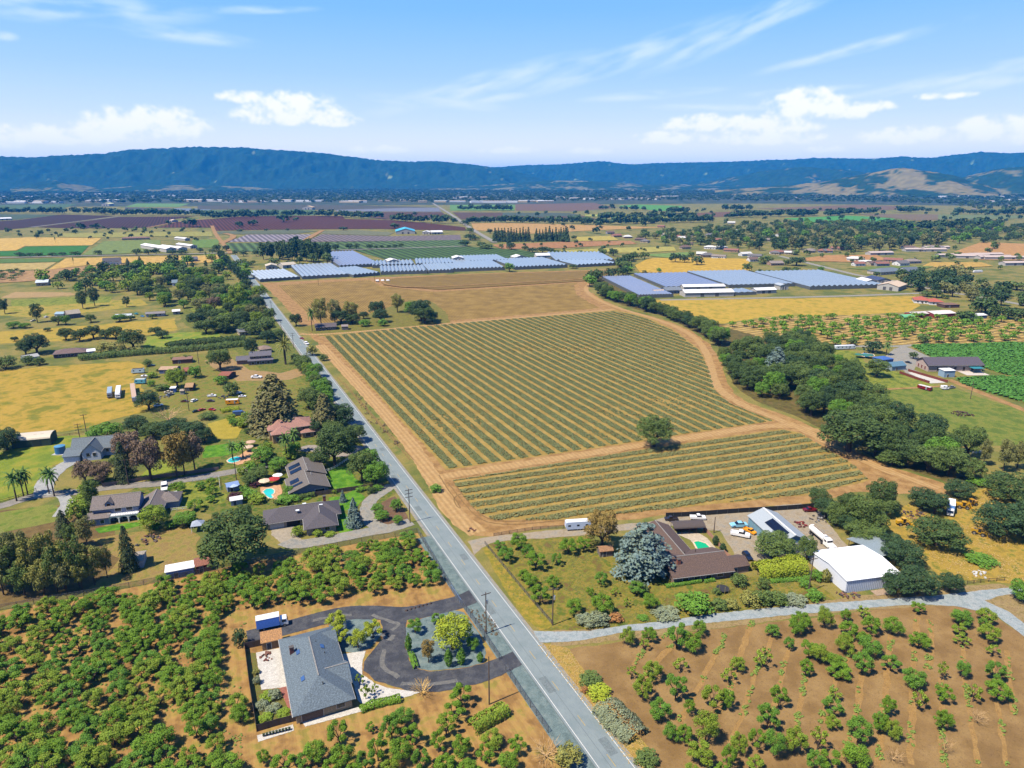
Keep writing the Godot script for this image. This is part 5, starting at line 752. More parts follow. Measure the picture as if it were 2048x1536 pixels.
func villas() -> void:
	var tile := slab(0.62, 0.45, 0.39)
	var tan_ := flat(0.62, 0.50, 0.34)
	var o := thing("villa", "red-tiled two-storey villa behind the palms", "house", -104.6, -301.4, 0.42)
	wing(o, 0, 0, 0.0, 19.0, 12.0, 5.4, 2.4, "hip", tan_, tile, 0.7)
	wing(o, 9.0, 4.0, 0.0, 9.0, 9.0, 3.0, 1.8, "hip", tan_, tile, 0.6)
	wing(o, -4.0, 6.5, PI / 2, 8.0, 9.0, 4.6, 1.9, "hip", tan_, tile, 0.6)
	row_of(o, "window", 4, "front", 19.0, 12.0, 4.0, 1.2, 1.3, glass())
	row_of(o, "window", 2, "front", 9.0, 9.0, 1.5, 2.2, 2.0, flat(0.34, 0.22, 0.16), 0.8, null, 0.0, Vector3(9.0, 0, 4.0))
	row_of(o, "window", 3, "front", 9.0, 8.0, 2.0, 1.3, 1.8, glass(), 0.8, null, 0.0, Vector3(-4.0, 0, 6.5))
	chimney(o, 3.0, 7.0, -3.0, 1.4, tan_)
	chimney(o, -3.0, 7.0, -2.0, 1.0, tan_)
	# blue-grey villa with a balcony
	var blue := flat(0.50, 0.55, 0.66)
	var taupe := slab(0.45, 0.41, 0.39)
	var white := flat(0.80, 0.80, 0.80, 0.6, 0.0, 0.08)
	o = thing("villa", "blue-grey two-storey villa with arched porch and white balcony", "house", -140, -220.4, 0.27)
	wing(o, 0, 0, 0.0, 14.4, 8.6, 5.4, 2.6, "gable", blue, taupe, 0.6)
	wing(o, -5.2, 5.6, 0.0, 6.6, 2.8, 2.7, 1.0, "shed", blue, taupe, 0.4)
	wing(o, 11.0, -1.5, PI / 2, 12.0, 7.4, 3.0, 2.0, "gable", blue, taupe, 0.5)
	wing(o, 15.5, -4.5, 0.0, 7.0, 7.0, 3.0, 2.0, "hip", blue, taupe, 0.5)
	wing(o, -2.0, 2.2, PI / 2, 3.4, 2.4, 6.6, 1.1, "gable", blue, taupe, 0.3)
	opening(o, "window", Vector3(-2.0, 6.0, 3.93), 0.0, 1.2, 0.9, glass())
	block(o, "balcony_floor", white, Vector3(2.7, 2.75, 5.4), Vector3(9.4, 0.3, 2.6))
	block(o, "balcony_rail", white, Vector3(2.7, 3.75, 6.62), Vector3(9.4, 0.14, 0.14))
	for i in 13: block(o, "baluster", white, Vector3(-1.9 + i * 0.77, 3.3, 6.62), Vector3(0.1, 0.8, 0.1))
	for i in 4: block(o, "column", white, Vector3(-1.8 + i * 3.0, 1.3, 6.45), Vector3(0.4, 2.6, 0.4))
	for i in 3:
		var s := Shape.new()
		for k in 6:
			var a := PI * k / 6.0; var b := PI * (k + 1) / 6.0
			s.quad(Vector3(-cos(a) * 1.3, 1.5 + sin(a) * 0.75, 0), Vector3(-cos(a) * 1.3, 2.6, 0), Vector3(-cos(b) * 1.3, 2.6, 0), Vector3(-cos(b) * 1.3, 1.5 + sin(b) * 0.75, 0))
		part(o, "arch", s.mesh(), white, Vector3(-0.3 + i * 3.0, 0, 6.62))
	row_of(o, "window", 2, "front", 14.4, 8.6, 4.2, 2.0, 1.7, glass(), 0.5, white, 0.18)
	row_of(o, "window", 3, "front", 14.4, 8.6, 1.3, 1.8, 2.1, glass(), 0.55, white, 0.18)
	row_of(o, "window", 2, "front", 6.6, 2.8, 1.4, 1.2, 1.3, glass(), 0.8, white, 0.0, Vector3(-5.2, 0, 5.6))
	# white gabled house
	var pale := flat(0.70, 0.74, 0.80)
	var slate := slab(0.38, 0.43, 0.46)
	o = thing("house", "white house with slate gables beside the purple-leaved trees", "house", -179.2, -275.5, 0.26)
	wing(o, 0, -3.0, 0.0, 20.0, 8.5, 4.2, 3.4, "gable", pale, slate, 0.5)
	wing(o, -1.5, 2.0, PI / 2, 7.0, 7.0, 4.2, 3.4, "gable", pale, slate, 0.5)
	wing(o, -9.0, 3.0, 0.0, 6.0, 6.0, 2.8, 1.6, "shed", pale, slate, 0.4)
	row_of(o, "window", 2, "front", 7.0, 7.0, 2.6, 1.2, 1.4, glass(), 0.7, null, 0.0, Vector3(-1.5, 0, 2.0))
	row_of(o, "window", 5, "front", 20.0, 8.5, 2.4, 1.1, 1.2, glass(), 0.9, null, 0.0, Vector3(0, 0, -3.0))

func brown_house() -> void:
	var o := thing("house", "long brown-roofed house with a green pool behind it", "house", 55.6, -184.6, 0.208)
	var roof := slab(0.36, 0.28, 0.235)
	var wall := flat(0.46, 0.38, 0.34)
	wing(o, 0, 0, 0.0, 18.6, 12.8, 2.8, 2.4, "gable", wall, roof, 0.7)
	wing(o, -2.6, -12.0, PI / 2, 22.0, 9.0, 2.8, 2.0, "gable", wall, roof, 0.7)
	chimney(o, -6.2, 4.1, 2.4, 1.7)
	row_of(o, "window", 4, "front", 18.6, 12.8, 1.5, 1.8, 1.2, glass())
	row_of(o, "window", 4, "right", 9.0, 22.0, 1.4, 1.8, 1.8, glass(), 0.8, null, 0.0, Vector3(-2.6, 0, -12.0))
	row_of(o, "window", 2, "left", 18.6, 12.8, 1.5, 1.3, 1.2, glass())
	for q in [[2.0, -3.0], [-2.0, -2.5], [4.5, 1.0]]: rod(o, "vent_pipe", flat(0.15, 0.14, 0.13), Vector3(q[0], 3.0, q[1]), Vector3(q[0], 5.0, q[1]), 0.1)
	shed_hut("garage", "small brown-roofed garage beside the brown house", 68.1, -185.3, 0.254, 6.9, 6.0, 2.5, 1.3, "gable", flat(0.52, 0.44, 0.40), roof, "", "garage")
	o = thing("cabana", "dark curved poolside shelter behind the brown house", "shelter", 59.6, -208.4, 0.1)
	part(o, "roof", roof_shape(10.5, 4.4, 2.4, 1.1, "vault", 0.3), flat(0.28, 0.24, 0.22))
	for i in 5:
		for k: float in [-2.0, 2.0]: rod(o, "post", flat(0.3, 0.2, 0.15), Vector3(-5.0 + i * 2.5, 0, k), Vector3(-5.0 + i * 2.5, 2.6, k), 0.09)
	block(o, "bar_counter", flat(0.35, 0.18, 0.14), Vector3(0, 0.55, -1.0), Vector3(8.0, 1.1, 0.8))
	# metal barn with the panels
	var tin := flat(0.60, 0.63, 0.64, 0.5, 0.2, 0.12)
	o = thing("metal_barn", "metal barn with a row of solar panels on its roof", "barn", 88.4, -203.5, 0.187)
	wing(o, 0, 0, PI / 2, 18.8, 10.6, 4.2, 2.3, "gable", flat(0.40, 0.54, 0.60, 0.6, 0.0, 0.15), tin, 0.4)
	var tilt := Basis(Vector3.BACK, 0.41)
	solar(o, Vector3(-2.2, 5.72, 2.6), tilt, 1, 9, 3.1, 1.05)
	for i in 9: block(o, "rib", flat(0.50, 0.62, 0.68, 0.6), Vector3(-5.36, 2.1, -8.4 + i * 2.1), Vector3(0.1, 4.0, 0.16))
	block(o, "ridge_cap", flat(0.78, 0.79, 0.80), Vector3(0, 6.58, 0), Vector3(0.7, 0.1, 19.4))
	opening(o, "door", Vector3(0, 1.7, 9.43), 0.0, 3.6, 3.3, flat(0.55, 0.58, 0.60))
	# big white metal building
	white_building(103.6, -181.9, 0.205, 18.4, 17.0)
	o = thing("lean_to", "grey open lean-to behind the white metal building", "shed", 115.7, -194.6, 0.4)
	part(o, "roof", roof_shape(9.0, 12.0, 2.8, 0.9, "gable", 0.2), flat(0.52, 0.57, 0.58, 0.5, 0.1))
	for i in 4:
		for k: float in [-4.2, 4.2]: rod(o, "post", flat(0.3, 0.28, 0.25), Vector3(k, 0, -5.4 + i * 3.6), Vector3(k, 2.9, -5.4 + i * 3.6), 0.1)

func white_building(x: float, z: float, turn: float, w: float, d: float) -> void:
	var o := thing("metal_building", "large white metal building beside the gravel lane", "barn", x, z, turn)
	var white := flat(0.86, 0.87, 0.88, 0.5, 0.0, 0.05)
	wing(o, 0, 0, 0.0, w - 0.6, d - 0.6, 4.2, 0.9, "gable", flat(0.76, 0.78, 0.82, 0.6, 0.0, 0.08), white, 0.3)
	var s := Shape.new()
	for i in int(w / 0.62): s.box(Vector3(-w * 0.5 + 0.7 + i * 0.62, 2.0, d * 0.5 - 0.26), Vector3(0.22, 3.9, 0.12))
	part(o, "cladding", s.mesh(), flat(0.62, 0.66, 0.72, 0.6, 0.0, 0.1))
	block(o, "eave_trim", flat(0.55, 0.57, 0.6), Vector3(0, 4.1, d * 0.5 - 0.12), Vector3(w, 0.2, 0.1))
	block(o, "door_slab", flat(0.58, 0.50, 0.42), Vector3(2.0, 0.12, d * 0.5 + 1.6), Vector3(6.0, 0.16, 2.6))

func buildings() -> void:
	rng.seed = 55
	slate_house()
	ranch_house()
	solar_house()
	villas()
	brown_house()
	var white := flat(0.78, 0.78, 0.78, 0.6, 0.0, 0.1)
	var cream := flat(0.66, 0.60, 0.50)
	var grey := slab(0.42, 0.41, 0.41)
	var brown := slab(0.42, 0.33, 0.28)
	var rust := slab(0.55, 0.30, 0.20)
	var tin := flat(0.62, 0.62, 0.60, 0.5, 0.1, 0.2)
	shed_hut("garden_shed", "tan-roofed shed at the end of the black drive", -61.8, -149.1, 0.369, 4.7, 3.2, 2.4, 0.8, "shed", flat(0.55, 0.42, 0.28), slab(0.66, 0.48, 0.28))
	shed_hut("garden_shed", "weathered shed under the blue cedar", 29.7, -193.4, 0.182, 4.1, 3.0, 2.3, 0.8, "gable", flat(0.42, 0.38, 0.36), slab(0.60, 0.44, 0.30))
	shed_hut("container_shed", "blue-walled container shed beside the orchard fence", -100.4, -181.7, 0.384, 7.6, 3.2, 2.7, 0.4, "shed", flat(0.36, 0.50, 0.74), white)
	shed_hut("shed", "red wooden shed beside the blue container", -95.2, -185.3, 0.468, 4.1, 5.0, 2.6, 1.0, "gable", flat(0.40, 0.10, 0.08), slab(0.55, 0.34, 0.26))
	shed_hut("shed", "pale shed under the dark conifer", -116.1, -188, 0.321, 2.9, 6.0, 2.6, 0.9, "gable", flat(0.58, 0.60, 0.62), slab(0.62, 0.58, 0.52))
	shed_hut("garden_shed", "white-roofed garden shed beside the villa's fruit trees", -126.9, -231.9, 0.320, 3.2, 4.0, 2.4, 1.1, "gable", flat(0.60, 0.58, 0.56), white)
	shed_hut("garden_shed", "white-roofed shed beside the dark purple tree", -101.8, -229.1, 0.401, 3.9, 3.0, 2.3, 0.7, "gable", flat(0.5, 0.55, 0.62), white)
	shed_hut("garden_shed", "blue-roofed shed behind the dark purple tree", -108.1, -241.2, 0.564, 4.1, 4.0, 2.3, 0.8, "gable", flat(0.45, 0.5, 0.6), flat(0.44, 0.54, 0.70))
	var o: Node3D
	long_barn(-216.3, -288.9, 0.297, 15.2, 9.0)
	o = thing("water_tank", "blue cylindrical water tank on the lime pasture", "tank", -197.6, -277.6, 0.0)
	var s := Shape.new()
	s.tube(Vector3(0, 0, 0), Vector3(0, 3.4, 0), 2.1, 2.1, 16, false)
	part(o, "shell", s.mesh(), flat(0.12, 0.36, 0.56, 0.5, 0.0, 0.1))
	s = Shape.new()
	s.tube(Vector3(0, 3.4, 0), Vector3(0, 3.8, 0), 2.15, 0.4, 16, true)
	part(o, "lid", s.mesh(), flat(0.24, 0.46, 0.60, 0.5, 0.0, 0.1))
	block(o, "pad", flat(0.62, 0.62, 0.6), Vector3(0, 0.06, 0), Vector3(5.2, 0.14, 5.0))
	# left side houses
	o = thing("house", "grey two-storey house with a porch beside the road", "house", -164.6, -433.4, 0.3)
	wing(o, 0, 0, 0.0, 13.0, 8.0, 5.4, 1.8, "gable", flat(0.50, 0.42, 0.40), slab(0.37, 0.36, 0.40), 0.5)
	wing(o, 0, 5.4, 0.0, 15.0, 3.0, 2.7, 0.7, "shed", flat(0.46, 0.40, 0.38), slab(0.37, 0.36, 0.40), 0.4)
	wing(o, -10.5, -1.0, 0.0, 8.5, 8.0, 3.0, 1.6, "gable", flat(0.56, 0.46, 0.42), slab(0.37, 0.36, 0.40), 0.5)
	row_of(o, "window", 3, "front", 13.0, 8.0, 4.2, 1.3, 1.2, glass())
	row_of(o, "window", 4, "front", 15.0, 3.0, 1.3, 1.6, 1.7, glass(), 0.85, white, 0.0, Vector3(0, 0, 5.4))
	chimney(o, -5.6, 6.0, 1.0, 1.6, white)
	simple_house("small brown-roofed house behind the grey two-storey house", -172, -460.9, 0.625, 7.2, 9.0, 3.0, 1.6, "hip", cream, slab(0.52, 0.44, 0.38))
	simple_house("long low brown-roofed house beside the wild hedge", -300, -450.9, 0.408, 18.7, 11.0, 3.0, 1.9, "hip", flat(0.36, 0.28, 0.30), slab(0.42, 0.33, 0.31))
	shed_hut("sunroom", "white flat-roofed sunroom joined to the low brown house", -288.2, -453.9, 0.584, 5.0, 7.0, 2.8, 0.3, "shed", flat(0.60, 0.64, 0.72), white, "", "sunroom")
	shed_hut("barn", "weathered pale-roofed barn in the pastures", -381.6, -585.2, 0.725, 10.0, 14.0, 4.0, 2.4, "gable", flat(0.40, 0.38, 0.38), slab(0.60, 0.56, 0.50), "", "barn")
	shed_hut("shed", "shed with a pale blue roof left of the weathered barn", -393.5, -588.3, 0.161, 7.0, 9.0, 3.0, 1.2, "gable", white, flat(0.52, 0.62, 0.68))
	simple_house("long grey manufactured home in the pastures", -311.7, -589.7, 0.314, 14.6, 6.5, 3.0, 1.0, "gable", flat(0.60, 0.62, 0.66), slab(0.50, 0.48, 0.48))
	simple_house("pale manufactured home behind a hedge", -335, -581.2, 0.276, 12.1, 6.0, 2.8, 0.9, "gable", white, flat(0.66, 0.70, 0.72))
	simple_house("white-roofed garage right of the manufactured homes", -298.9, -600.6, 0.436, 5.5, 8.0, 3.0, 1.0, "gable", cream, white)
	shed_hut("shed", "grey-roofed shed beside the low brown house", -318.9, -437.6, 0.860, 8.5, 8.0, 2.8, 1.2, "gable", flat(0.55, 0.6, 0.66), tin)
	simple_house("slate-roofed house hidden in the thick roadside stand", -207.1, -516.5, 0.557, 8.2, 11.0, 3.4, 2.0, "hip", cream, slab(0.42, 0.44, 0.46))
	simple_house("dark low house beneath the field grove", -148.9, -535.5, 0.305, 15.6, 10.0, 3.0, 1.8, "gable", flat(0.42, 0.38, 0.38), slab(0.34, 0.30, 0.31))
	shed_hut("shed", "small shed right of the grove house", -133.3, -534.6, 0.195, 4.8, 6.0, 3.0, 1.0, "gable", flat(0.46, 0.4, 0.38), slab(0.55, 0.5, 0.48))
	# salvage farm
	shed_hut("shed", "low tin-roofed shack above the bright green tree", -212.7, -409.1, 0.073, 9.9, 8.0, 2.6, 1.0, "gable", flat(0.28, 0.34, 0.50), slab(0.70, 0.58, 0.46))
	shed_hut("shed", "rust-roofed shack behind the dark shrubby tree", -199.7, -405.2, 0.176, 4.0, 9.0, 2.8, 1.2, "gable", flat(0.35, 0.26, 0.2), rust)
	shed_hut("shed", "rust-red roofed shed beside the grey house's yard", -171.9, -396.3, -0.109, 6.2, 9.0, 2.6, 1.1, "gable", flat(0.22, 0.18, 0.16), rust)
	shed_hut("shed", "long rusty shelter at the back of the salvage yard", -215, -431.3, 0.279, 11.6, 5.0, 2.8, 0.6, "shed", flat(0.40, 0.26, 0.2), slab(0.52, 0.38, 0.30))
	shed_hut("shed", "small slanting wooden barn in the salvage yard", -182.9, -371.3, 0.155, 3.9, 6.0, 2.6, 1.6, "gable", flat(0.20, 0.15, 0.12), slab(0.66, 0.52, 0.36))
	shed_hut("storage_box", "white storage box in the salvage yard", -190.8, -367.4, 0.227, 2.6, 3.0, 2.6, 0.2, "shed", flat(0.36, 0.48, 0.72), white, "", "container")  # white box whose wall colour holds the blue of its shaded sides
	shed_hut("shed", "peeling white garden stall below the storage box", -183.7, -363.4, 0.127, 1.9, 2.5, 2.4, 0.5, "gable", flat(0.6, 0.58, 0.55), slab(0.66, 0.6, 0.52))
	# far left
	simple_house("white dormered house with a dark roof in the far orchards", -560.1, -965, 0.417, 21.4, 14.0, 5.5, 4.0, "gable", white, slab(0.26, 0.25, 0.28))
	simple_house("grey gabled house beside the cross road", -467.2, -1001, 0.511, 19.0, 14.0, 4.0, 3.0, "gable", flat(0.46, 0.48, 0.54), slab(0.34, 0.34, 0.38))
	far_barn("long white barn left of its two neighbours", -598.3, -1171, 0.843, 16.1, 105.0, 6.0, white)
	far_barn("middle white barn of the row by the cross road", -574.1, -1172, 0.925, 15.4, 66.0, 5.0, white)
	far_barn("white barn at the row's right end", -570.7, -1215, 0.855, 11.7, 56.0, 5.0, white)
	far_barn("small white barn behind the long one", -646, -1362, 0.921, 10.5, 40.0, 4.5, white)
	far_barn("wide shed with a bright turquoise roof", -236.8, -1547, 0.171, 41.5, 60.0, 6.0, flat(0.22, 0.62, 0.74))
	far_barn("white shed right of the turquoise roof", -186.1, -1519, -0.000, 16.2, 24.0, 5.0, white)
	far_barn("long white shed far right of the turquoise roof", -165.2, -1520, 0.287, 24.7, 20.0, 5.0, white)
	far_barn("tan barn alone on the dark strips", -799.5, -2768, -0.000, 39.0, 40.0, 9.0, flat(0.72, 0.62, 0.46))
	far_barn("white barn beside the solitary oak at left", -934, -1934, 0.757, 16.4, 20.0, 6.0, flat(0.74, 0.66, 0.58))
	far_barn("yellow-white shed on the far green field", -1808, -3155, -0.000, 34.5, 40.0, 9.0, flat(0.74, 0.74, 0.56))
	far_barn("long pale roof at the far left edge", -1482, -2042, 0.974, 37.9, 20.0, 5.0, white)
	simple_house("farmhouse with a pale roof among the far left trees", -530.8, -772.9, 0.428, 11.3, 16.0, 4.0, 2.2, "gable", cream, flat(0.70, 0.74, 0.76))
	simple_house("grey house roof in the far wooded lots", -356.9, -771.2, 0.127, 14.7, 14.0, 4.0, 2.4, "hip", cream, slab(0.36, 0.36, 0.40))
	simple_house("blue-grey gable in the far wooded lots", -379.9, -769.8, 0.376, 5.1, 12.0, 4.0, 2.4, "gable", white, slab(0.42, 0.5, 0.56))
	simple_house("brick-roofed house left of the far white barns", -746.2, -1380, 0.376, 47.2, 18.0, 3.6, 1.8, "hip", cream, slab(0.50, 0.36, 0.30))
	# glasshouses: blue of the sky reflected in them is painted into the cover colours
	var pane := flat(0.50, 0.56, 0.62, 0.35, 0.0, 0.3, 6.0)
	var film := flat(0.62, 0.66, 0.69, 0.4, 0.0, 0.25, 5.0)
	var deep := flat(0.44, 0.48, 0.58, 0.35, 0.0, 0.3, 6.0)
	var end := flat(0.36, 0.38, 0.39, 0.5, 0.0, 0.3, 4.0)
	greenhouse("milky white glasshouse block nearest the county road", -293.9, -842.5, 0.518, 45.8, 85.0, 9, 3.2, 1.0, film, end)
	greenhouse("pale blue glasshouse block right of the milky one", -250.2, -885.1, 0.410, 54.5, 125.0, 10, 3.4, 1.1, flat(0.55, 0.60, 0.65, 0.35, 0.0, 0.3, 6.0), end)
	greenhouse("blue glasshouse block in the middle of the front row", -199.9, -872.7, 0.617, 34.9, 75.0, 7, 3.4, 1.6, pane, end)
	greenhouse("blue sawtooth glasshouse block right of the middle one", -141.6, -892.1, 0.204, 58.0, 60.0, 12, 3.6, 2.0, pane, end)
	greenhouse("blue glasshouse block filling the front row's middle gap", -100.4, -916, 0.237, 30.9, 85.0, 7, 3.6, 1.8, pane, end)
	greenhouse("rear glasshouse block over the middle gap", -110.9, -977, 0.165, 51.5, 60.0, 10, 3.6, 1.8, pane, end)
	greenhouse("dark glasshouse block behind the pale blue one", -243.3, -1020, 0.409, 55.0, 190.0, 11, 3.6, 1.4, deep, end)
	greenhouse("blue glasshouse block behind the sawtooth one", -165.5, -956, 0.217, 56.9, 50.0, 11, 3.6, 2.0, pane, end)
	greenhouse("large blue glasshouse block below the white tanks", -56, -948, 0.238, 69.7, 110.0, 14, 3.6, 1.8, pane, end)
	greenhouse("blue glasshouse block right of the lone tree", 24.4, -963, 0.323, 75.0, 95.0, 14, 3.6, 1.8, pane, end)
	greenhouse("blue glasshouse block at the front row's right end", 105.6, -971, 0.381, 60.2, 60.0, 10, 3.4, 1.6, flat(0.50, 0.56, 0.62, 0.3, 0.0, 0.2, 5.0), end)
	greenhouse("blue glasshouse block behind the front row's right end", 101.7, -1042, 0.072, 85.1, 110.0, 14, 3.6, 1.8, pane, end)
	greenhouse("rear glasshouse block beside the dark oaks", -42, -1016, 0.261, 58.6, 70.0, 12, 3.6, 1.8, pane, end)
	greenhouse("wide violet-blue glasshouse block left of the office", 135.5, -753.9, 0.15, 36.0, 138.0, 12, 3.4, 0.7, deep, end, "right glasshouse blocks")
	greenhouse("violet-blue glasshouse block between the two service paths", 192.1, -796.4, 0.15, 68.0, 110.0, 12, 3.4, 0.7, deep, end, "right glasshouse blocks")
	greenhouse("blue glasshouse block right of the second service path", 268.8, -814.4, 0.15, 78.0, 118.0, 14, 3.4, 0.7, pane, end, "right glasshouse blocks")
	greenhouse("small blue glasshouse right of the office", 237.7, -713.7, 0.207, 26.9, 24.0, 4, 3.0, 0.7, pane, end, "right glasshouse blocks")
	greenhouse("pale sawtooth glasshouse block at the right end", 356.7, -804.4, 0.15, 88.0, 124.0, 14, 3.6, 1.6, pane, end, "right glasshouse blocks")
	far_barn("white packing shed before the right glasshouses", 200.4, -700.1, 0.119, 51.8, 16.0, 4.5, white)
	far_barn("long white shed behind the packing shed", 206.3, -738, 0.112, 46.1, 12.0, 4.5, white)
	simple_house("blue-grey office house between the glasshouses", 167.8, -718, 0.192, 17.0, 14.0, 4.0, 2.2, "gable", flat(0.46, 0.50, 0.56), slab(0.44, 0.48, 0.52))
	far_barn("white shed row right of the packing shed", 265.1, -717.8, 0.212, 23.2, 12.0, 4.0, white)
	far_barn("small white machinery house with a dark chimney", 293.6, -743.1, 0.182, 9.6, 12.0, 5.0, flat(0.6, 0.64, 0.68))
	far_barn("flat pale shed before the office house", 152.5, -711.1, 0.282, 11.5, 10.0, 3.0, flat(0.70, 0.62, 0.54))
	far_barn("white boiler house among the left glasshouses", -168.6, -969, 0.400, 14.9, 18.0, 6.0, white)
	far_barn("white tank house behind the left glasshouses", -78.6, -995, 0.203, 15.1, 20.0, 7.0, white)
	far_barn("white silo shed in the glasshouse middle", 44.8, -1029, 0.160, 20.4, 18.0, 7.0, white)
	far_barn("white lean shed left of the silo shed", 9.5, -1024, 0.369, 17.9, 18.0, 5.0, white)
	far_barn("cream nursery shed beside the milky glasshouse", -323.2, -923, 0.379, 14.2, 20.0, 4.5, flat(0.70, 0.66, 0.58))
	far_barn("cream nursery shed behind the milky glasshouse", -305.3, -934, 0.646, 18.0, 18.0, 4.5, flat(0.66, 0.62, 0.54))
	# winery
	o = thing("winery_barn", "pale winery barn with a dark mauve roof beside the vineyard", "barn", 275.9, -416.4, 0.02)
	wing(o, 0, 0, 0.0, 34.0, 13.0, 4.6, 3.0, "gable", flat(0.68, 0.60, 0.56), slab(0.33, 0.30, 0.34), 0.8)
	row_of(o, "window", 5, "front", 34.0, 13.0, 1.8, 1.6, 2.4, flat(0.25, 0.18, 0.15), 0.8)
	row_of(o, "window", 3, "left", 34.0, 13.0, 1.8, 1.4, 2.2, flat(0.45, 0.20, 0.12))
	block(o, "awning", flat(0.10, 0.46, 0.50), Vector3(11.5, 3.2, 9.2), Vector3(7.0, 0.14, 5.0))
	for k: float in [8.4, 14.6]: rod(o, "awning_post", flat(0.3, 0.3, 0.3), Vector3(k, 0, 11.4), Vector3(k, 3.2, 11.4), 0.08)
	block(o, "terrace", flat(0.72, 0.68, 0.64), Vector3(9.0, 0.1, 11.0), Vector3(14.0, 0.2, 9.0))
	shed_hut("guest_house", "small teal-roofed guest house beside the court", 241.6, -416, 0.275, 10.8, 7.0, 3.0, 1.8, "gable", flat(0.5, 0.56, 0.6), flat(0.30, 0.44, 0.52), "", "house")
	shed_hut("tent", "blue marquee roof behind the guest house", 243.6, -433.9, 0.352, 9.2, 8.0, 2.6, 1.2, "hip", flat(0.3, 0.4, 0.6), flat(0.18, 0.34, 0.60), "", "tent")
	simple_house("white-trimmed old house half hidden in the oak belt", 182.3, -415.2, 0.229, 15.7, 9.0, 3.0, 2.0, "gable", flat(0.60, 0.58, 0.56), slab(0.42, 0.35, 0.34))
	shed_hut("storage_tank_house", "white cold-store container beside the court", 264.3, -399.4, 0.117, 7.0, 5.0, 4.2, 0.2, "shed", flat(0.52, 0.62, 0.70), white, "", "container")
	simple_house("red-tiled white house on the right, left wing", 397.8, -659.4, -0.392, 12.6, 15.0, 3.4, 2.6, "hip", white, slab(0.68, 0.34, 0.24))
	simple_house("red-tiled white house on the right, right wing", 405.7, -650.9, -0.230, 11.8, 13.0, 3.2, 2.4, "hip", white, slab(0.68, 0.34, 0.24))
	shed_hut("pergola", "brown open pergola beside the red-tiled house", 409, -634.1, 0.129, 15.1, 10.0, 3.0, 1.0, "hip", flat(0.3, 0.2, 0.16), slab(0.48, 0.36, 0.28), "", "pergola")
	shed_hut("stable", "red and white stable roof before the red-tiled house", 373.6, -590.1, 0.250, 22.5, 14.0, 3.4, 1.2, "gable", flat(0.48, 0.12, 0.12), flat(0.80, 0.76, 0.74), "", "stable")
	shed_hut("stable", "red-walled shed left of the stable", 354, -589, 0.235, 16.8, 10.0, 3.0, 1.0, "gable", flat(0.52, 0.16, 0.14), flat(0.74, 0.70, 0.68), "", "stable")
	shed_hut("tent", "pale green tunnel tent beside the red sheds", 337.9, -577.3, 0.203, 10.7, 8.0, 2.0, 1.8, "vault", flat(0.3, 0.5, 0.36), flat(0.36, 0.64, 0.44), "", "tent")
	shed_hut("shed", "white-roofed shed behind the dark tree on the right", 402.4, -582.2, 0.204, 10.8, 9.0, 3.0, 0.8, "gable", flat(0.3, 0.36, 0.5), white)
	simple_house("long house with a blue-grey roof beside the right country road", 475.1, -871.9, 0.402, 42.0, 20.0, 4.0, 3.2, "hip", flat(0.70, 0.66, 0.60), slab(0.40, 0.45, 0.48))
	simple_house("white-gabled house right of the blue-grey roof", 506.4, -876.3, 0.233, 20.7, 16.0, 4.2, 3.4, "gable", white, slab(0.36, 0.40, 0.44))
	far_barn("cream nursery barn at the right glasshouses' end", 414.8, -744.2, -0.767, 21.1, 30.0, 5.0, flat(0.74, 0.66, 0.56))
	far_barn("white nursery barn beside the blue one", 404, -778.4, 0.072, 13.2, 20.0, 5.0, white)
	far_barn("dark blue nursery barn", 422.7, -789.4, 0.126, 15.4, 24.0, 5.0, flat(0.16, 0.22, 0.36))
	for q in [[683.8, -1064], [695.8, -1047], [734.1, -1073], [724.2, -1038], [735.4, -1030], [703, -960], [582.1, -1095], [726.5, -1188], [685.1, -1150]]:
		far_barn("long pale poultry roof on the right-hand farms", q[0], q[1], rng.randf_range(-0.3, 0.2), rng.randf_range(40, 70), rng.randf_range(10, 14), 4.0, flat(0.68, 0.62, 0.58), "poultry roofs on the right")
	# houses of the wooded neighbourhood and hillside town
	var hues := [white, cream, flat(0.62, 0.50, 0.42), flat(0.55, 0.56, 0.60)]
	var tops := [grey, brown, flat(0.74, 0.74, 0.72), slab(0.55, 0.50, 0.46), slab(0.56, 0.36, 0.28)]
	var spots := [214.9, -1528, 216.3, -1444, 234.6, -1413, 249.4, -1354, 251.5, -1313, 382.3, -1905, 326.1, -1460, 331, -1413, 336.6, -1383, 352.7, -1398, 321.6, -1262, 297.8, -1192, 415.3, -1460, 394, -1340, 358.1, -1192, 340.9, -1192, 296.6, -1082, 301.4, -1064, 313.8, -1047, 365.1, -1082, 361.3, -1140, 351.1, -1006, 367.2, -960, 497.7, -1340, 562.1, -1460, 442.6, -1110, 419, -1101, 484.8, -1130, 511.3, -1130, 630.3, -1460, 514.9, -1584, 371.7, -1056, 588.3, -1878, 365.1, -1368, 369.5, -1730]
	spots += [425.3, -1110, 443.7, -1101, 491.8, -1140, 514.2, -1130, 551.3, -1171, 568.2, -1171, 673.6, -1300, 859.1, -1546, 855.6, -1477, 815.9, -1398, 847.4, -1413, 909, -1460, 918, -1444, 681.7, -1192, 720.5, -1192, 724.7, -1181, 674.8, -1150, 505.3, -1014, 502.6, -975, 505.8, -960, 479.6, -953, 552, -998, 542.4, -960, 570.6, -983, 510.8, -953, 1317, -1991, 1132, -1643, 1109, -1546, 1269, -1753, 1321, -1933, 2180, -3106, 1790, -2726, 1786, -2619]
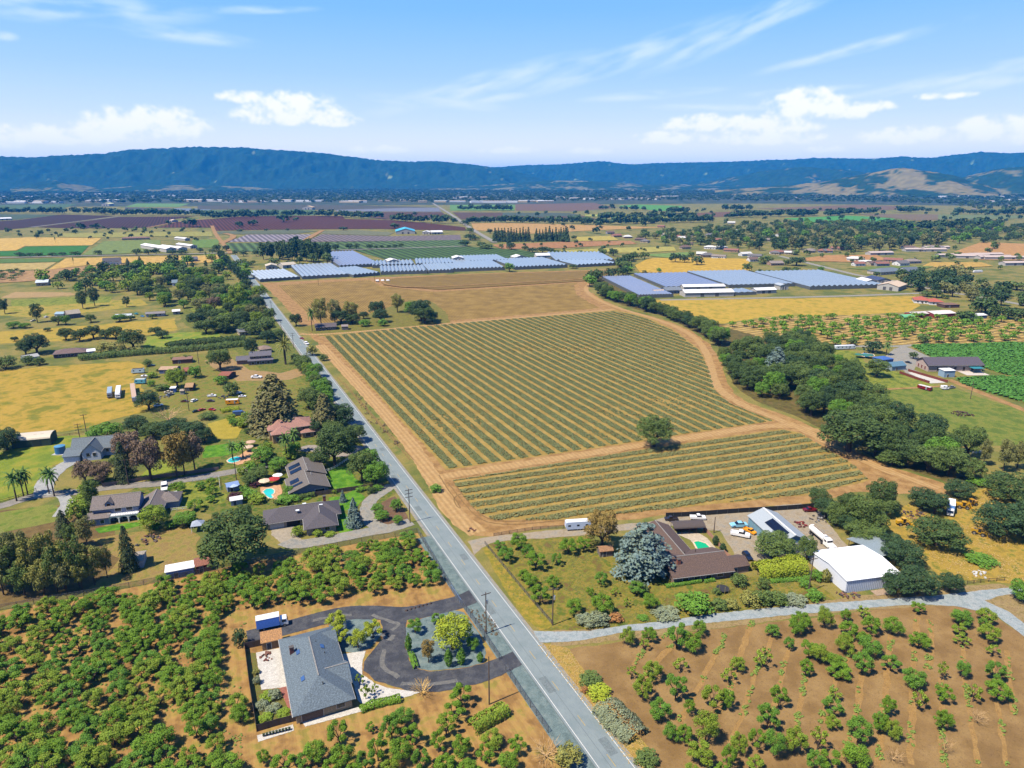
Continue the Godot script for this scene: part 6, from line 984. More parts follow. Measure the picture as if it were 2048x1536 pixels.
	for i in range(0, spots.size(), 2):
		simple_house("small house among the trees of the wooded neighbourhood", spots[i], spots[i + 1], rng.randf_range(-0.6, 0.4), rng.randf_range(13, 24), rng.randf_range(9, 13), 3.6, rng.randf_range(1.6, 3.0), ["gable", "hip"][rng.randi() % 2], hues[rng.randi() % 4], tops[rng.randi() % 5], "houses of the wooded neighbourhood")
	var works := [-2455, -3494, -2418, -3531, -2343, -3512, -2286, -3531, -3377, -5231, -3235, -5151, -3144, -5151, -3112, -5398, -2924, -5231, -1673, -3727, -1632, -3769, -1578, -3769, -1454, -3607, -1398, -3646, -1306, -3568, -2097, -3706, -2154, -3646, -3274, -4591, -3120, -4591, -2350, -4591, -2346, -4926]
	works += [-1185, -3727, -1081, -3686, -1033, -3727, -812.7, -3568, -789.4, -3607, -670.3, -3727, -550.5, -3811, -457.3, -3607, -365.4, -3646, -284.5, -3686, -1351, -3607, -1277, -3727]
	works += [-340, -4411, -262, -4411, -187, -4298, -85.9, -3568, -29.1, -3568, 60.7, -3646, 120.1, -3686, 170.4, -3646, 221.4, -4411, 279.6, -4469, 358.7, -4191, 449.6, -4140, 542.6, -4298, 603.3, -4140, 653.9, -4089, 753.5, -4244, 813, -4089, 990, -4654, 1012, -4529, -161.8, -3568]
	works += [2477, -4855, 2475, -4719, 2691, -4855, 2730, -4786, 2792, -4719, 2797, -4591, 3591, -5486, 3709, -5577, 1739, -4298, 2002, -4591, 2927, -4591, 3163, -4591, 2717, -3811, 2426, -3607]
	for i in range(0, works.size(), 2):
		warehouse("pale flat building of the far town", works[i], works[i + 1], rng.randf_range(-0.25, 0.25), rng.randf_range(40, 120), rng.randf_range(30, 60), rng.randf_range(7, 11), hues[rng.randi() % 2], [white, white, flat(0.70, 0.62, 0.52)][rng.randi() % 3], "pale buildings of the far town")

func far_barn(label: String, x: float, z: float, turn: float, w: float, d: float, h: float, m: Material, group := "") -> void:
	var o := thing("barn", label, "barn", x, z, turn, group)
	if w >= d: wing(o, 0, 0, 0.0, w, d, h, minf(w, d) * 0.14, "gable", flat(0.66, 0.65, 0.63), m, 0.5)
	else: wing(o, 0, 0, PI / 2, d, w, h, w * 0.14, "gable", flat(0.66, 0.65, 0.63), m, 0.5)
	row_of(o, "door", 2, "front", w, d, h * 0.4, minf(4.0, w * 0.15), h * 0.75, flat(0.3, 0.3, 0.32), 0.6)

func long_barn(x: float, z: float, turn: float, w: float, d: float) -> void:
	var o := thing("barn", "long dark green barn with a pale arched roof", "barn", x, z, turn)
	wing(o, 0, 0, 0.0, w, d, 3.4, 1.6, "vault", flat(0.16, 0.25, 0.20), flat(0.70, 0.66, 0.58, 0.6, 0.0, 0.15), 0.1)
	for k: float in [-0.26, 0.08, 0.26]:
		var b := block(o, "skylight", flat(0.52, 0.48, 0.40), Vector3(k * w, 4.62, 2.3), Vector3(1.2, 0.1, 1.6))
		b.rotation.x = 0.42
	opening(o, "door", Vector3(2.0, 1.4, d * 0.5 + 0.03), 0.0, 3.0, 2.7, flat(0.10, 0.18, 0.15), flat(0.14, 0.22, 0.18))

# ---------------------------------------------------------------- fences, pools and yard things
func yards() -> void:
	rng.seed = 66
	var steel := flat(0.30, 0.32, 0.34, 0.6)
	var link := StandardMaterial3D.new()
	link.albedo_color = Color(0.32, 0.34, 0.36, 0.22)
	link.transparency = BaseMaterial3D.TRANSPARENCY_ALPHA
	link.roughness = 0.7
	var board := flat(0.30, 0.24, 0.20, 0.9, 0.0, 0.35, 0.5)
	var black := flat(0.055, 0.06, 0.065, 0.9)
	var white := flat(0.80, 0.80, 0.80, 0.6, 0.0, 0.08)
	fence("chain_link_fence", "chain-link fence along the road shoulder above the upper gate", [-31.8, -206.8, -24.6, -189.8, -17.8, -173.7], 1.9, 3.0, "mesh", steel, link)
	fence("chain_link_fence", "chain-link fence beside the gravel island", [-14.1, -165.9, -8.5, -154.8, -3.2, -143.4], 1.9, 3.0, "mesh", steel, link)
	fence("chain_link_fence", "chain-link fence between shoulder and tilled soil", [-1.5, -139.4, 3, -129.7, 7.8, -119.9], 1.9, 3.0, "mesh", steel, link)
	fence("chain_link_fence", "chain-link fence behind the dense orchard", [-32.2, -207.2, -53.1, -199.3, -71.8, -191.8, -94.7, -181.8, -119.4, -171.9, -142.5, -163.8, -151, -160.4], 1.9, 4.0, "mesh", steel, link)
	fence("gate", "sliding metal gate of the upper drive", [-17.8, -173.7, -14.1, -165.9], 1.8, 1.5, "mesh", flat(0.45, 0.55, 0.70), link)
	fence("wire_fence", "dark wire fence between verge and fruit-tree yard", [-8.9, -199.7, -1.4, -183.3, 4.8, -169.9, 10.7, -157.7], 1.3, 3.0, "mesh", flat(0.28, 0.22, 0.16), link)
	fence("wire_fence", "dark wire fence beside the entrance track", [-6.1, -205, 7, -209.2, 17.8, -210.6], 1.2, 3.0, "mesh", flat(0.28, 0.22, 0.16), link)
	fence("screen_fence", "black screened fence along the lower crop field", [54.5, -218.2, 60.1, -218.7, 69.4, -219.9, 77.3, -221.1, 85.3, -222.2, 92.3, -223, 99.9, -224, 107.7, -225.2, 110.2, -225.7], 1.9, 3.6, "board", steel, black)
	fence("board_fence", "dark board fence around the patio and planted bed", [-64.2, -148.9, -68.2, -147.5, -61.8, -133.5, -55.4, -120.2, -51.2, -122.1, -46.9, -123.6], 1.9, 2.4, "board", board, board)
	fence("board_fence", "weathered board fence behind the blue spruces", [-81, -233.1, -72, -236.2, -65.9, -238.4, -57.8, -241.2, -49.9, -242.8], 1.8, 2.4, "board", board, flat(0.36, 0.30, 0.25, 0.9, 0.0, 0.35, 0.5))
	fence("picket_fence", "curved white picket fence beside the bright lawn", [-76.2, -257, -73.4, -260.8, -71.5, -266, -70, -270], 1.2, 1.6, "rail", white, white)
	fence("rail_fence", "white rail fence below the villa garden", [-123.1, -223, -119.5, -224, -115.4, -225], 1.3, 2.2, "rail", white, white)
	fence("rail_fence", "white rail fence at the garden's top edge", [-126.4, -247.4, -121.9, -249.5, -117.6, -251.5, -112.6, -240.6], 1.3, 2.2, "rail", white, white)
	fence("rail_fence", "short white rail fence beyond the oak belt", [201, -276.6, 206.6, -278], 1.3, 2.2, "rail", white, white)
	fence("garden_wall", "tan block wall along the private lane", [-159.9, -243.7, -152.6, -246.5, -148.3, -248.6, -142.8, -251.5, -131.9, -255.2, -121, -259.5], 1.5, 4.0, "board", flat(0.46, 0.38, 0.34), flat(0.50, 0.42, 0.38))
	fence("rail_fence", "dark fence along the lane's upper side", [-191.3, -227.9, -189.7, -229.5, -185.6, -233.6, -182.9, -239.5], 1.3, 3.0, "rail", board, board)
	fence("wire_fence", "post fence behind the golden pasture", [-211.8, -295.7, -206.8, -298.9, -200.6, -302.2], 1.2, 4.0, "rail", board, board)
	fence("board_fence", "red-brown fence on the near side of the court", [239.2, -405.4, 241.8, -393.8, 245, -383.9], 1.6, 3.0, "board", flat(0.36, 0.14, 0.10), flat(0.42, 0.16, 0.11))
	fence("board_fence", "red-brown fence on the far side of the court", [247.3, -410.5, 251.7, -397.9, 256.6, -385.4], 1.6, 3.0, "board", flat(0.36, 0.14, 0.10), flat(0.42, 0.16, 0.11))
	sheet("court", "pale bowling court between the red-brown fences", [245.4, -407.1, 251.2, -409.1, 255.5, -385.4, 245.7, -383.9], 3.0, soil("pale_concrete", []))
	fence("wire_fence", "old post fence beside the golden weeds", [134.7, -176.5, 139.3, -177.4, 147.2, -178.5], 1.2, 2.6, "rail", board, board)
	fence("garden_wall", "pink stucco wall between pool and gravel yard", [65.6, -209.2, 66.7, -204.1, 67.4, -199.3, 68, -193, 69.8, -188.6], 1.5, 3.0, "board", flat(0.56, 0.40, 0.34), flat(0.62, 0.46, 0.38))
	# pools and terraces
	var teal := flat(0.16, 0.62, 0.60, 0.08, 0.0, 0.0)
	var stone := flat(0.74, 0.66, 0.56, 0.8, 0.0, 0.15)
	sheet("terrace", "pale concrete terrace around the green pool", [54.7, -206.7, 58.9, -207.9, 63.6, -206.7, 65.3, -203.3, 66.3, -196.9, 67.6, -191.5, 68.3, -188.6, 66.3, -187.1, 64.6, -189.3, 61, -193.8, 59.2, -202.5, 56.9, -205], 2.8, soil("pool_deck", [g8(184, 172, 150), g8(198, 186, 164)], 12.0), 0.15)
	pool("emerald green swimming pool behind the brown house", [60.1, -201, 61.7, -201.5, 63.7, -200.1, 64.8, -195.7, 65.5, -191.9, 64.6, -190.2, 63.1, -191.2, 61.6, -193.6, 60.2, -196.9], flat(0.06, 0.55, 0.34, 0.06, 0.0, 0.0), stone)
	sheet("terrace", "orange-tan terrace of the solar-roofed house", [-98.1, -242.8, -95.4, -246.2, -91.4, -246.2, -88.3, -239.5, -87, -234.1, -88.2, -232, -92.5, -235.2, -95.7, -237.3], 2.8, soil("tan_deck", [g8(196, 150, 112), g8(208, 164, 126)], 10.0), 0.15)
	pool("turquoise kidney pool of the solar-roofed house", [-95.5, -238.9, -95.1, -241.2, -93.3, -241.7, -91.6, -240, -90.9, -237.3, -91.5, -236.2, -89.9, -233.6, -90.9, -233.3, -93, -235.2], teal, stone)
	sheet("terrace", "tan paved terrace beside the villa pool", [-120, -267.3, -118.4, -272.7, -117.8, -279.8, -113.8, -284.1, -108.1, -272.7, -109.9, -268.6, -115.2, -264.6], 2.8, soil("tan_deck", []), 0.15)
	pool("turquoise pool beside the villa lawn", [-121.3, -269.3, -120.8, -272, -118.8, -273.8, -116.7, -272, -116.2, -268.6, -118.1, -266.6, -120, -267.3], teal, stone)
	pool("small pool beside the winery trees", [236.5, -451.6, 242.9, -456.9, 247.2, -453.4, 245.4, -448.2, 238.6, -446.5], flat(0.20, 0.42, 0.48, 0.08, 0.0, 0.0), stone)
	umbrella("red parasol on the solar house terrace", -93.6, -246.2, 2.3, flat(0.62, 0.10, 0.08))
	umbrella("cream parasol left of the red one", -96.7, -244.5, 2.3, flat(0.78, 0.70, 0.58))
	umbrella("white parasol right of the red one", -93.3, -249.7, 2.0, white)
	umbrella("pale blue parasol beside the garden sheds", -107.4, -240.6, 2.4, flat(0.60, 0.68, 0.78))
	umbrella("cream parasol beside the villa pool", -116.1, -279.8, 2.2, flat(0.74, 0.64, 0.54))
	umbrella("second cream parasol behind the villa pool", -117.2, -285.6, 2.2, flat(0.70, 0.58, 0.48))
	for q in [[[233.6, -444.8], "green parasol beside the winery pool"], [[238.6, -443.2], "teal parasol beside the winery pool"]]:
		umbrella(q[1], q[0][0], q[0][1], 3.2, flat(0.14, 0.40, 0.32))
	var o := thing("gazebo", "grey pyramid-roofed gazebo at the garden's edge", "gazebo", -107.2, -209.2, 0.3)
	var s := Shape.new()
	for i in 4:
		var a := TAU * (i + 0.5) / 4.0; var b := TAU * (i + 1.5) / 4.0
		s.tri(Vector3(0, 3.9, 0), Vector3(cos(a) * 2.9, 2.5, sin(a) * 2.9), Vector3(cos(b) * 2.9, 2.5, sin(b) * 2.9))
		rod(o, "post", white, Vector3(cos(a) * 2.6, 0, sin(a) * 2.6), Vector3(cos(a) * 2.6, 2.6, sin(a) * 2.6), 0.08)
	part(o, "canopy", s.mesh(), flat(0.56, 0.60, 0.66))
	o = thing("trampoline", "round netted trampoline before the brown house", "trampoline", 61.4, -173.3)
	rod(o, "mat", flat(0.12, 0.12, 0.13), Vector3(0, 0.8, 0), Vector3(0, 0.86, 0), 1.9, 16)
	for i in 8:
		var a := TAU * i / 8.0
		rod(o, "post", flat(0.62, 0.56, 0.3), Vector3(cos(a) * 2.0, 0, sin(a) * 2.0), Vector3(cos(a) * 2.0, 2.6, sin(a) * 2.0), 0.05, 5)
	# poles
	utility_pole("tall utility pole between road and gravel island", -6.8, -153.6, 12.6, 0.5, 1, true)
	utility_pole("utility pole with transformer at the fruit-tree yard's corner", 10.9, -157.2, 11.6, 0.2, 1, true)
	utility_pole("double-armed utility pole beside the curved drive", -35.6, -214.4, 13.0, 0.45, 3)
	utility_pole("thin pole in the tilled soil below the loop drive", -5.2, -128.3, 13.0, 0.4, 0)
	utility_pole("utility pole with three arms at the golden pasture's edge", -193.2, -285.3, 11.0, 0.5, 3)
	utility_pole("utility pole behind the three-armed one", -198.1, -297.8, 11.0, 0.5, 1)
	utility_pole("pale pole beside the private lane", -150.4, -245.1, 11.0, 0.5, 1)
	utility_pole("pole at the lane before the garden sheds", -109.9, -249.7, 9.0, 0.5, 1)
	utility_pole("pole among the salvage yard cars", -167.4, -334.9, 12.0, 0.5, 1)
	utility_pole("pole behind the salvage yard", -203.2, -428, 11.0, 0.5, 1)
	utility_pole("pole beside the white metal building", 86.1, -172.4, 11.5, 0.3, 1)
	utility_pole("bare pole in the gravel yard", 68.5, -207.3, 6.0, 0.3, 0)
	utility_pole("slim pole on the mown lawn", 250.1, -354.4, 10.0, 0.3, 0)
	var far_poles := [-178.3, -517.5, -155, -471.4, -216, -606.4, -268.9, -711.2, -128.6, -414.9, -112.2, -383.4, -158.1, -588.9, -241.4, -658.3]
	var which := ["opposite the red car", "above the date palm", "beside the thick stand", "farthest up the road", "in the verge tree row", "near the tall redwood", "nearest the villa drive", "before the far lots"]
	for i in 8: utility_pole("roadside utility pole " + which[i], far_poles[i * 2], far_poles[i * 2 + 1], 11.0, 0.44, 2)
	utility_pole("pole standing in the fallow field", -218.7, -770.8, 12.0, 0.4, 1)
	utility_pole("pole beside the white tanks in the fallow field", -160.8, -800.3, 12.0, 0.4, 1)
	for i in 3:
		o = thing("field_tank", "white tank in the fallow field", "tank", -157.2, -798.2, 0.0, "white field tanks")
		o.position += Vector3(i * 6.0, 0, -i * 0.6)
		rod(o, "shell", white, Vector3(-1.8, 1.3, 0), Vector3(1.8, 1.3, 0), 1.2, 10)
		for k: float in [-1.2, 1.2]: block(o, "leg", steel, Vector3(k, 0.3, 0), Vector3(0.3, 0.7, 1.6))
	# heaps
	var scrap := [flat(0.36, 0.25, 0.20), flat(0.24, 0.22, 0.22), flat(0.48, 0.32, 0.24), flat(0.30, 0.26, 0.24)]
	junk("junk_pile", "pile of rusty scrap beside the dark conifer", "scrap", -121.2, -201.7, 4.2, 1.6, scrap, 34)
	junk("brush_pile", "brown brush pile on the wide mown lawn", "brush pile", 229.8, -329, 5.0, 1.6, [flat(0.26, 0.18, 0.13), flat(0.34, 0.24, 0.17), flat(0.20, 0.15, 0.12)], 60)
	junk("scrap_pile", "rusty machinery heap under the field oaks", "scrap", 143.8, -220.6, 4.0, 1.4, scrap, 30)
	junk("tyre_pile", "dark pile of tyres and pipes at the yard edge", "scrap", 109.5, -216.4, 4.5, 1.2, [flat(0.12, 0.12, 0.13), flat(0.55, 0.55, 0.56), flat(0.3, 0.28, 0.27)], 34)
	junk("implement", "red farm implement behind the metal barn", "machine", 100.6, -212.8, 2.6, 1.2, [flat(0.50, 0.12, 0.08), flat(0.3, 0.1, 0.08)], 16)
	junk("scrap_pile", "scattered boxes on the patio", "scrap", -61.4, -144.6, 1.8, 0.5, [flat(0.36, 0.18, 0.12), flat(0.45, 0.3, 0.22)], 12)
	junk("scrap_pile", "scrap timber beside the white building's corner", "scrap", 96.8, -170.8, 3.0, 0.8, scrap, 18)
	junk("scrap_pile", "clutter under the yard oak", "scrap", 86.1, -194.9, 5.0, 0.9, [white, flat(0.3, 0.35, 0.45), flat(0.2, 0.2, 0.2)], 22)
	junk("scrap_pile", "scrap heap left of the white storage box", "scrap", -191.5, -358, 3.2, 1.0, [flat(0.5, 0.5, 0.5), flat(0.2, 0.2, 0.22), flat(0.35, 0.24, 0.18)], 22)
	junk("scrap_pile", "blue tarp heap beside the shrubby tree", "scrap", -157.9, -358, 4.0, 1.0, [flat(0.14, 0.20, 0.34), flat(0.2, 0.22, 0.26)], 22)
	junk("rock_pile", "white debris in the golden weeds", "rubble", 142.4, -181.5, 2.4, 0.5, [flat(0.75, 0.75, 0.74)], 14)
	junk("dirt_clod", "dark burnt patch at the track entrance", "debris", -13.5, -208.8, 1.6, 0.5, [flat(0.36, 0.16, 0.10), flat(0.2, 0.12, 0.1)], 12)
	for i in 9:
		var pot := thing("flower_pot", "potted plant on the white slab outside the fence", "plant pot", -53.4, -118.9, 0.0, "potted plants outside the fence")
		pot.position += Vector3(i * 0.62, 0.08, -i * 0.22)
		rod(pot, "pot", flat(0.12, 0.11, 0.11), Vector3.ZERO, Vector3(0, 0.4, 0), 0.2, 8)
		part(pot, "foliage", kinds.bush[0][1], tone("deep"), Vector3(0, 0.3, 0), 0.0, Vector3(0.7, 0.6, 0.7))
	for i in 7:
		o = thing("boulder", "dark edging boulder beside the upper drive", "rock", -29.3, -163.6, i * 1.0, "boulders beside the upper drive")
		o.position += Vector3(i * 1.05, 0, -i * 0.55)
		s = Shape.new()
		s.tube(Vector3(0, -0.1, 0), Vector3(0.05, 0.5, 0.04), 0.5, 0.28, 7)
		part(o, "stone", s.mesh(), flat(0.26, 0.20, 0.18))

# ---------------------------------------------------------------- vehicles
func vehicles() -> void:
	rng.seed = 12
	var white := paint(0.82, 0.82, 0.82)
	var grey := paint(0.42, 0.43, 0.45)
	var cream := paint(0.70, 0.66, 0.56)
	box_truck("white box truck with blue shade painted on its side on the black drive", -64.1, -156.5, 0.36, 8.0, flat(0.34, 0.52, 0.84, 0.4, 0.0, 0.12, 2.0), flat(0.80, 0.82, 0.84))  # cargo box is white; the blue of its shaded side is in the colour
	trailer("travel_trailer", "white travel trailer on the entrance track", 22.7, -210, -3.01, 9.1, paint(0.66, 0.72, 0.82), flat(0.84, 0.84, 0.84), 2.7)  # white walls; the blue of their shade is put into the body colour
	car("pickup_truck", "white lifted pickup beside the black screened fence", 65.6, -217, -0.05, 5.4, "pickup", white)
	car("car", "pale blue vintage sedan in the gravel yard", 78.2, -211.6, -3.10, 5.9, "sedan", paint(0.46, 0.66, 0.74))
	car("pickup_truck", "white utility truck beside the vintage sedan", 76.7, -205, -0.41, 6.2, "pickup", white)
	car("pickup_truck", "yellow old truck at the metal barn", 80.8, -207.5, -0.99, 4.1, "pickup", paint(0.78, 0.52, 0.06))
	car("car", "dark blue SUV beside the yellow-green hedge", 74.5, -191.2, -1.41, 4.5, "suv", paint(0.06, 0.09, 0.17))
	car("pickup_truck", "dark flatbed with brush at the fence corner", 55.9, -216.2, -3.14, 3.7, "pickup", paint(0.16, 0.13, 0.12))
	car("pickup_truck", "red pickup at the yard's far corner", 107.5, -222.9, -3.10, 4.8, "pickup", paint(0.36, 0.05, 0.08))
	tank_truck("long white tank truck on the yard drive", 102.5, -201.2, -1.41, 9.5)
	loader("yellow loader standing left of the big round oak", 135.5, -212.8, -0.00, 6.5, paint(0.70, 0.54, 0.06))
	loader("yellow loader behind the blue truck", 164.3, -225.4, -0.37, 2.8, paint(0.66, 0.50, 0.10), "yellow machines", 1.6)
	loader("second yellow loader behind the blue truck", 168.8, -227.4, -2.81, 3.1, paint(0.62, 0.46, 0.10))
	loader("small yellow machine beside the right-hand oaks", 157.5, -206, -0.78, 1.8, paint(0.62, 0.48, 0.08))
	box_truck("old blue truck beside the dark oaks", 157.8, -222.3, -2.14, 8.6, paint(0.30, 0.48, 0.72), white)
	car("car", "white SUV beside the blue-grey villa", -134.4, -241.2, -1.12, 6.2, "suv", white)
	# golden pasture and salvage yard
	trailer("motorhome", "grey motorhome on the golden pasture", -223, -361.1, -1.08, 14.3, grey, paint(0.5, 0.56, 0.6), 2.6, true)
	trailer("motorhome", "white motorhome with roof hatches on the golden pasture", -218.7, -361.8, -1.10, 18.0, white, white, 2.6, true)
	trailer("cargo_trailer", "long pale trailer left of the dark round tree", -209.4, -360.3, -1.05, 30.2, paint(0.55, 0.58, 0.62), flat(0.68, 0.58, 0.5), 2.8)
	trailer("bus", "turquoise bus at the salvage yard's edge", -217.7, -383.3, -3.03, 6.0, paint(0.30, 0.58, 0.66), flat(0.7, 0.72, 0.7), 2.4, true)
	trailer("motorhome", "white and black motorhome at the salvage yard's edge", -231, -406, -2.90, 7.2, paint(0.66, 0.74, 0.76), flat(0.16, 0.18, 0.2), 2.4, true)
	trailer("cargo_trailer", "flat white trailer behind the turquoise bus", -220.1, -395.3, 0.32, 6.6, cream, white, 1.2)
	trailer("food_truck", "yellow step van with a white roof in the salvage yard", -148.7, -345.3, 0.16, 6.8, paint(0.76, 0.50, 0.04), white, 2.2, true)
	car("van", "dark blue van beside the small golden paddock", -138.5, -327.7, 0.25, 5.9, "van", paint(0.20, 0.30, 0.46))
	car("car", "white hatchback in the salvage yard's middle", -171.3, -349.9, 1.22, 2.9, "suv", white)
	car("car", "white old pickup near the dirt trail", -165.4, -358.3, 0.21, 2.8, "pickup", white)
	car("car", "rusty car below the white old pickup", -162.4, -349.6, -0.00, 2.1, "sedan", paint(0.22, 0.13, 0.1))
	car("car", "red convertible in the salvage yard", -155.6, -335.4, -0.38, 2.8, "sedan", paint(0.55, 0.10, 0.06))
	car("car", "orange-red car wreck near the poles", -160.8, -334.9, 1.08, 2.3, "sedan", paint(0.6, 0.18, 0.1))
	car("car", "dark green car wreck near the poles", -162.6, -332.6, 0.80, 2.1, "sedan", paint(0.08, 0.16, 0.14))
	car("car", "brown car wreck left of the poles", -176.1, -349.1, -0.00, 2.6, "sedan", paint(0.30, 0.17, 0.1))
	car("car", "white car beside the blue tarp heap", -148.4, -357.7, 0.23, 2.5, "sedan", white)
	car("car", "white car behind the blue tarp heap", -153.4, -364.1, 0.20, 3.0, "suv", white)
	car("car", "grey car beside the rusty shelter", -231.5, -423, 0.36, 2.2, "sedan", grey)
	car("car", "white boat-tailed car before the grey house", -154, -395.2, -0.00, 6.4, "sedan", white)
	car("car", "red car parked on the dirt headland", -157.6, -500.1, -0.70, 3.2, "sedan", paint(0.45, 0.02, 0.04))
	car("car", "white car below the red one on the headland", -149.2, -482.9, -0.86, 5.2, "suv", white)
	car("car", "dark car in the gravel lot before the winery", 258.4, -430.2, -0.99, 3.8, "sedan", paint(0.05, 0.07, 0.1))
	trailer("fire_engine", "red and white vintage fire engine on the mown lawn", 235, -371.4, -1.05, 7.5, paint(0.40, 0.05, 0.08), flat(0.80, 0.78, 0.76), 1.7, true)
	trailer("water_trailer", "white tank trailer right of the fire engine", 246.7, -372, -0.13, 3.7, white, white, 1.6)
	car("pickup_truck", "grey pickup beside the white tank trailer", 251.9, -374, 0.30, 4.2, "pickup", grey)
	trailer("mobile_home", "long white trailer beside the vineyard lane", 234.4, -467.7, 0.15, 14.9, paint(0.68, 0.72, 0.74), white, 2.4)
	trailer("horse_trailer", "white trailer on the tan field at right", 596.9, -879.4, 0.19, 13.0, white, white, 2.4)
	var lot := [-321.8, -586.1, -333.3, -597.5, -333.1, -588.9, -403.8, -583.3, -404.2, -567, -186.7, -342, -192.5, -365.1, -189.6, -360.5]
	var looks := ["blue car beside the manufactured homes", "turquoise car left of the manufactured home", "white car behind the hedge", "white car beside the weathered barn", "pale car left of the weathered barn", "white car under the dark round tree", "pale car above the dark round tree", "grey car above the dark round tree"]
	for i in 8: car("car", looks[i], lot[i * 2], lot[i * 2 + 1], rng.randf() * TAU, 4.6, "sedan", [paint(0.3, 0.5, 0.66), paint(0.2, 0.55, 0.6), white, white, cream, white, cream, grey][i])

func tank_truck(label: String, x: float, z: float, turn: float, _len: float) -> void:
	var o := thing("tank_truck", label, "truck", x, z, turn)
	var white := paint(0.84, 0.84, 0.83)
	o.position.y = 0.06
	var s := Shape.new()
	s.tube(Vector3(-6.2, 2.1, 0), Vector3(1.7, 2.1, 0), 1.15, 1.15, 14)
	part(o, "tank", s.mesh(), white)
	s = Shape.new()
	s.extrude([Vector2(2.0, 0.6), Vector2(6.2, 0.6), Vector2(6.3, 1.5), Vector2(4.1, 1.7), Vector2(3.8, 2.7), Vector2(2.0, 2.8)], -1.1, 1.1, 0.95)
	part(o, "cab", s.mesh(), white)
	block(o, "windscreen", glass(), Vector3(3.98, 2.2, 0), Vector3(0.12, 0.75, 1.8))
	for k: float in [-1.0, 1.0]: block(o, "side_window", glass(), Vector3(3.0, 2.2, k * 1.05), Vector3(1.0, 0.6, 0.08))
	block(o, "grille", flat(0.3, 0.3, 0.32, 0.3, 0.5), Vector3(6.3, 1.1, 0), Vector3(0.1, 0.8, 1.2))
	block(o, "chassis", flat(0.1, 0.1, 0.1), Vector3(-0.5, 0.75, 0), Vector3(12.0, 0.3, 0.9))
	block(o, "walkway", flat(0.5, 0.45, 0.38), Vector3(-2.2, 3.26, 0), Vector3(6.4, 0.06, 0.7))
	for f: float in [-5.4, -4.3, 1.0, 5.3]:
		for k: float in [-1.0, 1.0]: wheel(o, f, k * 0.98, 0.5, 0.34)
	lamp_pair(o, 6.25, 1.3, 0.85)

# ---------------------------------------------------------------- weeds, strips and small growth
func sprinkle(f: Array, n: int, lo: float, hi: float, patchy := 0.0) -> PackedVector3Array:
	var p := pts(f)
	var a := Vector2(1e9, 1e9); var b := -a
	for q in p: a = a.min(q); b = b.max(q)
	var out := PackedVector3Array()
	var tries := 0
	while out.size() < n and tries < n * 12:
		tries += 1
		var q := Vector2(rng.randf_range(a.x, b.x), rng.randf_range(a.y, b.y))
		if not inside(p, q): continue
		if patchy > 0.0 and noise.get_noise_2d(q.x * 6.0, q.y * 6.0) < patchy - 0.5: continue
		out.append(Vector3(q.x, rng.randf_range(lo, hi), q.y))
	return out

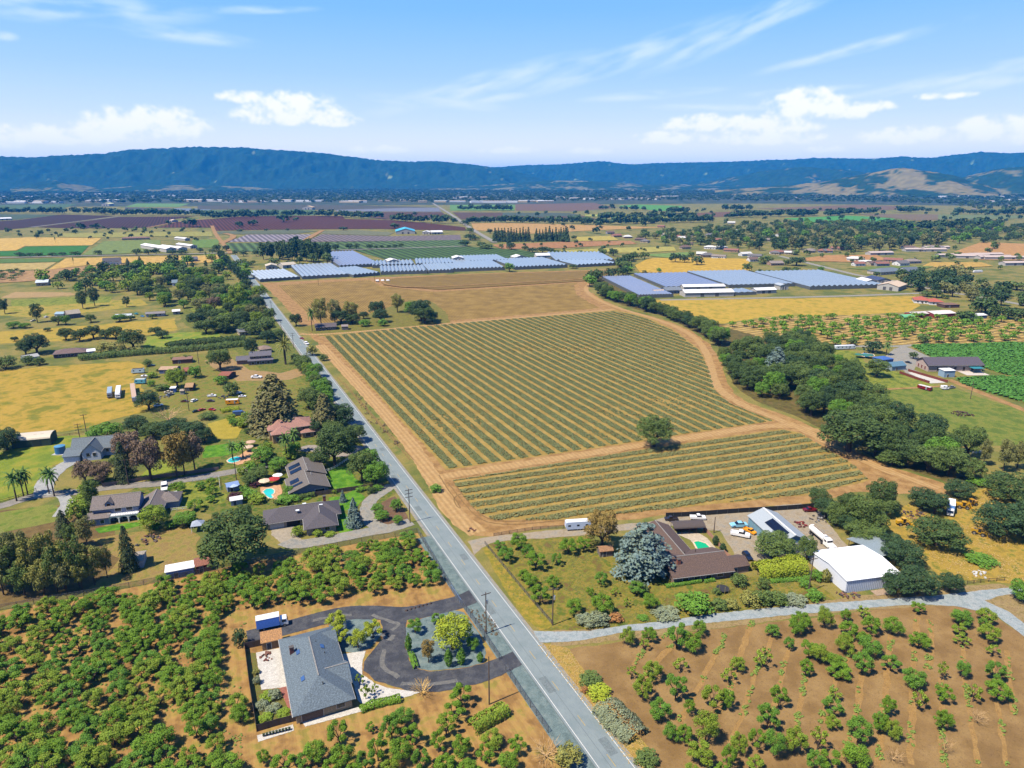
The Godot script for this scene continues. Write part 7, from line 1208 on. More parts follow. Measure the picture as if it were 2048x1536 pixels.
func details() -> void:
	rng.seed = 31
	# untilled strips left along the tree rows of the brown orchard
	var pale := soil("strip", [c8(160, 122, 82), c8(172, 134, 90)], 14.0)
	var weed := PackedVector3Array()
	for f in [[29.8, -141.3, 35.8, -149.9, 40.6, -153], [31.6, -136.5, 37.3, -144.6, 41.4, -148.9], [36.9, -122.7, 42.6, -131.1, 49.8, -143.2, 54, -148.9, 56, -153.5], [46.2, -117.1, 53, -127.1, 58.9, -138.7, 62, -142.3, 66, -148.9, 68.6, -153.5], [44.5, -123.4, 49.2, -129.5, 56.1, -142.3, 63.3, -155.6, 65.5, -158.8], [56.8, -122.7, 63.4, -134.4, 69.3, -145.1, 72.9, -150.9], [62.1, -121.2, 66.2, -128.7, 71.1, -137.8], [68.3, -123, 74.1, -131.1, 78.9, -137.8, 84.8, -145.1], [68.7, -113.1, 76.1, -123.8, 81, -131.5, 85.2, -139.1], [74.7, -111.2, 79.2, -118.4, 86.9, -131.5, 96.1, -147, 100, -153.5], [81.8, -111.8, 87.7, -121.9, 94.5, -133.5, 103.1, -147.9, 111.1, -161.1], [88.4, -111.2, 93, -119.8, 98, -127.9, 103, -136.9], [95.3, -111.2, 99.8, -119.8, 104.9, -129.5, 108.8, -136.9, 115.9, -148.9], [101.2, -111.2, 107.3, -121.9, 111.8, -130.3, 120.6, -144.1], [112.4, -124.9, 119.1, -136.1, 125.9, -147], [101.4, -139.5, 108, -148.9, 113.8, -159.4]]:
		lane("untilled_strip", "pale untilled strip along an orchard tree row", f, rng.randf_range(0.9, 1.6), 1.5, pale, 0.5)
		var p := pts(f)
		for i in p.size() - 1:
			for k in 26:
				var q := p[i].lerp(p[i + 1], rng.randf()) + Vector2(rng.randf_range(-0.6, 0.6), rng.randf_range(-0.6, 0.6))
				if noise.get_noise_2d(q.x * 8.0, q.y * 8.0) > 0.02: weed.append(Vector3(q.x, rng.randf_range(0.6, 1.5), q.y))
	tufts("weeds", "green weeds along the orchard's untilled strips", leaf_mat("weed", 0.12, 0.17, 0.03), weed, 0.8)
	tufts("dry_grass", "dry grass tufts on the verge beside the sparse orchard", leaf_mat("dry", 0.34, 0.24, 0.09), sprinkle([5.7, -150.3, 14.8, -147.9, 17.2, -139.7, 21.4, -129.7, 29, -115.3, 30.5, -99, 26.7, -103.2, 25.3, -108.8, 16.7, -128.1], 1500, 0.5, 1.2), 0.35)
	tufts("weeds", "weeds between the trees of the dense orchard", leaf_mat("weed", 0, 0, 0), sprinkle([-149.6, -155.2, -91.6, -181.5, -32.3, -202.5, -21.6, -178.8, -60.1, -167.5, -76.9, -153.1, -61.5, -129.7, -53.3, -107.8, -110.6, -103.2], 2600, 0.4, 1.1, 0.5), 0.7)
	tufts("grass", "rough grass of the fenced fruit-tree yard", leaf_mat("yard_grass", 0.14, 0.15, 0.04), sprinkle([-8, -197.7, 23.6, -204.1, 48.2, -190, 91.1, -176.2, 81.7, -167.5, 29, -156.9, 11.5, -155.6, -0.6, -172.1], 2600, 0.4, 1.2, 0.45), 0.45)
	tufts("dry_grass", "tall dry grass of the machinery field", leaf_mat("dry", 0, 0, 0), sprinkle([134.9, -216.4, 177.8, -236.2, 200.9, -245.1, 161.1, -178.8, 139.8, -178.3, 130.4, -182.6, 133.9, -199.3], 2600, 0.5, 1.4, 0.45), 0.4)
	tufts("weeds", "dark weeds dotting the road shoulder", leaf_mat("weed2", 0.10, 0.07, 0.04), sprinkle([-12.7, -164.5, -6, -162.8, -3, -153, -6.4, -153, -10.8, -161.1], 90, 0.4, 0.9), 0.8)
	tufts("weeds", "weeds on the dirt headland beside the road", leaf_mat("weed2", 0, 0, 0), sprinkle([-91.5, -371, -86.9, -366.2, -47.9, -284.1, -51.2, -284.1, -72, -320.5], 60, 0.6, 1.6), 1.0)
# ---------------------------------------------------------------- helpers
const TURN := 0.4398          # the road runs this far to the left of straight ahead (radians)
var rng := RandomNumberGenerator.new()
var cache := {}
var noise := FastNoiseLite.new()

class Shape:
	# collects flat triangles; uv in metres along each face
	var v := PackedVector3Array()
	var n := PackedVector3Array()
	var t := PackedVector2Array()
	var c := PackedColorArray()
	var tint := Color.WHITE
	func tri(a: Vector3, b: Vector3, d: Vector3) -> void:
		var m := (d - a).cross(b - a).normalized()
		var e := (b - a).normalized()
		var f := m.cross(e)
		for p: Vector3 in [a, b, d]:
			v.append(p); n.append(m); c.append(tint)
			t.append(Vector2((p - a).dot(e), (p - a).dot(f)))
	func quad(a: Vector3, b: Vector3, d: Vector3, g: Vector3) -> void:
		var m := (d - a).cross(b - a)
		if m.length() < 1e-9:
			m = (g - a).cross(d - a)
		m = m.normalized()
		var e := (b - a).normalized()
		var f := m.cross(e)
		for p: Vector3 in [a, b, d, a, d, g]:
			v.append(p); n.append(m); c.append(tint)
			t.append(Vector2((p - a).dot(e), (p - a).dot(f)))
	func box(at: Vector3, s: Vector3, turn := 0.0) -> void:
		var q := Basis(Vector3.UP, turn)
		var k := []
		for i in 8:
			k.append(at + q * (Vector3((i & 1) - 0.5, ((i >> 1) & 1) - 0.5, ((i >> 2) & 1) - 0.5) * s))
		quad(k[4], k[6], k[7], k[5]); quad(k[1], k[3], k[2], k[0]); quad(k[0], k[2], k[6], k[4])
		quad(k[5], k[7], k[3], k[1]); quad(k[2], k[3], k[7], k[6]); quad(k[0], k[4], k[5], k[1])
	func bar(a: Vector3, b: Vector3, w: float, h: float) -> void:
		var d := (b - a).normalized()
		var side := d.cross(Vector3.UP)
		side = (Vector3.RIGHT if side.length() < 0.01 else side.normalized()) * w * 0.5
		var up := side.cross(d).normalized() * h * 0.5
		var p := [a - side - up, a + side - up, a + side + up, a - side + up, b - side - up, b + side - up, b + side + up, b - side + up]
		for f in [[0, 1, 2, 3], [5, 4, 7, 6], [4, 0, 3, 7], [1, 5, 6, 2], [3, 2, 6, 7], [4, 5, 1, 0]]:
			quad(p[f[0]], p[f[1]], p[f[2]], p[f[3]])
	func tube(a: Vector3, b: Vector3, ra: float, rb: float, sides := 7, caps := true) -> void:
		var d := (b - a).normalized()
		var x := d.cross(Vector3.FORWARD if absf(d.y) > 0.7 else Vector3.UP).normalized()
		var y := d.cross(x)
		for i in sides:
			var p := TAU * i / sides
			var q := TAU * (i + 1) / sides
			var u := x * cos(p) + y * sin(p)
			var w := x * cos(q) + y * sin(q)
			if rb > 0.001:
				quad(a + u * ra, a + w * ra, b + w * rb, b + u * rb)
			else:
				tri(a + u * ra, a + w * ra, b)
			if caps:
				tri(a, a + w * ra, a + u * ra)
				if rb > 0.001: tri(b, b + u * rb, b + w * rb)
	func extrude(side: Array, z0: float, z1: float, taper := 1.0) -> void:
		# a side outline (x, y) pushed along z; taper narrows its upper points
		var p := PackedVector2Array(side)
		var top := -1e9
		for q in p: top = maxf(top, q.y)
		var f := func(q: Vector2, z: float) -> Vector3: return Vector3(q.x, q.y, z * lerpf(1.0, taper, clampf(q.y / top, 0, 1)))
		for i in p.size():
			var a := p[i]
			var b := p[(i + 1) % p.size()]
			quad(f.call(a, z0), f.call(b, z0), f.call(b, z1), f.call(a, z1))
		var tr := Geometry2D.triangulate_polygon(p)
		for i in range(0, tr.size(), 3):
			tri(f.call(p[tr[i]], z1), f.call(p[tr[i + 1]], z1), f.call(p[tr[i + 2]], z1))
			tri(f.call(p[tr[i + 2]], z0), f.call(p[tr[i + 1]], z0), f.call(p[tr[i]], z0))
	func leaf(p: Vector3, m: Vector3, s: float, spin: float, col: Color) -> void:
		var e := m.cross(Vector3(sin(spin), cos(spin * 1.7), cos(spin))).normalized()
		var f := m.cross(e)
		var k := [p - e * s, p + f * s * 0.62, p + e * s, p - f * s * 0.62]
		for i in [0, 1, 2, 0, 2, 3]:
			v.append(k[i]); n.append(m); c.append(col); t.append(Vector2.ZERO)
		# keep the stored normal on the winding's side
		if (k[2] - k[0]).cross(k[1] - k[0]).dot(m) < 0:
			for i in range(n.size() - 6, n.size()): n[i] = -m
	func mesh() -> ArrayMesh:
		var a := []
		a.resize(Mesh.ARRAY_MAX)
		a[Mesh.ARRAY_VERTEX] = v; a[Mesh.ARRAY_NORMAL] = n; a[Mesh.ARRAY_TEX_UV] = t; a[Mesh.ARRAY_COLOR] = c
		var m := ArrayMesh.new()
		m.add_surface_from_arrays(Mesh.PRIMITIVE_TRIANGLES, a)
		return m

func meta(o: Node, label := "", category := "", group := "", kind := "") -> Node:
	if label: o.set_meta("label", label)
	if category: o.set_meta("category", category)
	if group: o.set_meta("group", group)
	if kind: o.set_meta("kind", kind)
	return o

func thing(called: String, label: String, category: String, x: float, z: float, turn := 0.0, group := "", y := 0.0) -> Node3D:
	var o := Node3D.new()
	o.name = called
	o.position = Vector3(x, y, z)
	o.rotation.y = turn
	meta(o, label, category, group)
	add_child(o, true)
	return o

func part(parent: Node, called: String, m: Mesh, mat: Material, at := Vector3.ZERO, turn := 0.0, s := Vector3.ONE) -> MeshInstance3D:
	var o := MeshInstance3D.new()
	o.name = called
	o.mesh = m
	o.material_override = mat
	o.position = at
	o.rotation.y = turn
	o.scale = s
	parent.add_child(o, true)
	return o

func block(parent: Node, called: String, mat: Material, at: Vector3, s: Vector3, turn := 0.0) -> MeshInstance3D:
	if not cache.has("unit_box"):
		var b := Shape.new()
		b.box(Vector3.ZERO, Vector3.ONE)
		cache.unit_box = b.mesh()
	return part(parent, called, cache.unit_box, mat, at, turn, s)

func rod(parent: Node, called: String, mat: Material, a: Vector3, b: Vector3, r: float, sides := 7) -> MeshInstance3D:
	var s := Shape.new()
	s.tube(a, b, r, r, sides)
	return part(parent, called, s.mesh(), mat)

# ---------------------------------------------------------------- materials (colours are sRGB)
func flat(r: float, g: float, b: float, rough := 0.85, metal := 0.0, grain := 0.25, tile := 1.5) -> StandardMaterial3D:
	var key := "flat%.3f,%.3f,%.3f,%.2f,%.2f,%.2f,%.1f" % [r, g, b, rough, metal, grain, tile]
	if not cache.has(key):
		var m := StandardMaterial3D.new()
		m.albedo_color = Color(r * 0.93, g * 0.93, b * 0.93)
		m.roughness = rough
		m.metallic = metal
		if grain > 0.0:
			m.albedo_texture = speckle(1.0 - grain)
			m.uv1_triplanar = true
			m.uv1_world_triplanar = true
			m.uv1_scale = Vector3.ONE / (tile * 4.0)
		cache[key] = m
	return cache[key]

func ramp(colors: Array) -> Gradient:
	var g := Gradient.new()
	g.offsets = PackedFloat32Array(); g.colors = PackedColorArray()
	for i in colors.size():
		g.add_point(0.22 + 0.56 * i / maxf(1.0, colors.size() - 1), colors[i])
	return g

func cloudy(colors: Array, freq := 0.02, octaves := 5, seed_ := 1, size := 512, warp := true) -> NoiseTexture2D:
	var f := FastNoiseLite.new()
	f.noise_type = FastNoiseLite.TYPE_SIMPLEX_SMOOTH
	f.seed = seed_
	f.frequency = freq
	f.fractal_octaves = octaves
	f.fractal_gain = 0.6
	f.domain_warp_enabled = warp
	f.domain_warp_amplitude = 18.0
	var t := NoiseTexture2D.new()
	t.width = size; t.height = size
	t.seamless = true
	t.noise = f
	t.color_ramp = ramp(colors)
	return t

func speckle(low: float) -> NoiseTexture2D:
	var key := "speckle%.2f" % low
	if not cache.has(key):
		cache[key] = cloudy([Color(low, low, low), Color.WHITE], 0.03, 5, 7)
	return cache[key]

func grains(low: float) -> NoiseTexture2D:
	var key := "grains%.2f" % low
	if not cache.has(key):
		cache[key] = cloudy([Color(low, low, low), Color.WHITE, Color(low * 1.1, low * 1.1, low * 1.1), Color.WHITE], 0.06, 4, 31)
	return cache[key]

func furrows(low: float, blotch: float) -> ImageTexture:
	# one period of tilled ridges across u, broken up along v
	var key := "furrows%.2f%.2f" % [low, blotch]
	if not cache.has(key):
		var im := Image.create(64, 256, false, Image.FORMAT_RGB8)
		var f := FastNoiseLite.new()
		f.frequency = 0.05
		for y in 256:
			for x in 64:
				var ridge := 0.5 + 0.5 * cos(TAU * x / 64.0)
				var s := clampf(ridge + f.get_noise_2d(x * 1.5, minf(y, 256 - y) * 1.2) * blotch, 0.0, 1.0)
				var g := lerpf(low, 1.0, s)
				im.set_pixel(x, y, Color(g, g, g))
		cache[key] = ImageTexture.create_from_image(im)
	return cache[key]

func soil(key: String, colors: Array, tile := 60.0, fine: Texture2D = null, fine_tile := Vector2(19, 19), freq := 0.012, rough := 0.95) -> StandardMaterial3D:
	if not cache.has(key):
		var m := StandardMaterial3D.new()
		if colors: m.albedo_texture = cloudy(colors, freq, 6, hash(key) % 1000)
		m.uv1_scale = Vector3(1.0 / tile, 1.0 / tile, 1)
		m.roughness = rough
		m.metallic_specular = 0.25
		m.detail_enabled = true
		m.detail_blend_mode = BaseMaterial3D.BLEND_MODE_MUL
		m.detail_uv_layer = BaseMaterial3D.DETAIL_UV_2
		m.detail_albedo = fine if fine else grains(0.72)
		m.uv2_scale = Vector3(1.0 / fine_tile.x, 1.0 / fine_tile.y, 1)
		cache[key] = m
	return cache[key]

func c8(r: int, g: int, b: int) -> Color:
	# earth and grass
	return Color8(int(r * 0.77), int(g * 0.79), int(b * 0.69))

func g8(r: int, g: int, b: int) -> Color:
	# stone, gravel and paving
	return Color8(int(r * 0.81), int(g * 0.81), int(b * 0.80))

# ---------------------------------------------------------------- sheets of ground
func pts(f: Array) -> PackedVector2Array:
	var p := PackedVector2Array()
	for i in range(0, f.size(), 2): p.append(Vector2(f[i], f[i + 1]))
	return p

func ragged(p: PackedVector2Array, step: float, by: float) -> PackedVector2Array:
	var q := PackedVector2Array()
	for i in p.size():
		var a := p[i]
		var b := p[(i + 1) % p.size()]
		var k := clampi(int(a.distance_to(b) / step), 1, 60)
		for j in k:
			var r := a.lerp(b, float(j) / k)
			var w := noise.get_noise_2d(r.x * 9.0 / by, r.y * 9.0 / by)
			var u := noise.get_noise_2d(r.x * 9.0 / by + 500.0, r.y * 9.0 / by - 300.0)
			q.append(r + Vector2(w, u) * by)
	return q

func sheet_mesh(p: PackedVector2Array, y: float, swap := false) -> ArrayMesh:
	var tr := Geometry2D.triangulate_polygon(p)
	if tr.is_empty():
		push_error("polygon does not triangulate near %s" % p[0])
	var v := PackedVector3Array(); var n := PackedVector3Array(); var a1 := PackedVector2Array(); var a2 := PackedVector2Array()
	for q in p:
		v.append(Vector3(q.x, y, q.y)); n.append(Vector3.UP)
		var across := q.x * cos(TURN) - q.y * sin(TURN)
		var along := q.x * sin(TURN) + q.y * cos(TURN)
		var uv := Vector2(along, across) if swap else Vector2(across, along)
		a1.append(uv); a2.append(uv)
	for i in range(0, tr.size(), 3):
		var a := p[tr[i]]; var b := p[tr[i + 1]]; var c := p[tr[i + 2]]
		if (b - a).cross(c - a) < 0:
			var k := tr[i + 1]; tr[i + 1] = tr[i + 2]; tr[i + 2] = k
	var arr := []
	arr.resize(Mesh.ARRAY_MAX)
	arr[Mesh.ARRAY_VERTEX] = v; arr[Mesh.ARRAY_NORMAL] = n; arr[Mesh.ARRAY_TEX_UV] = a1; arr[Mesh.ARRAY_TEX_UV2] = a2; arr[Mesh.ARRAY_INDEX] = tr
	var m := ArrayMesh.new()
	m.add_surface_from_arrays(Mesh.PRIMITIVE_TRIANGLES, arr)
	return m

var sheets := 0
func sheet(called: String, label: String, f: Array, layer: float, mat: Material, rag := 0.0, swap := false) -> MeshInstance3D:
	var p := pts(f)
	var near := -1e9
	for q in p: near = maxf(near, q.y)
	var far := near < -700.0
	if rag > 0.0: p = ragged(p, rag * 2.0, rag)
	sheets += 1
	var y := layer * (0.25 if far else 0.025) + sheets * (0.002 if far else 0.0001)
	var o := part(self, called, sheet_mesh(p, y, swap), mat)
	meta(o, label, "", "", "structure")
	return o

func ribbon(f: Array, w: float) -> PackedVector2Array:
	var p := pts(f)
	var left := PackedVector2Array(); var right := PackedVector2Array()
	for i in p.size():
		var d := (p[mini(i + 1, p.size() - 1)] - p[maxi(i - 1, 0)]).normalized()
		var s := Vector2(-d.y, d.x) * w * 0.5
		left.append(p[i] + s); right.append(p[i] - s)
	right.reverse()
	left.append_array(right)
	return left

func smooth(f: Array, times := 2) -> Array:
	var p := pts(f)
	for k in times:
		var q := PackedVector2Array([p[0]])
		for i in p.size() - 1:
			q.append(p[i].lerp(p[i + 1], 0.25)); q.append(p[i].lerp(p[i + 1], 0.75))
		q.append(p[p.size() - 1])
		p = q
	return flatten(p)

func flatten(p: PackedVector2Array) -> Array:
	var a := []
	for q in p: a.append(q.x); a.append(q.y)
	return a

func lane(called: String, label: String, f: Array, w: float, layer: float, mat: Material, rag := 0.0) -> MeshInstance3D:
	return sheet(called, label, flatten(ribbon(smooth(f), w)), layer, mat, rag)
# ---------------------------------------------------------------- plants: crowns are unit sized (1 high, 1 wide) and scaled
func leaf_mat(key: String, r: float, g: float, b: float) -> StandardMaterial3D:
	# linear leaf colour
	if not cache.has("leaf" + key):
		var m := StandardMaterial3D.new()
		m.albedo_color = Color(r, g, b).linear_to_srgb()
		m.vertex_color_use_as_albedo = true
		m.roughness = 0.75
		m.metallic_specular = 0.3
		m.backlight_enabled = true
		m.backlight = Color(0.36, 0.45, 0.14)
		m.cull_mode = BaseMaterial3D.CULL_DISABLED
		cache["leaf" + key] = m
	return cache["leaf" + key]

func ball() -> Vector3:
	var y := rng.randf_range(-1, 1)
	var a := rng.randf() * TAU
	var r := sqrt(1.0 - y * y)
	return Vector3(r * cos(a), y, r * sin(a))

func shade() -> Color:
	var k := rng.randf_range(0.65, 1.3)
	var w := rng.randf_range(-0.14, 0.2)
	return Color(k * (1.0 + w), k * (1.0 + w * 0.35), k * (1.0 - w))

func leafy(lobes: Array, count: int, size: float, inner := 0.7, wild := 0.75) -> ArrayMesh:
	# lobes: [centre, radii]; leaves lie near the lobes' skins, facing outwards with scatter
	var s := Shape.new()
	var sum := 0.0
	for l in lobes: sum += l[1].x * l[1].y + l[1].x * l[1].z
	var hues := []
	for l in lobes: hues.append(shade().lerp(Color.WHITE, 0.55))
	for i in lobes.size():
		var c: Vector3 = lobes[i][0]
		var r: Vector3 = lobes[i][1]
		var k := int(count * (r.x * r.y + r.x * r.z) / sum)
		for j in k:
			var d := ball()
			if d.y < -0.55 and rng.randf() < 0.6: d.y = -d.y
			var p := c + d * r * rng.randf_range(inner, 1.05)
			var deep := false
			for o in lobes.size():
				if o != i and (((p - lobes[o][0]) / lobes[o][1]) as Vector3).length() < 0.62:
					deep = true
					break
			if deep and rng.randf() < 0.75: continue
			var m := (d * 0.8 + Vector3.UP * 0.25 + ball() * wild).normalized()
			s.leaf(p, m, size * rng.randf_range(0.65, 1.3), rng.randf() * TAU, shade() * hues[i])
	return s.mesh()

func wood(limbs: Array, sides := 6) -> ArrayMesh:
	var s := Shape.new()
	for l in limbs: s.tube(l[0], l[1], l[2], l[3], sides, false)
	return s.mesh()

func forked(h: float, r: float, n: int, reach: float, top: float) -> Array:
	var l := [[Vector3(0, -0.02, 0), Vector3(0, h, 0), r * 1.25, r]]
	for i in n:
		var a := TAU * i / n + rng.randf_range(-0.4, 0.4)
		var mid := Vector3(cos(a) * reach * 0.5, lerpf(h, top, 0.5), sin(a) * reach * 0.5)
		l.append([Vector3(0, h * 0.96, 0), mid, r * 0.75, r * 0.45])
		for k in 2:
			var b := a + rng.randf_range(-0.6, 0.6)
			l.append([mid, Vector3(cos(b) * reach, top * rng.randf_range(0.85, 1.1), sin(b) * reach), r * 0.4, r * 0.12])
	return l

func dome(n: int, low: float, high: float, spread: float, r: float, flatness := 0.8) -> Array:
	var l := []
	for i in n:
		var f := (i + 0.5) / n
		var a := i * 2.39996 + rng.randf_range(-0.3, 0.3)
		var y := lerpf(low, high, pow(f, 0.8))
		var rad := spread * sqrt(maxf(0.0, 1.0 - pow((y - low) / (high - low + 0.12), 2.0))) * rng.randf_range(0.75, 1.1)
		var k := r * rng.randf_range(0.75, 1.25)
		l.append([Vector3(cos(a) * rad, y, sin(a) * rad), Vector3(k, k * flatness, k)])
	l.append([Vector3(0, lerpf(low, high, 0.45), 0), Vector3(spread * 0.75, (high - low) * 0.5, spread * 0.75)])
	return l

func conifer(tiers: int, base: float, droop: float, fill: int, size: float, power := 1.0, open := 0.0) -> ArrayMesh:
	var s := Shape.new()
	for k in tiers:
		var f := (k + 0.5) / tiers
		var y := lerpf(base, 0.98, f)
		var rad := 0.5 * pow(1.0 - f * 0.97, power) * rng.randf_range(0.85, 1.1)
		var arms := int(lerpf(11, 4, f))
		var turn := rng.randf() * TAU
		for b in arms:
			if rng.randf() < open: continue
			var a := turn + TAU * b / arms + rng.randf_range(-0.2, 0.2)
			var len := rad * rng.randf_range(0.75, 1.1)
			var hue := shade().lerp(Color.WHITE, 0.5)
			var d := Vector3(cos(a), 0, sin(a))
			var side := Vector3(-sin(a), 0, cos(a))
			var many := int(fill * (0.4 + len * 2.0))
			for j in many:
				var q := sqrt(rng.randf()) 
				var p := d * len * q + side * rng.randf_range(-1, 1) * (0.03 + 0.10 * (1.0 - absf(q - 0.55))) * rad * 2.4
				p.y = y - droop * rad * q * q + rng.randf_range(-0.012, 0.012) + 0.35 * droop * rad * q
				var m := (Vector3.UP * 0.8 + d * 0.45 + ball() * 0.55).normalized()
				s.leaf(p, m, size * rng.randf_range(0.7, 1.25), rng.randf() * TAU, shade() * hue)
	return s.mesh()

func fronds(at: Vector3, n: int, len: float, arch: float, width: float, up := 0.5) -> ArrayMesh:
	var s := Shape.new()
	for i in n:
		var a := i * 2.39996
		var lift := lerpf(1.25, -0.35, float(i) / n) * up / 0.5
		var d := Vector3(cos(a) * cos(lift), sin(lift), sin(a) * cos(lift))
		var prev := at
		var hue := shade().lerp(Color.WHITE, 0.4)
		for k in 7:
			d = (d + Vector3.DOWN * arch * (0.1 + 0.05 * k)).normalized()
			var p := prev + d * len / 7.0
			var side := d.cross(Vector3.UP).normalized() * width * (1.0 - absf(k - 2.5) / 6.0)
			s.tint = shade() * hue
			s.quad(prev, p, p + side + Vector3.DOWN * width * 0.35, prev + side * 0.9 + Vector3.DOWN * width * 0.3)
			s.quad(prev, p, p - side + Vector3.DOWN * width * 0.35, prev - side * 0.9 + Vector3.DOWN * width * 0.3)
			prev = p
	return s.mesh()

func twigs(n: int, spread: float, low: float, high: float) -> ArrayMesh:
	var l := forked(low, 0.03, 6, spread * 0.6, high * 0.8)
	for i in n:
		var a := rng.randf() * TAU
		var r := rng.randf_range(0.15, 1.0) * spread * 0.6
		var p := Vector3(cos(a) * r, lerpf(low, high, rng.randf_range(0.35, 0.8)), sin(a) * r)
		l.append([p, p + (Vector3(cos(a), 0.8, sin(a)) + ball() * 0.7) * 0.17, 0.008, 0.002])
	return wood(l, 3)

# kinds: name -> [variants of [trunk, crown]]
var kinds := {}
func grow_kinds() -> void:
	rng.seed = 11
	for i in 4:
		add_kind("oak", wood(forked(0.22, 0.035, 5, 0.28, 0.55)), leafy(dome(26, 0.32, 0.85, 0.36, 0.125), 6800, 0.0195))
	for i in 3:
		add_kind("tall", wood(forked(0.3, 0.022, 5, 0.25, 0.7)), leafy(tower(15, 0.3, 0.92, 0.27, 0.15), 3600, 0.023, 0.55, 0.75))
	for i in 6:
		var l := dome(10 + i % 4 * 3, 0.36, 0.86, 0.37, 0.125 + 0.02 * (i % 3), 0.85)
		l.pop_back()
		add_kind("orchard", wood(forked(0.22, 0.028, 5, 0.34, 0.7)), leafy(l, 5200, 0.0225, 0.35, 0.85))
	for i in 3:
		var l := dome(7, 0.4, 0.86, 0.34, 0.13, 0.85)
		l.pop_back()
		add_kind("thin", wood(forked(0.22, 0.03, 5, 0.38, 0.8)), leafy(l, 420, 0.05, 0.2, 1.0))
	for i in 3:
		var l := dome(12, 0.2, 0.8, 0.34, 0.19)
		add_kind("bush", wood(forked(0.1, 0.03, 4, 0.2, 0.4), 4), leafy(l, 1300, 0.045))
	for i in 2:
		add_kind("redwood", wood([[Vector3(0, -0.01, 0), Vector3(0, 0.9, 0), 0.03, 0.006]]), conifer(26, 0.06, 0.6, 34, 0.026, 0.6, 0.06))
	add_kind("spruce", wood([[Vector3(0, -0.01, 0), Vector3(0, 0.9, 0), 0.03, 0.006]]), conifer(20, 0.05, 0.35, 30, 0.032, 0.9))
	add_kind("cedar", wood([[Vector3(0, -0.01, 0), Vector3(0, 0.9, 0), 0.03, 0.006]]), conifer(17, 0.12, 0.25, 46, 0.026, 0.45, 0.12))
	for i in 2:
		add_kind("cypress", wood([[Vector3(0, -0.01, 0), Vector3(0, 0.4, 0), 0.05, 0.03]]), leafy(column(9), 1000, 0.06))
	for i in 2:
		add_kind("palm", wood([[Vector3(0, -0.01, 0), Vector3(0.01, 0.5, 0), 0.045, 0.035], [Vector3(0.01, 0.5, 0), Vector3(0, 0.84, 0), 0.035, 0.03]]), fronds(Vector3(0, 0.83, 0), 26, 0.5, 0.9, 0.07))
	add_kind("datepalm", wood([[Vector3(0, -0.01, 0), Vector3(0, 0.72, 0), 0.06, 0.06]]), fronds(Vector3(0, 0.72, 0), 46, 0.52, 0.6, 0.04))
	for i in 2:
		add_kind("bare", twigs(90, 0.8, 0.22, 0.95), null)
	for i in 3:
		add_kind("far_oak", wood([[Vector3.ZERO, Vector3(0, 0.45, 0), 0.04, 0.03]], 4), leafy(dome(11, 0.3, 0.82, 0.34, 0.18), 420, 0.072))
	for i in 2:
		add_kind("far_tall", wood([[Vector3.ZERO, Vector3(0, 0.5, 0), 0.03, 0.02]], 4), leafy(tower(9, 0.25, 0.9, 0.26, 0.17), 380, 0.07))
	for i in 2:
		add_kind("far_orchard", wood([[Vector3.ZERO, Vector3(0, 0.5, 0), 0.04, 0.03]], 4), leafy(dome(7, 0.4, 0.82, 0.33, 0.2), 200, 0.1))
	for i in 2:
		add_kind("far_pine", wood([[Vector3.ZERO, Vector3(0, 0.8, 0), 0.03, 0.01]], 4), conifer(9, 0.08, 0.4, 10, 0.075, 0.8))
	for i in 2:
		add_kind("dot", wood([[Vector3.ZERO, Vector3(0, 0.4, 0), 0.05, 0.04]], 3), leafy(dome(5, 0.3, 0.75, 0.3, 0.24), 90, 0.14))
	kinds["far_palm"] = kinds.palm
	kinds["far_bush"] = kinds.far_oak

func tower(n: int, low: float, high: float, spread: float, r: float) -> Array:
	var l := []
	for i in n:
		var f := (i + 0.5) / n
		var a := i * 2.39996
		var k := r * rng.randf_range(0.7, 1.2)
		var rad := spread * (0.55 + 0.45 * sin(PI * f)) * rng.randf_range(0.5, 1.2)
		l.append([Vector3(cos(a) * rad, lerpf(low, high, f), sin(a) * rad), Vector3(k, k * 0.75, k)])
	return l

func column(n: int) -> Array:
	var l := []
	for i in n:
		var f := (i + 0.5) / n
		var k := 0.42 * sin(PI * (0.12 + 0.84 * f))
		l.append([Vector3(rng.randf_range(-0.04, 0.04), 0.05 + 0.9 * f, rng.randf_range(-0.04, 0.04)), Vector3(k, 0.12, k)])
	return l

func add_kind(k: String, trunk: Mesh, crown: Mesh) -> void:
	if not kinds.has(k): kinds[k] = []
	kinds[k].append([trunk, crown])

func bark() -> Material:
	return flat(0.33, 0.26, 0.20, 0.9, 0.0, 0.4, 0.3)

func tree(called: String, kind: String, tone: Material, label: String, x: float, z: float, h: float, w: float, group := "", category := "tree") -> Node3D:
	var set_: Array = kinds[kind]
	var pick: Array = set_[rng.randi() % set_.size()]
	var o := thing(called, label, category, x, z, rng.randf() * TAU, group)
	o.scale = Vector3(w * 1.13, h * 1.07, w * 1.13)
	part(o, "trunk", pick[0], tone if pick[1] == null else bark())
	if pick[1]: part(o, "crown", pick[1], tone)
	return o

func grove(called: String, kind: String, tones: Array, label: String, group: String, f: Array, category := "tree") -> void:
	# small groups: each says its place in the row as one looks across it from the left
	var n := f.size() / 4
	var ways := []
	for i in n: ways.append(atan2(f[i * 4], -f[i * 4 + 1]))
	var ranks := ways.duplicate()
	ranks.sort()
	for i in n:
		var own := label
		if n > 1 and n <= 40 and label.split(" ").size() <= 12: own += ", " + ordinal(ranks.find(ways[i]) + 1) + " from the left"
		tree(called, kind, tones[rng.randi() % tones.size()], own, f[i * 4], f[i * 4 + 1], f[i * 4 + 2], f[i * 4 + 3], group, category)

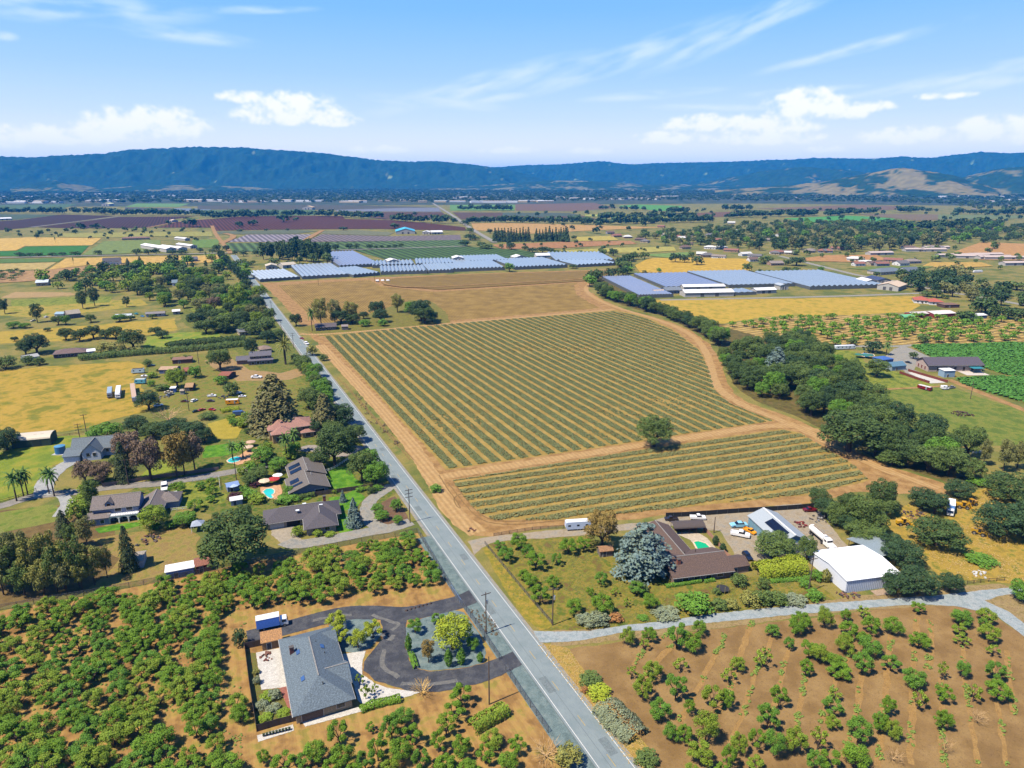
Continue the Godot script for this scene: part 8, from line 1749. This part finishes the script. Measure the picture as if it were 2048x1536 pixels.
func ordinal(n: int) -> String:
	var low := "zeroth first second third fourth fifth sixth seventh eighth ninth tenth eleventh twelfth thirteenth fourteenth fifteenth sixteenth seventeenth eighteenth nineteenth".split(" ")
	if n < 20: return low[n]
	var tens := "twent thirt fort fift sixt sevent eight ninet".split(" ")
	var t: String = tens[n / 10 - 2] if n < 100 else "hundred"
	return t + ("ieth" if n % 10 == 0 else "y-" + low[n % 10])

func mass(called: String, label: String, kind: String, tone: Material, f: Array) -> void:
	# a far wood that reads as one mass
	var mm := MultiMesh.new()
	mm.transform_format = MultiMesh.TRANSFORM_3D
	mm.mesh = kinds[kind][rng.randi() % kinds[kind].size()][1]
	mm.instance_count = f.size() / 4
	for i in mm.instance_count:
		var b := Basis(Vector3.UP, rng.randf() * TAU).scaled(Vector3(f[i * 4 + 3], f[i * 4 + 2], f[i * 4 + 3]))
		mm.set_instance_transform(i, Transform3D(b, Vector3(f[i * 4], 0, f[i * 4 + 1])))
	copies(called, label, mm, tone)

func copies(called: String, label: String, mm: MultiMesh, mat: Material, group := "") -> MultiMeshInstance3D:
	var o := MultiMeshInstance3D.new()
	o.name = called
	o.multimesh = mm
	o.material_override = mat
	meta(o, label, "", group, "stuff")
	add_child(o, true)
	return o

func hedge(called: String, label: String, f: Array, w: float, h: float, tone: Material, group := "", size := 0.22) -> void:
	# a clipped or wild hedge: leaf faces over a rounded bank along a line
	var p := pts(f)
	var s := Shape.new()
	var at := p[0]
	for i in p.size() - 1:
		var a := p[i] - at
		var b := p[i + 1] - at
		var len := a.distance_to(b)
		var d := (b - a) / len
		var side := Vector2(-d.y, d.x)
		var count := int(len * (w + 2.0 * h) * 1.5 / (size * size))
		count = mini(count, 6000)
		for j in count:
			var q := rng.randf_range(-0.03, 1.03) * len
			var ang := rng.randf_range(0.0, PI)
			var puff := 1.0 + 0.22 * noise.get_noise_2d((a.x + d.x * q) * 22.0, (a.y + d.y * q) * 22.0 + ang * 12.0)
			var cu := signf(cos(ang)) * pow(absf(cos(ang)), 0.6)
			var off := cu * w * 0.5 * puff * rng.randf_range(0.8, 1.0)
			var y := pow(sin(ang), 0.6) * h * puff * rng.randf_range(0.8, 1.02)
			var g := a + d * q + side * off
			var m := (Vector3(side.x * cos(ang), sin(ang), side.y * cos(ang)) + ball() * 0.6).normalized()
			s.leaf(Vector3(g.x, maxf(y, 0.06), g.y), m, size * rng.randf_range(0.7, 1.2), rng.randf() * TAU, shade())
	var o := thing(called, label, "hedge" if called.contains("hedge") else "shrub", at.x, at.y, 0.0, group)
	part(o, "foliage", s.mesh(), tone)
	var st := Shape.new()
	for i in p.size() - 1:
		for k in 3:
			var g := p[i].lerp(p[i + 1], (k + 0.5) / 3.0) - at
			st.tube(Vector3(g.x, -0.05, g.y), Vector3(g.x, h * 0.6, g.y), 0.08, 0.05, 5, false)
	part(o, "stem", st.mesh(), bark())

func tufts(called: String, label: String, tone: Material, places: PackedVector3Array, size := 0.5, blades := 9) -> void:
	# places: x, size, z
	var key := "tuft%d" % blades
	if not cache.has(key):
		var s := Shape.new()
		for i in blades:
			var d := ball()
			d.y = absf(d.y)
			s.leaf(Vector3(d.x * 0.35, 0.15 + d.y * 0.35, d.z * 0.35), (d + Vector3.UP * 0.5 + ball() * 0.5).normalized(), 0.3, i * 1.3, shade())
		cache[key] = s.mesh()
	var mm := MultiMesh.new()
	mm.transform_format = MultiMesh.TRANSFORM_3D
	mm.mesh = cache[key]
	mm.instance_count = places.size()
	for i in places.size():
		var k := places[i].y * size
		mm.set_instance_transform(i, Transform3D(Basis(Vector3.UP, rng.randf() * TAU).scaled(Vector3(k, k, k)), Vector3(places[i].x, 0.02, places[i].z)))
	copies(called, label, mm, tone)
# ---------------------------------------------------------------- buildings
func roof_shape(w: float, d: float, h: float, rise: float, kind: String, over: float) -> ArrayMesh:
	# eaves at height h of the wall; the ridge runs along x (gable, hip)
	var s := Shape.new()
	var x := w * 0.5 + over
	var z := d * 0.5 + over
	var y := h + 0.05 - (rise * over / (d * 0.5) if kind == "gable" or kind == "hip" else 0.0)
	var top := h + 0.05 + rise
	var a := Vector3(-x, y, z); var b := Vector3(x, y, z); var c := Vector3(x, y, -z); var e := Vector3(-x, y, -z)
	var k := 0.18
	if kind == "gable":
		var p := Vector3(-x, top, 0); var q := Vector3(x, top, 0)
		s.quad(a, p, q, b); s.quad(c, q, p, e)
		var dn := Vector3.DOWN * k
		for f in [[a, b], [c, e], [b, q], [q, c], [e, p], [p, a]]:
			s.quad(f[0], f[1], f[1] + dn, f[0] + dn)
		s.quad(b + dn, q + dn, p + dn, a + dn); s.quad(e + dn, p + dn, q + dn, c + dn)
	elif kind == "hip":
		var r := maxf(0.0, x - z)
		var p := Vector3(-r, top, 0); var q := Vector3(r, top, 0)
		s.quad(a, p, q, b); s.quad(c, q, p, e)
		s.tri(b, q, c); s.tri(e, p, a)
		var dn := Vector3.DOWN * k
		for f in [[a, b], [b, c], [c, e], [e, a]]: s.quad(f[0], f[1], f[1] + dn, f[0] + dn)
		s.quad(b + dn, c + dn, e + dn, a + dn)
	elif kind == "shed":
		var up := Vector3.UP * rise
		s.quad(a, e + up, c + up, b)
		var dn := Vector3.DOWN * k
		for f in [[a, b], [b, c + up], [c + up, e + up], [e + up, a]]: s.quad(f[0], f[1], f[1] + dn, f[0] + dn)
		s.quad(b + dn, c + up + dn, e + up + dn, a + dn)
	elif kind == "vault":
		for i in 8:
			var t0 := PI * i / 8.0; var t1 := PI * (i + 1) / 8.0
			var f0 := Vector3(0, y + sin(t0) * rise, cos(t0) * z); var f1 := Vector3(0, y + sin(t1) * rise, cos(t1) * z)
			var ex := Vector3(x, 0, 0)
			s.quad(f0 - ex, f1 - ex, f1 + ex, f0 + ex)
	else:
		s.box(Vector3(0, h + 0.12, 0), Vector3(w + 2 * over, 0.24, d + 2 * over))
	return s.mesh()

func wall_shape(w: float, d: float, h: float, rise: float, kind: String) -> ArrayMesh:
	var s := Shape.new()
	var x := w * 0.5; var z := d * 0.5
	var lo := -0.1
	var a := Vector3(-x, lo, z); var b := Vector3(x, lo, z); var c := Vector3(x, lo, -z); var e := Vector3(-x, lo, -z)
	var up := Vector3.UP * (h - lo)
	var tall := up + Vector3.UP * (rise if kind == "shed" else 0.0)
	s.quad(a, a + up, b + up, b); s.quad(c, c + tall, e + tall, e); s.quad(b, b + up, c + tall, c); s.quad(e, e + tall, a + up, a)
	if kind == "gable":
		s.tri(b + up, Vector3(x, h + rise, 0), c + up); s.tri(e + up, Vector3(-x, h + rise, 0), a + up)
	elif kind == "vault":
		for sx: float in [-x, x]:
			for i in 8:
				var t0 := PI * i / 8.0; var t1 := PI * (i + 1) / 8.0
				s.tri(Vector3(sx, h, 0), Vector3(sx, h + sin(t0) * rise, cos(t0) * z), Vector3(sx, h + sin(t1) * rise, cos(t1) * z))
	return s.mesh()

func wing(o: Node, x: float, z: float, turn: float, w: float, d: float, h: float, rise: float, kind: String, wall: Material, roof: Material, over := 0.6, y := 0.0) -> MeshInstance3D:
	part(o, "wall", wall_shape(w, d, h, rise, kind), wall, Vector3(x, y, z), turn)
	var r := part(o, "roof", roof_shape(w, d, h, rise, kind, over), roof, Vector3(x, y, z), turn)
	if over > 0.45 and (kind == "gable" or kind == "hip"):
		var len := w + 2.0 * over if kind == "gable" else maxf(0.6, w - d)
		block(r, "ridge_cap", flat(0.50, 0.49, 0.47), Vector3(0, h + rise + 0.08, 0), Vector3(len, 0.1, 0.28))
		for f: float in [-1.0, 1.0]: block(r, "gutter", flat(0.62, 0.61, 0.59), Vector3(0, h - rise * over / (d * 0.5) - 0.1, f * (d * 0.5 + over + 0.07)), Vector3(w + 2.0 * over, 0.14, 0.13))
	return r

func glass() -> Material: return flat(0.10, 0.12, 0.15, 0.12, 0.0, 0.0)
func trim() -> Material: return flat(0.74, 0.72, 0.68, 0.7, 0.0, 0.12)

func opening(o: Node, called: String, at: Vector3, turn: float, w: float, h: float, fill: Material, frame: Material = null) -> void:
	# a frame proud of the wall with its pane or leaf set in it
	var f := block(o, called, frame if frame else trim(), at, Vector3(w + 0.24, h + 0.24, 0.14), turn)
	var p := block(f, "leaf" if called == "door" else "pane", fill, Vector3(0, 0, 0.18), Vector3(w / (w + 0.24), h / (h + 0.24), 0.9))
	p.name = "pane" if called == "window" else "panel"

func row_of(o: Node, called: String, n: int, side: String, w: float, d: float, y: float, ww: float, hh: float, fill: Material, span := 0.8, frame: Material = null, off := 0.0, base := Vector3.ZERO, turn := 0.0) -> void:
	for i in n:
		var t := off + ((i + 0.5) / n - 0.5) * span
		var q := Basis(Vector3.UP, turn)
		match side:
			"front": opening(o, called, base + q * Vector3(t * w, y, d * 0.5 + 0.03), turn, ww, hh, fill, frame)
			"back": opening(o, called, base + q * Vector3(t * w, y, -d * 0.5 - 0.03), turn + PI, ww, hh, fill, frame)
			"right": opening(o, called, base + q * Vector3(w * 0.5 + 0.03, y, t * d), turn + PI / 2, ww, hh, fill, frame)
			"left": opening(o, called, base + q * Vector3(-w * 0.5 - 0.03, y, t * d), turn - PI / 2, ww, hh, fill, frame)

func chimney(o: Node, x: float, y: float, z: float, h := 1.6, m: Material = null) -> void:
	var c := block(o, "chimney", m if m else flat(0.50, 0.28, 0.22, 0.9, 0.0, 0.3, 0.4), Vector3(x, y + h * 0.5 - 0.6, z), Vector3(1.0, h + 1.2, 0.9))
	block(c, "cap", flat(0.30, 0.28, 0.27), Vector3(0, 0.52, 0), Vector3(1.15, 0.06, 1.15))

func shed_hut(called: String, label: String, x: float, z: float, turn: float, w: float, d: float, h: float, rise: float, kind: String, wall: Material, roof: Material, group := "", category := "shed") -> Node3D:
	var o := thing(called, label, category, x, z, turn, group)
	wing(o, 0, 0, 0.0, w, d, h, rise, kind, wall, roof, 0.3)
	if w > 2.5: opening(o, "door", Vector3(-w * 0.15, 1.0, d * 0.5 + 0.03), 0.0, 1.0, 1.9, flat(0.22, 0.22, 0.24))
	return o

func simple_house(label: String, x: float, z: float, turn: float, w: float, d: float, h: float, rise: float, kind: String, wall: Material, roof: Material, group := "", category := "house") -> Node3D:
	var o := thing("house", label, category, x, z, turn, group)
	wing(o, 0, 0, 0.0, w, d, h, rise, kind, wall, roof)
	var n := clampi(int(w / 4.0), 1, 6)
	row_of(o, "window", n, "front", w, d, minf(1.6, h * 0.55), 1.3, 1.2, glass())
	row_of(o, "window", 2, "right", w, d, minf(1.6, h * 0.55), 1.1, 1.1, glass())
	row_of(o, "window", 2, "left", w, d, minf(1.6, h * 0.55), 1.1, 1.1, glass())
	opening(o, "door", Vector3(w * 0.06, 1.05, d * 0.5 + 0.03), 0.0, 1.0, 2.0, flat(0.28, 0.22, 0.18))
	return o

func warehouse(label: String, x: float, z: float, turn: float, w: float, d: float, h: float, wall: Material, roof: Material, group: String) -> void:
	var o := thing("warehouse", label, "warehouse", x, z, turn, group)
	wing(o, 0, 0, 0.0, w, d, h, h * 0.12, "gable", wall, roof, 0.2)

func greenhouse(label: String, x: float, z: float, turn: float, w: float, d: float, bays: int, h: float, rise: float, cover: Material, end: Material, group := "glasshouse blocks") -> void:
	# a block of joined glasshouse bays; the ridges run away from the front
	var o := thing("greenhouse", label, "greenhouse", x, z, turn, group)
	var b := w / bays
	var s := Shape.new()
	var y := h
	s.quad(Vector3(-b / 2, y, d / 2), Vector3(-b / 2, y, -d / 2), Vector3(0, y + rise, -d / 2), Vector3(0, y + rise, d / 2))
	s.quad(Vector3(0, y + rise, d / 2), Vector3(0, y + rise, -d / 2), Vector3(b / 2, y, -d / 2), Vector3(b / 2, y, d / 2))
	var m := s.mesh()
	var g := Shape.new()
	g.tri(Vector3(-b / 2, y, 0), Vector3(0, y + rise, 0), Vector3(b / 2, y, 0))
	g.quad(Vector3(-b / 2, 0, 0), Vector3(-b / 2, y, 0), Vector3(b / 2, y, 0), Vector3(b / 2, 0, 0))
	var gm := g.mesh()
	for i in bays:
		var at := Vector3((i + 0.5) * b - w / 2, 0, 0)
		part(o, "roof", m, cover, at)
		for f: float in [-0.5, 0.5]: part(o, "gable", gm, end, at + Vector3(0, 0, f * d))
		if i > 0: block(o, "gutter", flat(0.62, 0.63, 0.62, 0.6), at + Vector3(-b / 2, y + 0.05, 0), Vector3(0.35, 0.15, d))
	for f: float in [-1.0, 1.0]:
		block(o, "wall", end, Vector3(f * w / 2, h / 2, 0), Vector3(0.12, h, d))

func fence(called: String, label: String, f: Array, h: float, gap: float, kind: String, post: Material, panel: Material) -> void:
	var p := pts(f)
	var o := thing(called, label, "fence", p[0].x, p[0].y)
	for i in p.size() - 1:
		var a := p[i] - p[0]
		var b := p[i + 1] - p[0]
		var n := maxi(1, int(round(a.distance_to(b) / gap)))
		var turn := atan2(-(b.y - a.y), b.x - a.x)
		var len := a.distance_to(b) / n
		for k in n + (1 if i == p.size() - 2 else 0):
			var g := a.lerp(b, float(k) / n)
			block(o, "post", post, Vector3(g.x, h * 0.5, g.y), Vector3(0.11, h + 0.1, 0.11), turn)
		for k in n:
			var g := a.lerp(b, (k + 0.5) / n)
			match kind:
				"mesh":
					block(o, "rail", post, Vector3(g.x, h - 0.03, g.y), Vector3(len - 0.11, 0.06, 0.06), turn)
					block(o, "mesh_panel", panel, Vector3(g.x, h * 0.5 - 0.05, g.y), Vector3(len - 0.11, h - 0.12, 0.015), turn)
				"board":
					block(o, "board_panel", panel, Vector3(g.x, h * 0.5, g.y), Vector3(len - 0.11, h * 0.97, 0.05), turn)
				"rail":
					for y: float in [0.45, 0.9]:
						block(o, "rail", panel, Vector3(g.x, h * y, g.y), Vector3(len, 0.14, 0.05), turn)

func solar(o: Node, at: Vector3, tilt: Basis, cols: int, rows_: int, w := 1.0, h := 1.7) -> void:
	var m := flat(0.055, 0.065, 0.11, 0.2, 0.0, 0.0)
	for i in cols:
		for j in rows_:
			var p := block(o, "solar_panel", m, at + tilt * Vector3((i - (cols - 1) * 0.5) * (w + 0.06), 0.0, (j - (rows_ - 1) * 0.5) * (h + 0.06)), Vector3.ONE)
			p.basis = tilt * Basis.from_scale(Vector3(w, 0.06, h))

func pool(label: String, f: Array, water: Material, edge: Material) -> void:
	var p := pts(f)
	var c := Vector2.ZERO
	for q in p: c += q / p.size()
	var o := thing("swimming_pool", label, "pool", c.x, c.y)
	var inner := PackedVector2Array()
	for q in p: inner.append(q - c)
	var big: PackedVector2Array = Geometry2D.offset_polygon(inner, 0.5)[0]
	var s := Shape.new()
	# coping: a raised rim between the two outlines
	for i in inner.size():
		var a := inner[i]; var b := inner[(i + 1) % inner.size()]
		var n := (b - a).orthogonal().normalized()
		if n.dot((a + b) * 0.5) < 0: n = -n
		var y := 0.2
		s.quad(Vector3(a.x, y, a.y), Vector3(b.x, y, b.y), Vector3(b.x + n.x * 0.5, y, b.y + n.y * 0.5), Vector3(a.x + n.x * 0.5, y, a.y + n.y * 0.5))
		s.quad(Vector3(a.x, y, a.y), Vector3(b.x, y, b.y), Vector3(b.x, 0.0, b.y), Vector3(a.x, 0.0, a.y))
		s.quad(Vector3(a.x + n.x * 0.5, y, a.y + n.y * 0.5), Vector3(b.x + n.x * 0.5, y, b.y + n.y * 0.5), Vector3(b.x + n.x * 0.5, 0.0, b.y + n.y * 0.5), Vector3(a.x + n.x * 0.5, 0.0, a.y + n.y * 0.5))
	part(o, "coping", s.mesh(), edge)
	part(o, "water", sheet_mesh(inner, 0.13), water)

func umbrella(label: String, x: float, z: float, r: float, m: Material, group := "") -> void:
	var o := thing("parasol", label, "parasol", x, z, 0.3, group)
	rod(o, "pole", flat(0.6, 0.58, 0.55), Vector3(0, 0, 0), Vector3(0, 2.7, 0), 0.05)
	for i in 8:
		var s := Shape.new()
		var a := TAU * i / 8.0; var b := TAU * (i + 1) / 8.0
		s.tri(Vector3(0, 2.75, 0), Vector3(cos(a) * r, 2.2, sin(a) * r), Vector3(cos(b) * r, 2.2, sin(b) * r))
		s.quad(Vector3(cos(a) * r, 2.2, sin(a) * r), Vector3(cos(b) * r, 2.2, sin(b) * r), Vector3(cos(b) * r, 2.02, sin(b) * r), Vector3(cos(a) * r, 2.02, sin(a) * r))
		part(o, "canopy_panel", s.mesh(), m)

func utility_pole(label: String, x: float, z: float, h: float, turn: float, arms: int, gear := false) -> void:
	var o := thing("utility_pole", label, "utility pole", x, z, turn)
	var wood_ := flat(0.36, 0.29, 0.24, 0.9, 0.0, 0.35, 0.4)
	var s := Shape.new()
	s.tube(Vector3(0, -0.2, 0), Vector3(0, h, 0), 0.19, 0.12, 8)
	part(o, "pole", s.mesh(), wood_)
	for i in arms:
		var y := h - 0.45 - i * 1.3
		var arm := block(o, "crossarm", wood_, Vector3(0, y, 0.15), Vector3(2.7, 0.16, 0.13))
		for k: float in [-0.46, -0.2, 0.2, 0.46]:
			block(arm, "insulator", flat(0.55, 0.56, 0.55, 0.4), Vector3(k, 1.1, 0), Vector3(0.035, 1.3, 0.7))
	if gear:
		rod(o, "transformer", flat(0.60, 0.62, 0.62, 0.5), Vector3(0.38, h - 3.6, 0), Vector3(0.38, h - 2.5, 0), 0.28, 10)

# ---------------------------------------------------------------- vehicles: x points forwards
func rubber() -> Material: return flat(0.07, 0.07, 0.075, 0.9)

func wheel(o: Node, x: float, z: float, r: float, w := 0.26) -> void:
	var key := "wheel%.2f%.2f" % [r, w]
	if not cache.has(key):
		var s := Shape.new()
		s.tube(Vector3(0, 0, -w / 2), Vector3(0, 0, w / 2), r, r, 12)
		var h := Shape.new()
		h.tube(Vector3(0, 0, -w / 2 - 0.015), Vector3(0, 0, w / 2 + 0.015), r * 0.58, r * 0.58, 8)
		cache[key] = [s.mesh(), h.mesh()]
	var t := part(o, "wheel", cache[key][0], rubber(), Vector3(x, r, z))
	part(t, "rim", cache[key][1], flat(0.55, 0.55, 0.56, 0.35, 0.6, 0.0))

func paint(r: float, g: float, b: float) -> Material: return flat(r, g, b, 0.3, 0.0, 0.06, 3.0)

func lamp_pair(o: Node, x: float, y: float, z: float) -> void:
	for f: float in [-1.0, 1.0]:
		block(o, "headlight", flat(0.82, 0.82, 0.80, 0.2, 0.0, 0.0), Vector3(x, y, f * z), Vector3(0.08, 0.16, 0.3))

func car(called: String, label: String, x: float, z: float, turn: float, len: float, kind: String, m: Material, group := "") -> Node3D:
	var o := thing(called, label, called.replace("_", " ") if called in ["pickup_truck", "car"] else "vehicle", x, z, turn, group, 0.08)
	var dark := flat(0.07, 0.08, 0.10, 0.12, 0.0, 0.0)
	var body := Shape.new(); var glassy := Shape.new(); var top := Shape.new()
	var r := 0.34
	var hw := 0.9
	match kind:
		"sedan":
			body.extrude([Vector2(-2.3, 0.3), Vector2(2.25, 0.28), Vector2(2.35, 0.55), Vector2(2.2, 0.72), Vector2(0.95, 0.92), Vector2(-1.55, 0.95), Vector2(-2.3, 0.9)], -hw, hw, 0.95)
			glassy.extrude([Vector2(-1.6, 0.93), Vector2(1.0, 0.9), Vector2(0.35, 1.34), Vector2(-0.95, 1.36)], -hw * 0.96, hw * 0.96, 0.78)
			top.extrude([Vector2(-0.95, 1.34), Vector2(0.35, 1.32), Vector2(0.2, 1.41), Vector2(-0.8, 1.43)], -0.72, 0.72, 0.95)
		"suv":
			body.extrude([Vector2(-2.3, 0.35), Vector2(2.25, 0.35), Vector2(2.35, 0.75), Vector2(2.15, 0.95), Vector2(1.0, 1.08), Vector2(-2.25, 1.1)], -hw, hw, 0.96)
			glassy.extrude([Vector2(-2.2, 1.09), Vector2(1.05, 1.06), Vector2(0.4, 1.58), Vector2(-1.95, 1.6)], -hw * 0.96, hw * 0.96, 0.84)
			top.extrude([Vector2(-1.98, 1.58), Vector2(0.42, 1.56), Vector2(0.25, 1.68), Vector2(-1.85, 1.7)], -0.76, 0.76, 0.96)
		"pickup":
			body.extrude([Vector2(-2.75, 0.45), Vector2(2.6, 0.42), Vector2(2.7, 0.85), Vector2(2.5, 1.05), Vector2(1.3, 1.15), Vector2(-0.55, 1.15), Vector2(-0.55, 0.78), Vector2(-2.7, 0.78)], -0.98, 0.98, 0.98)
			for f: float in [-1.0, 1.0]: body.box(Vector3(-1.65, 0.98, f * 0.92), Vector3(2.2, 0.42, 0.1))
			body.box(Vector3(-2.72, 0.98, 0), Vector3(0.1, 0.42, 1.9))
			glassy.extrude([Vector2(-0.55, 1.14), Vector2(1.35, 1.12), Vector2(0.75, 1.72), Vector2(-0.4, 1.74)], -0.94, 0.94, 0.84)
			top.extrude([Vector2(-0.45, 1.72), Vector2(0.78, 1.7), Vector2(0.6, 1.82), Vector2(-0.35, 1.83)], -0.8, 0.8, 0.96)
			r = 0.4
		"van":
			body.extrude([Vector2(-2.8, 0.4), Vector2(2.7, 0.4), Vector2(2.8, 0.95), Vector2(2.1, 1.25), Vector2(1.3, 2.05), Vector2(-2.75, 2.1)], -1.0, 1.0, 0.94)
			glassy.extrude([Vector2(1.15, 1.3), Vector2(2.14, 1.26), Vector2(1.42, 1.98), Vector2(1.0, 1.98)], -1.0, 1.0, 0.96)
			r = 0.38
	part(o, "body", body.mesh(), m)
	part(o, "windows", glassy.mesh(), dark).name = "window_band"
	if top.v.size(): part(o, "roof", top.mesh(), m)
	var wx := 1.75 if kind == "pickup" else 1.45
	for a: float in [-wx, wx * 0.97]:
		for f: float in [-1.0, 1.0]: wheel(o, a, f * 0.82, r)
	lamp_pair(o, 2.62 if kind == "pickup" else 2.68 if kind == "van" else 2.27, 0.72, 0.62)
	o.scale = Vector3.ONE * clampf(len / (5.4 if kind in ["pickup", "van"] else 4.7), 0.85, 1.35)
	return o

func box_truck(label: String, x: float, z: float, turn: float, len: float, side: Material, roof: Material) -> Node3D:
	var o := thing("box_truck", label, "truck", x, z, turn, "", 0.08)
	var c := len * 0.73
	block(o, "cargo_box", side, Vector3(-len * 0.5 + c * 0.5, 2.15, 0), Vector3(c, 2.6, 2.4))
	block(o, "cargo_roof", roof, Vector3(-len * 0.5 + c * 0.5, 3.5, 0), Vector3(c + 0.06, 0.1, 2.46))
	var s := Shape.new()
	var f := len * 0.5
	var b := -len * 0.5 + c + 0.12
	s.extrude([Vector2(b, 0.55), Vector2(f, 0.55), Vector2(f, 1.35), Vector2(f - 0.35, 2.35), Vector2(b, 2.4)], -1.05, 1.05, 0.95)
	part(o, "cab", s.mesh(), paint(0.80, 0.81, 0.82))
	var g := Shape.new()
	g.extrude([Vector2(f + 0.02, 1.4), Vector2(f - 0.3, 2.25), Vector2(f - 0.36, 2.25), Vector2(f - 0.06, 1.4)], -0.95, 0.95, 0.97)
	part(o, "windscreen", g.mesh(), glass())
	for k: float in [-1.0, 1.0]: block(o, "side_window", glass(), Vector3((b + f) * 0.5 - 0.05, 1.8, k * 1.02), Vector3((f - b) * 0.5, 0.6, 0.06))
	block(o, "chassis", flat(0.12, 0.12, 0.13), Vector3(0, 0.68, 0), Vector3(len * 0.95, 0.3, 0.9))
	for a: float in [-len * 0.28, len * 0.38]:
		for k: float in [-1.0, 1.0]: wheel(o, a, k * 0.95, 0.45, 0.32)
	lamp_pair(o, f, 0.95, 0.75)
	return o

func trailer(called: String, label: String, x: float, z: float, turn: float, len: float, m: Material, roof: Material, h := 2.6, motor := false, group := "") -> Node3D:
	# caravans, cargo trailers and motor homes
	var o := thing(called, label, "motorhome" if motor else "trailer", x, z, turn, group, 0.06)
	var a := len * 0.5
	var s := Shape.new()
	if motor: s.extrude([Vector2(-a, 0.6), Vector2(a, 0.6), Vector2(a + 0.05, 1.4), Vector2(a - 0.4, 2.0), Vector2(a - 0.2, 2.3), Vector2(a - 0.5, h + 0.5), Vector2(-a, h + 0.5)], -1.2, 1.2, 0.97)
	else: s.extrude([Vector2(-a, 0.55), Vector2(a - 0.5, 0.55), Vector2(a, 1.2), Vector2(a - 0.1, h + 0.3), Vector2(a - 0.5, h + 0.5), Vector2(-a + 0.2, h + 0.5), Vector2(-a, h + 0.2)], -1.2, 1.2, 0.97)
	part(o, "body", s.mesh(), m)
	block(o, "roof", roof, Vector3(-0.15, h + 0.53, 0), Vector3(len - 0.9, 0.08, 2.2))
	for k: float in [-1.0, 1.0]:
		for i in maxi(2, int(len / 2.6)):
			block(o, "window", glass(), Vector3(-a + (i + 0.6) * len / maxi(2, int(len / 2.6)), 1.95, k * 1.19), Vector3(0.9, 0.55, 0.06))
	block(o, "door", flat(0.55, 0.57, 0.6), Vector3(a * 0.35, 1.5, 1.2), Vector3(0.7, 1.7, 0.06))
	for f: float in ([-a * 0.55, a * 0.68] if motor else [-0.5, 0.45]):
		for k: float in [-1.0, 1.0]: wheel(o, f, k * 1.02, 0.36)
	if motor: block(o, "windscreen", glass(), Vector3(a - 0.12, 1.75, 0), Vector3(0.1, 0.6, 1.9))
	else: rod(o, "hitch", flat(0.15, 0.15, 0.16), Vector3(a - 0.2, 0.55, 0), Vector3(a + 1.1, 0.5, 0), 0.06)
	return o

func loader(label: String, x: float, z: float, turn: float, _len: float, m: Material, group := "yellow machines", arm := 1.0) -> void:
	var o := thing("wheel_loader", label, "machine", x, z, turn, group)
	o.scale = Vector3.ONE * 0.85
	var dark := flat(0.10, 0.10, 0.11)
	block(o, "engine_cover", m, Vector3(-1.5, 1.6, 0), Vector3(2.4, 1.2, 1.5))
	block(o, "chassis", m, Vector3(0.2, 1.0, 0), Vector3(4.4, 0.5, 1.1))
	block(o, "cab", glass(), Vector3(0.2, 2.3, 0), Vector3(1.3, 1.5, 1.4))
	block(o, "cab_roof", m, Vector3(0.2, 3.12, 0), Vector3(1.6, 0.16, 1.7))
	for k: float in [-0.66, 0.66]:
		for f: float in [-0.42, 0.82]: rod(o, "cab_post", m, Vector3(f, 1.5, k), Vector3(f, 3.1, k), 0.07, 5)
	for k: float in [-0.6, 0.6]:
		var s := Shape.new()
		s.bar(Vector3(0.6, 1.5, k), Vector3(2.3, 1.9 * arm, k), 0.2, 0.35); s.bar(Vector3(2.3, 1.9 * arm, k), Vector3(3.2, 0.7, k), 0.2, 0.3)
		part(o, "lift_arm", s.mesh(), m)
	var b := Shape.new()
	b.extrude([Vector2(3.0, 0.2), Vector2(4.2, 0.15), Vector2(4.25, 0.25), Vector2(3.2, 0.45), Vector2(3.3, 1.3), Vector2(3.0, 1.2)], -1.35, 1.35)
	part(o, "bucket", b.mesh(), m)
	for f: float in [-1.4, 1.5]:
		for k: float in [-1.0, 1.0]: wheel(o, f, k * 0.95, 0.75, 0.5)

func junk(called: String, label: String, category: String, x: float, z: float, r: float, h: float, mats: Array, n := 14) -> void:
	# a heap: each piece its own small block or pole
	var o := thing(called, label, category, x, z, rng.randf() * TAU)
	for i in n:
		var a := rng.randf() * TAU
		var q := sqrt(rng.randf()) * r
		var s := Vector3(rng.randf_range(0.3, 1.2), rng.randf_range(0.1, 0.5), rng.randf_range(0.2, 0.7)) * minf(1.0, r * 0.5)
		var b := block(o, "piece", mats[i % mats.size()], Vector3(cos(a) * q, s.y * 0.4 + h * (1.0 - q / r) * rng.randf(), sin(a) * q), s, rng.randf() * TAU)
		b.rotation.x = rng.randf_range(-0.35, 0.35)
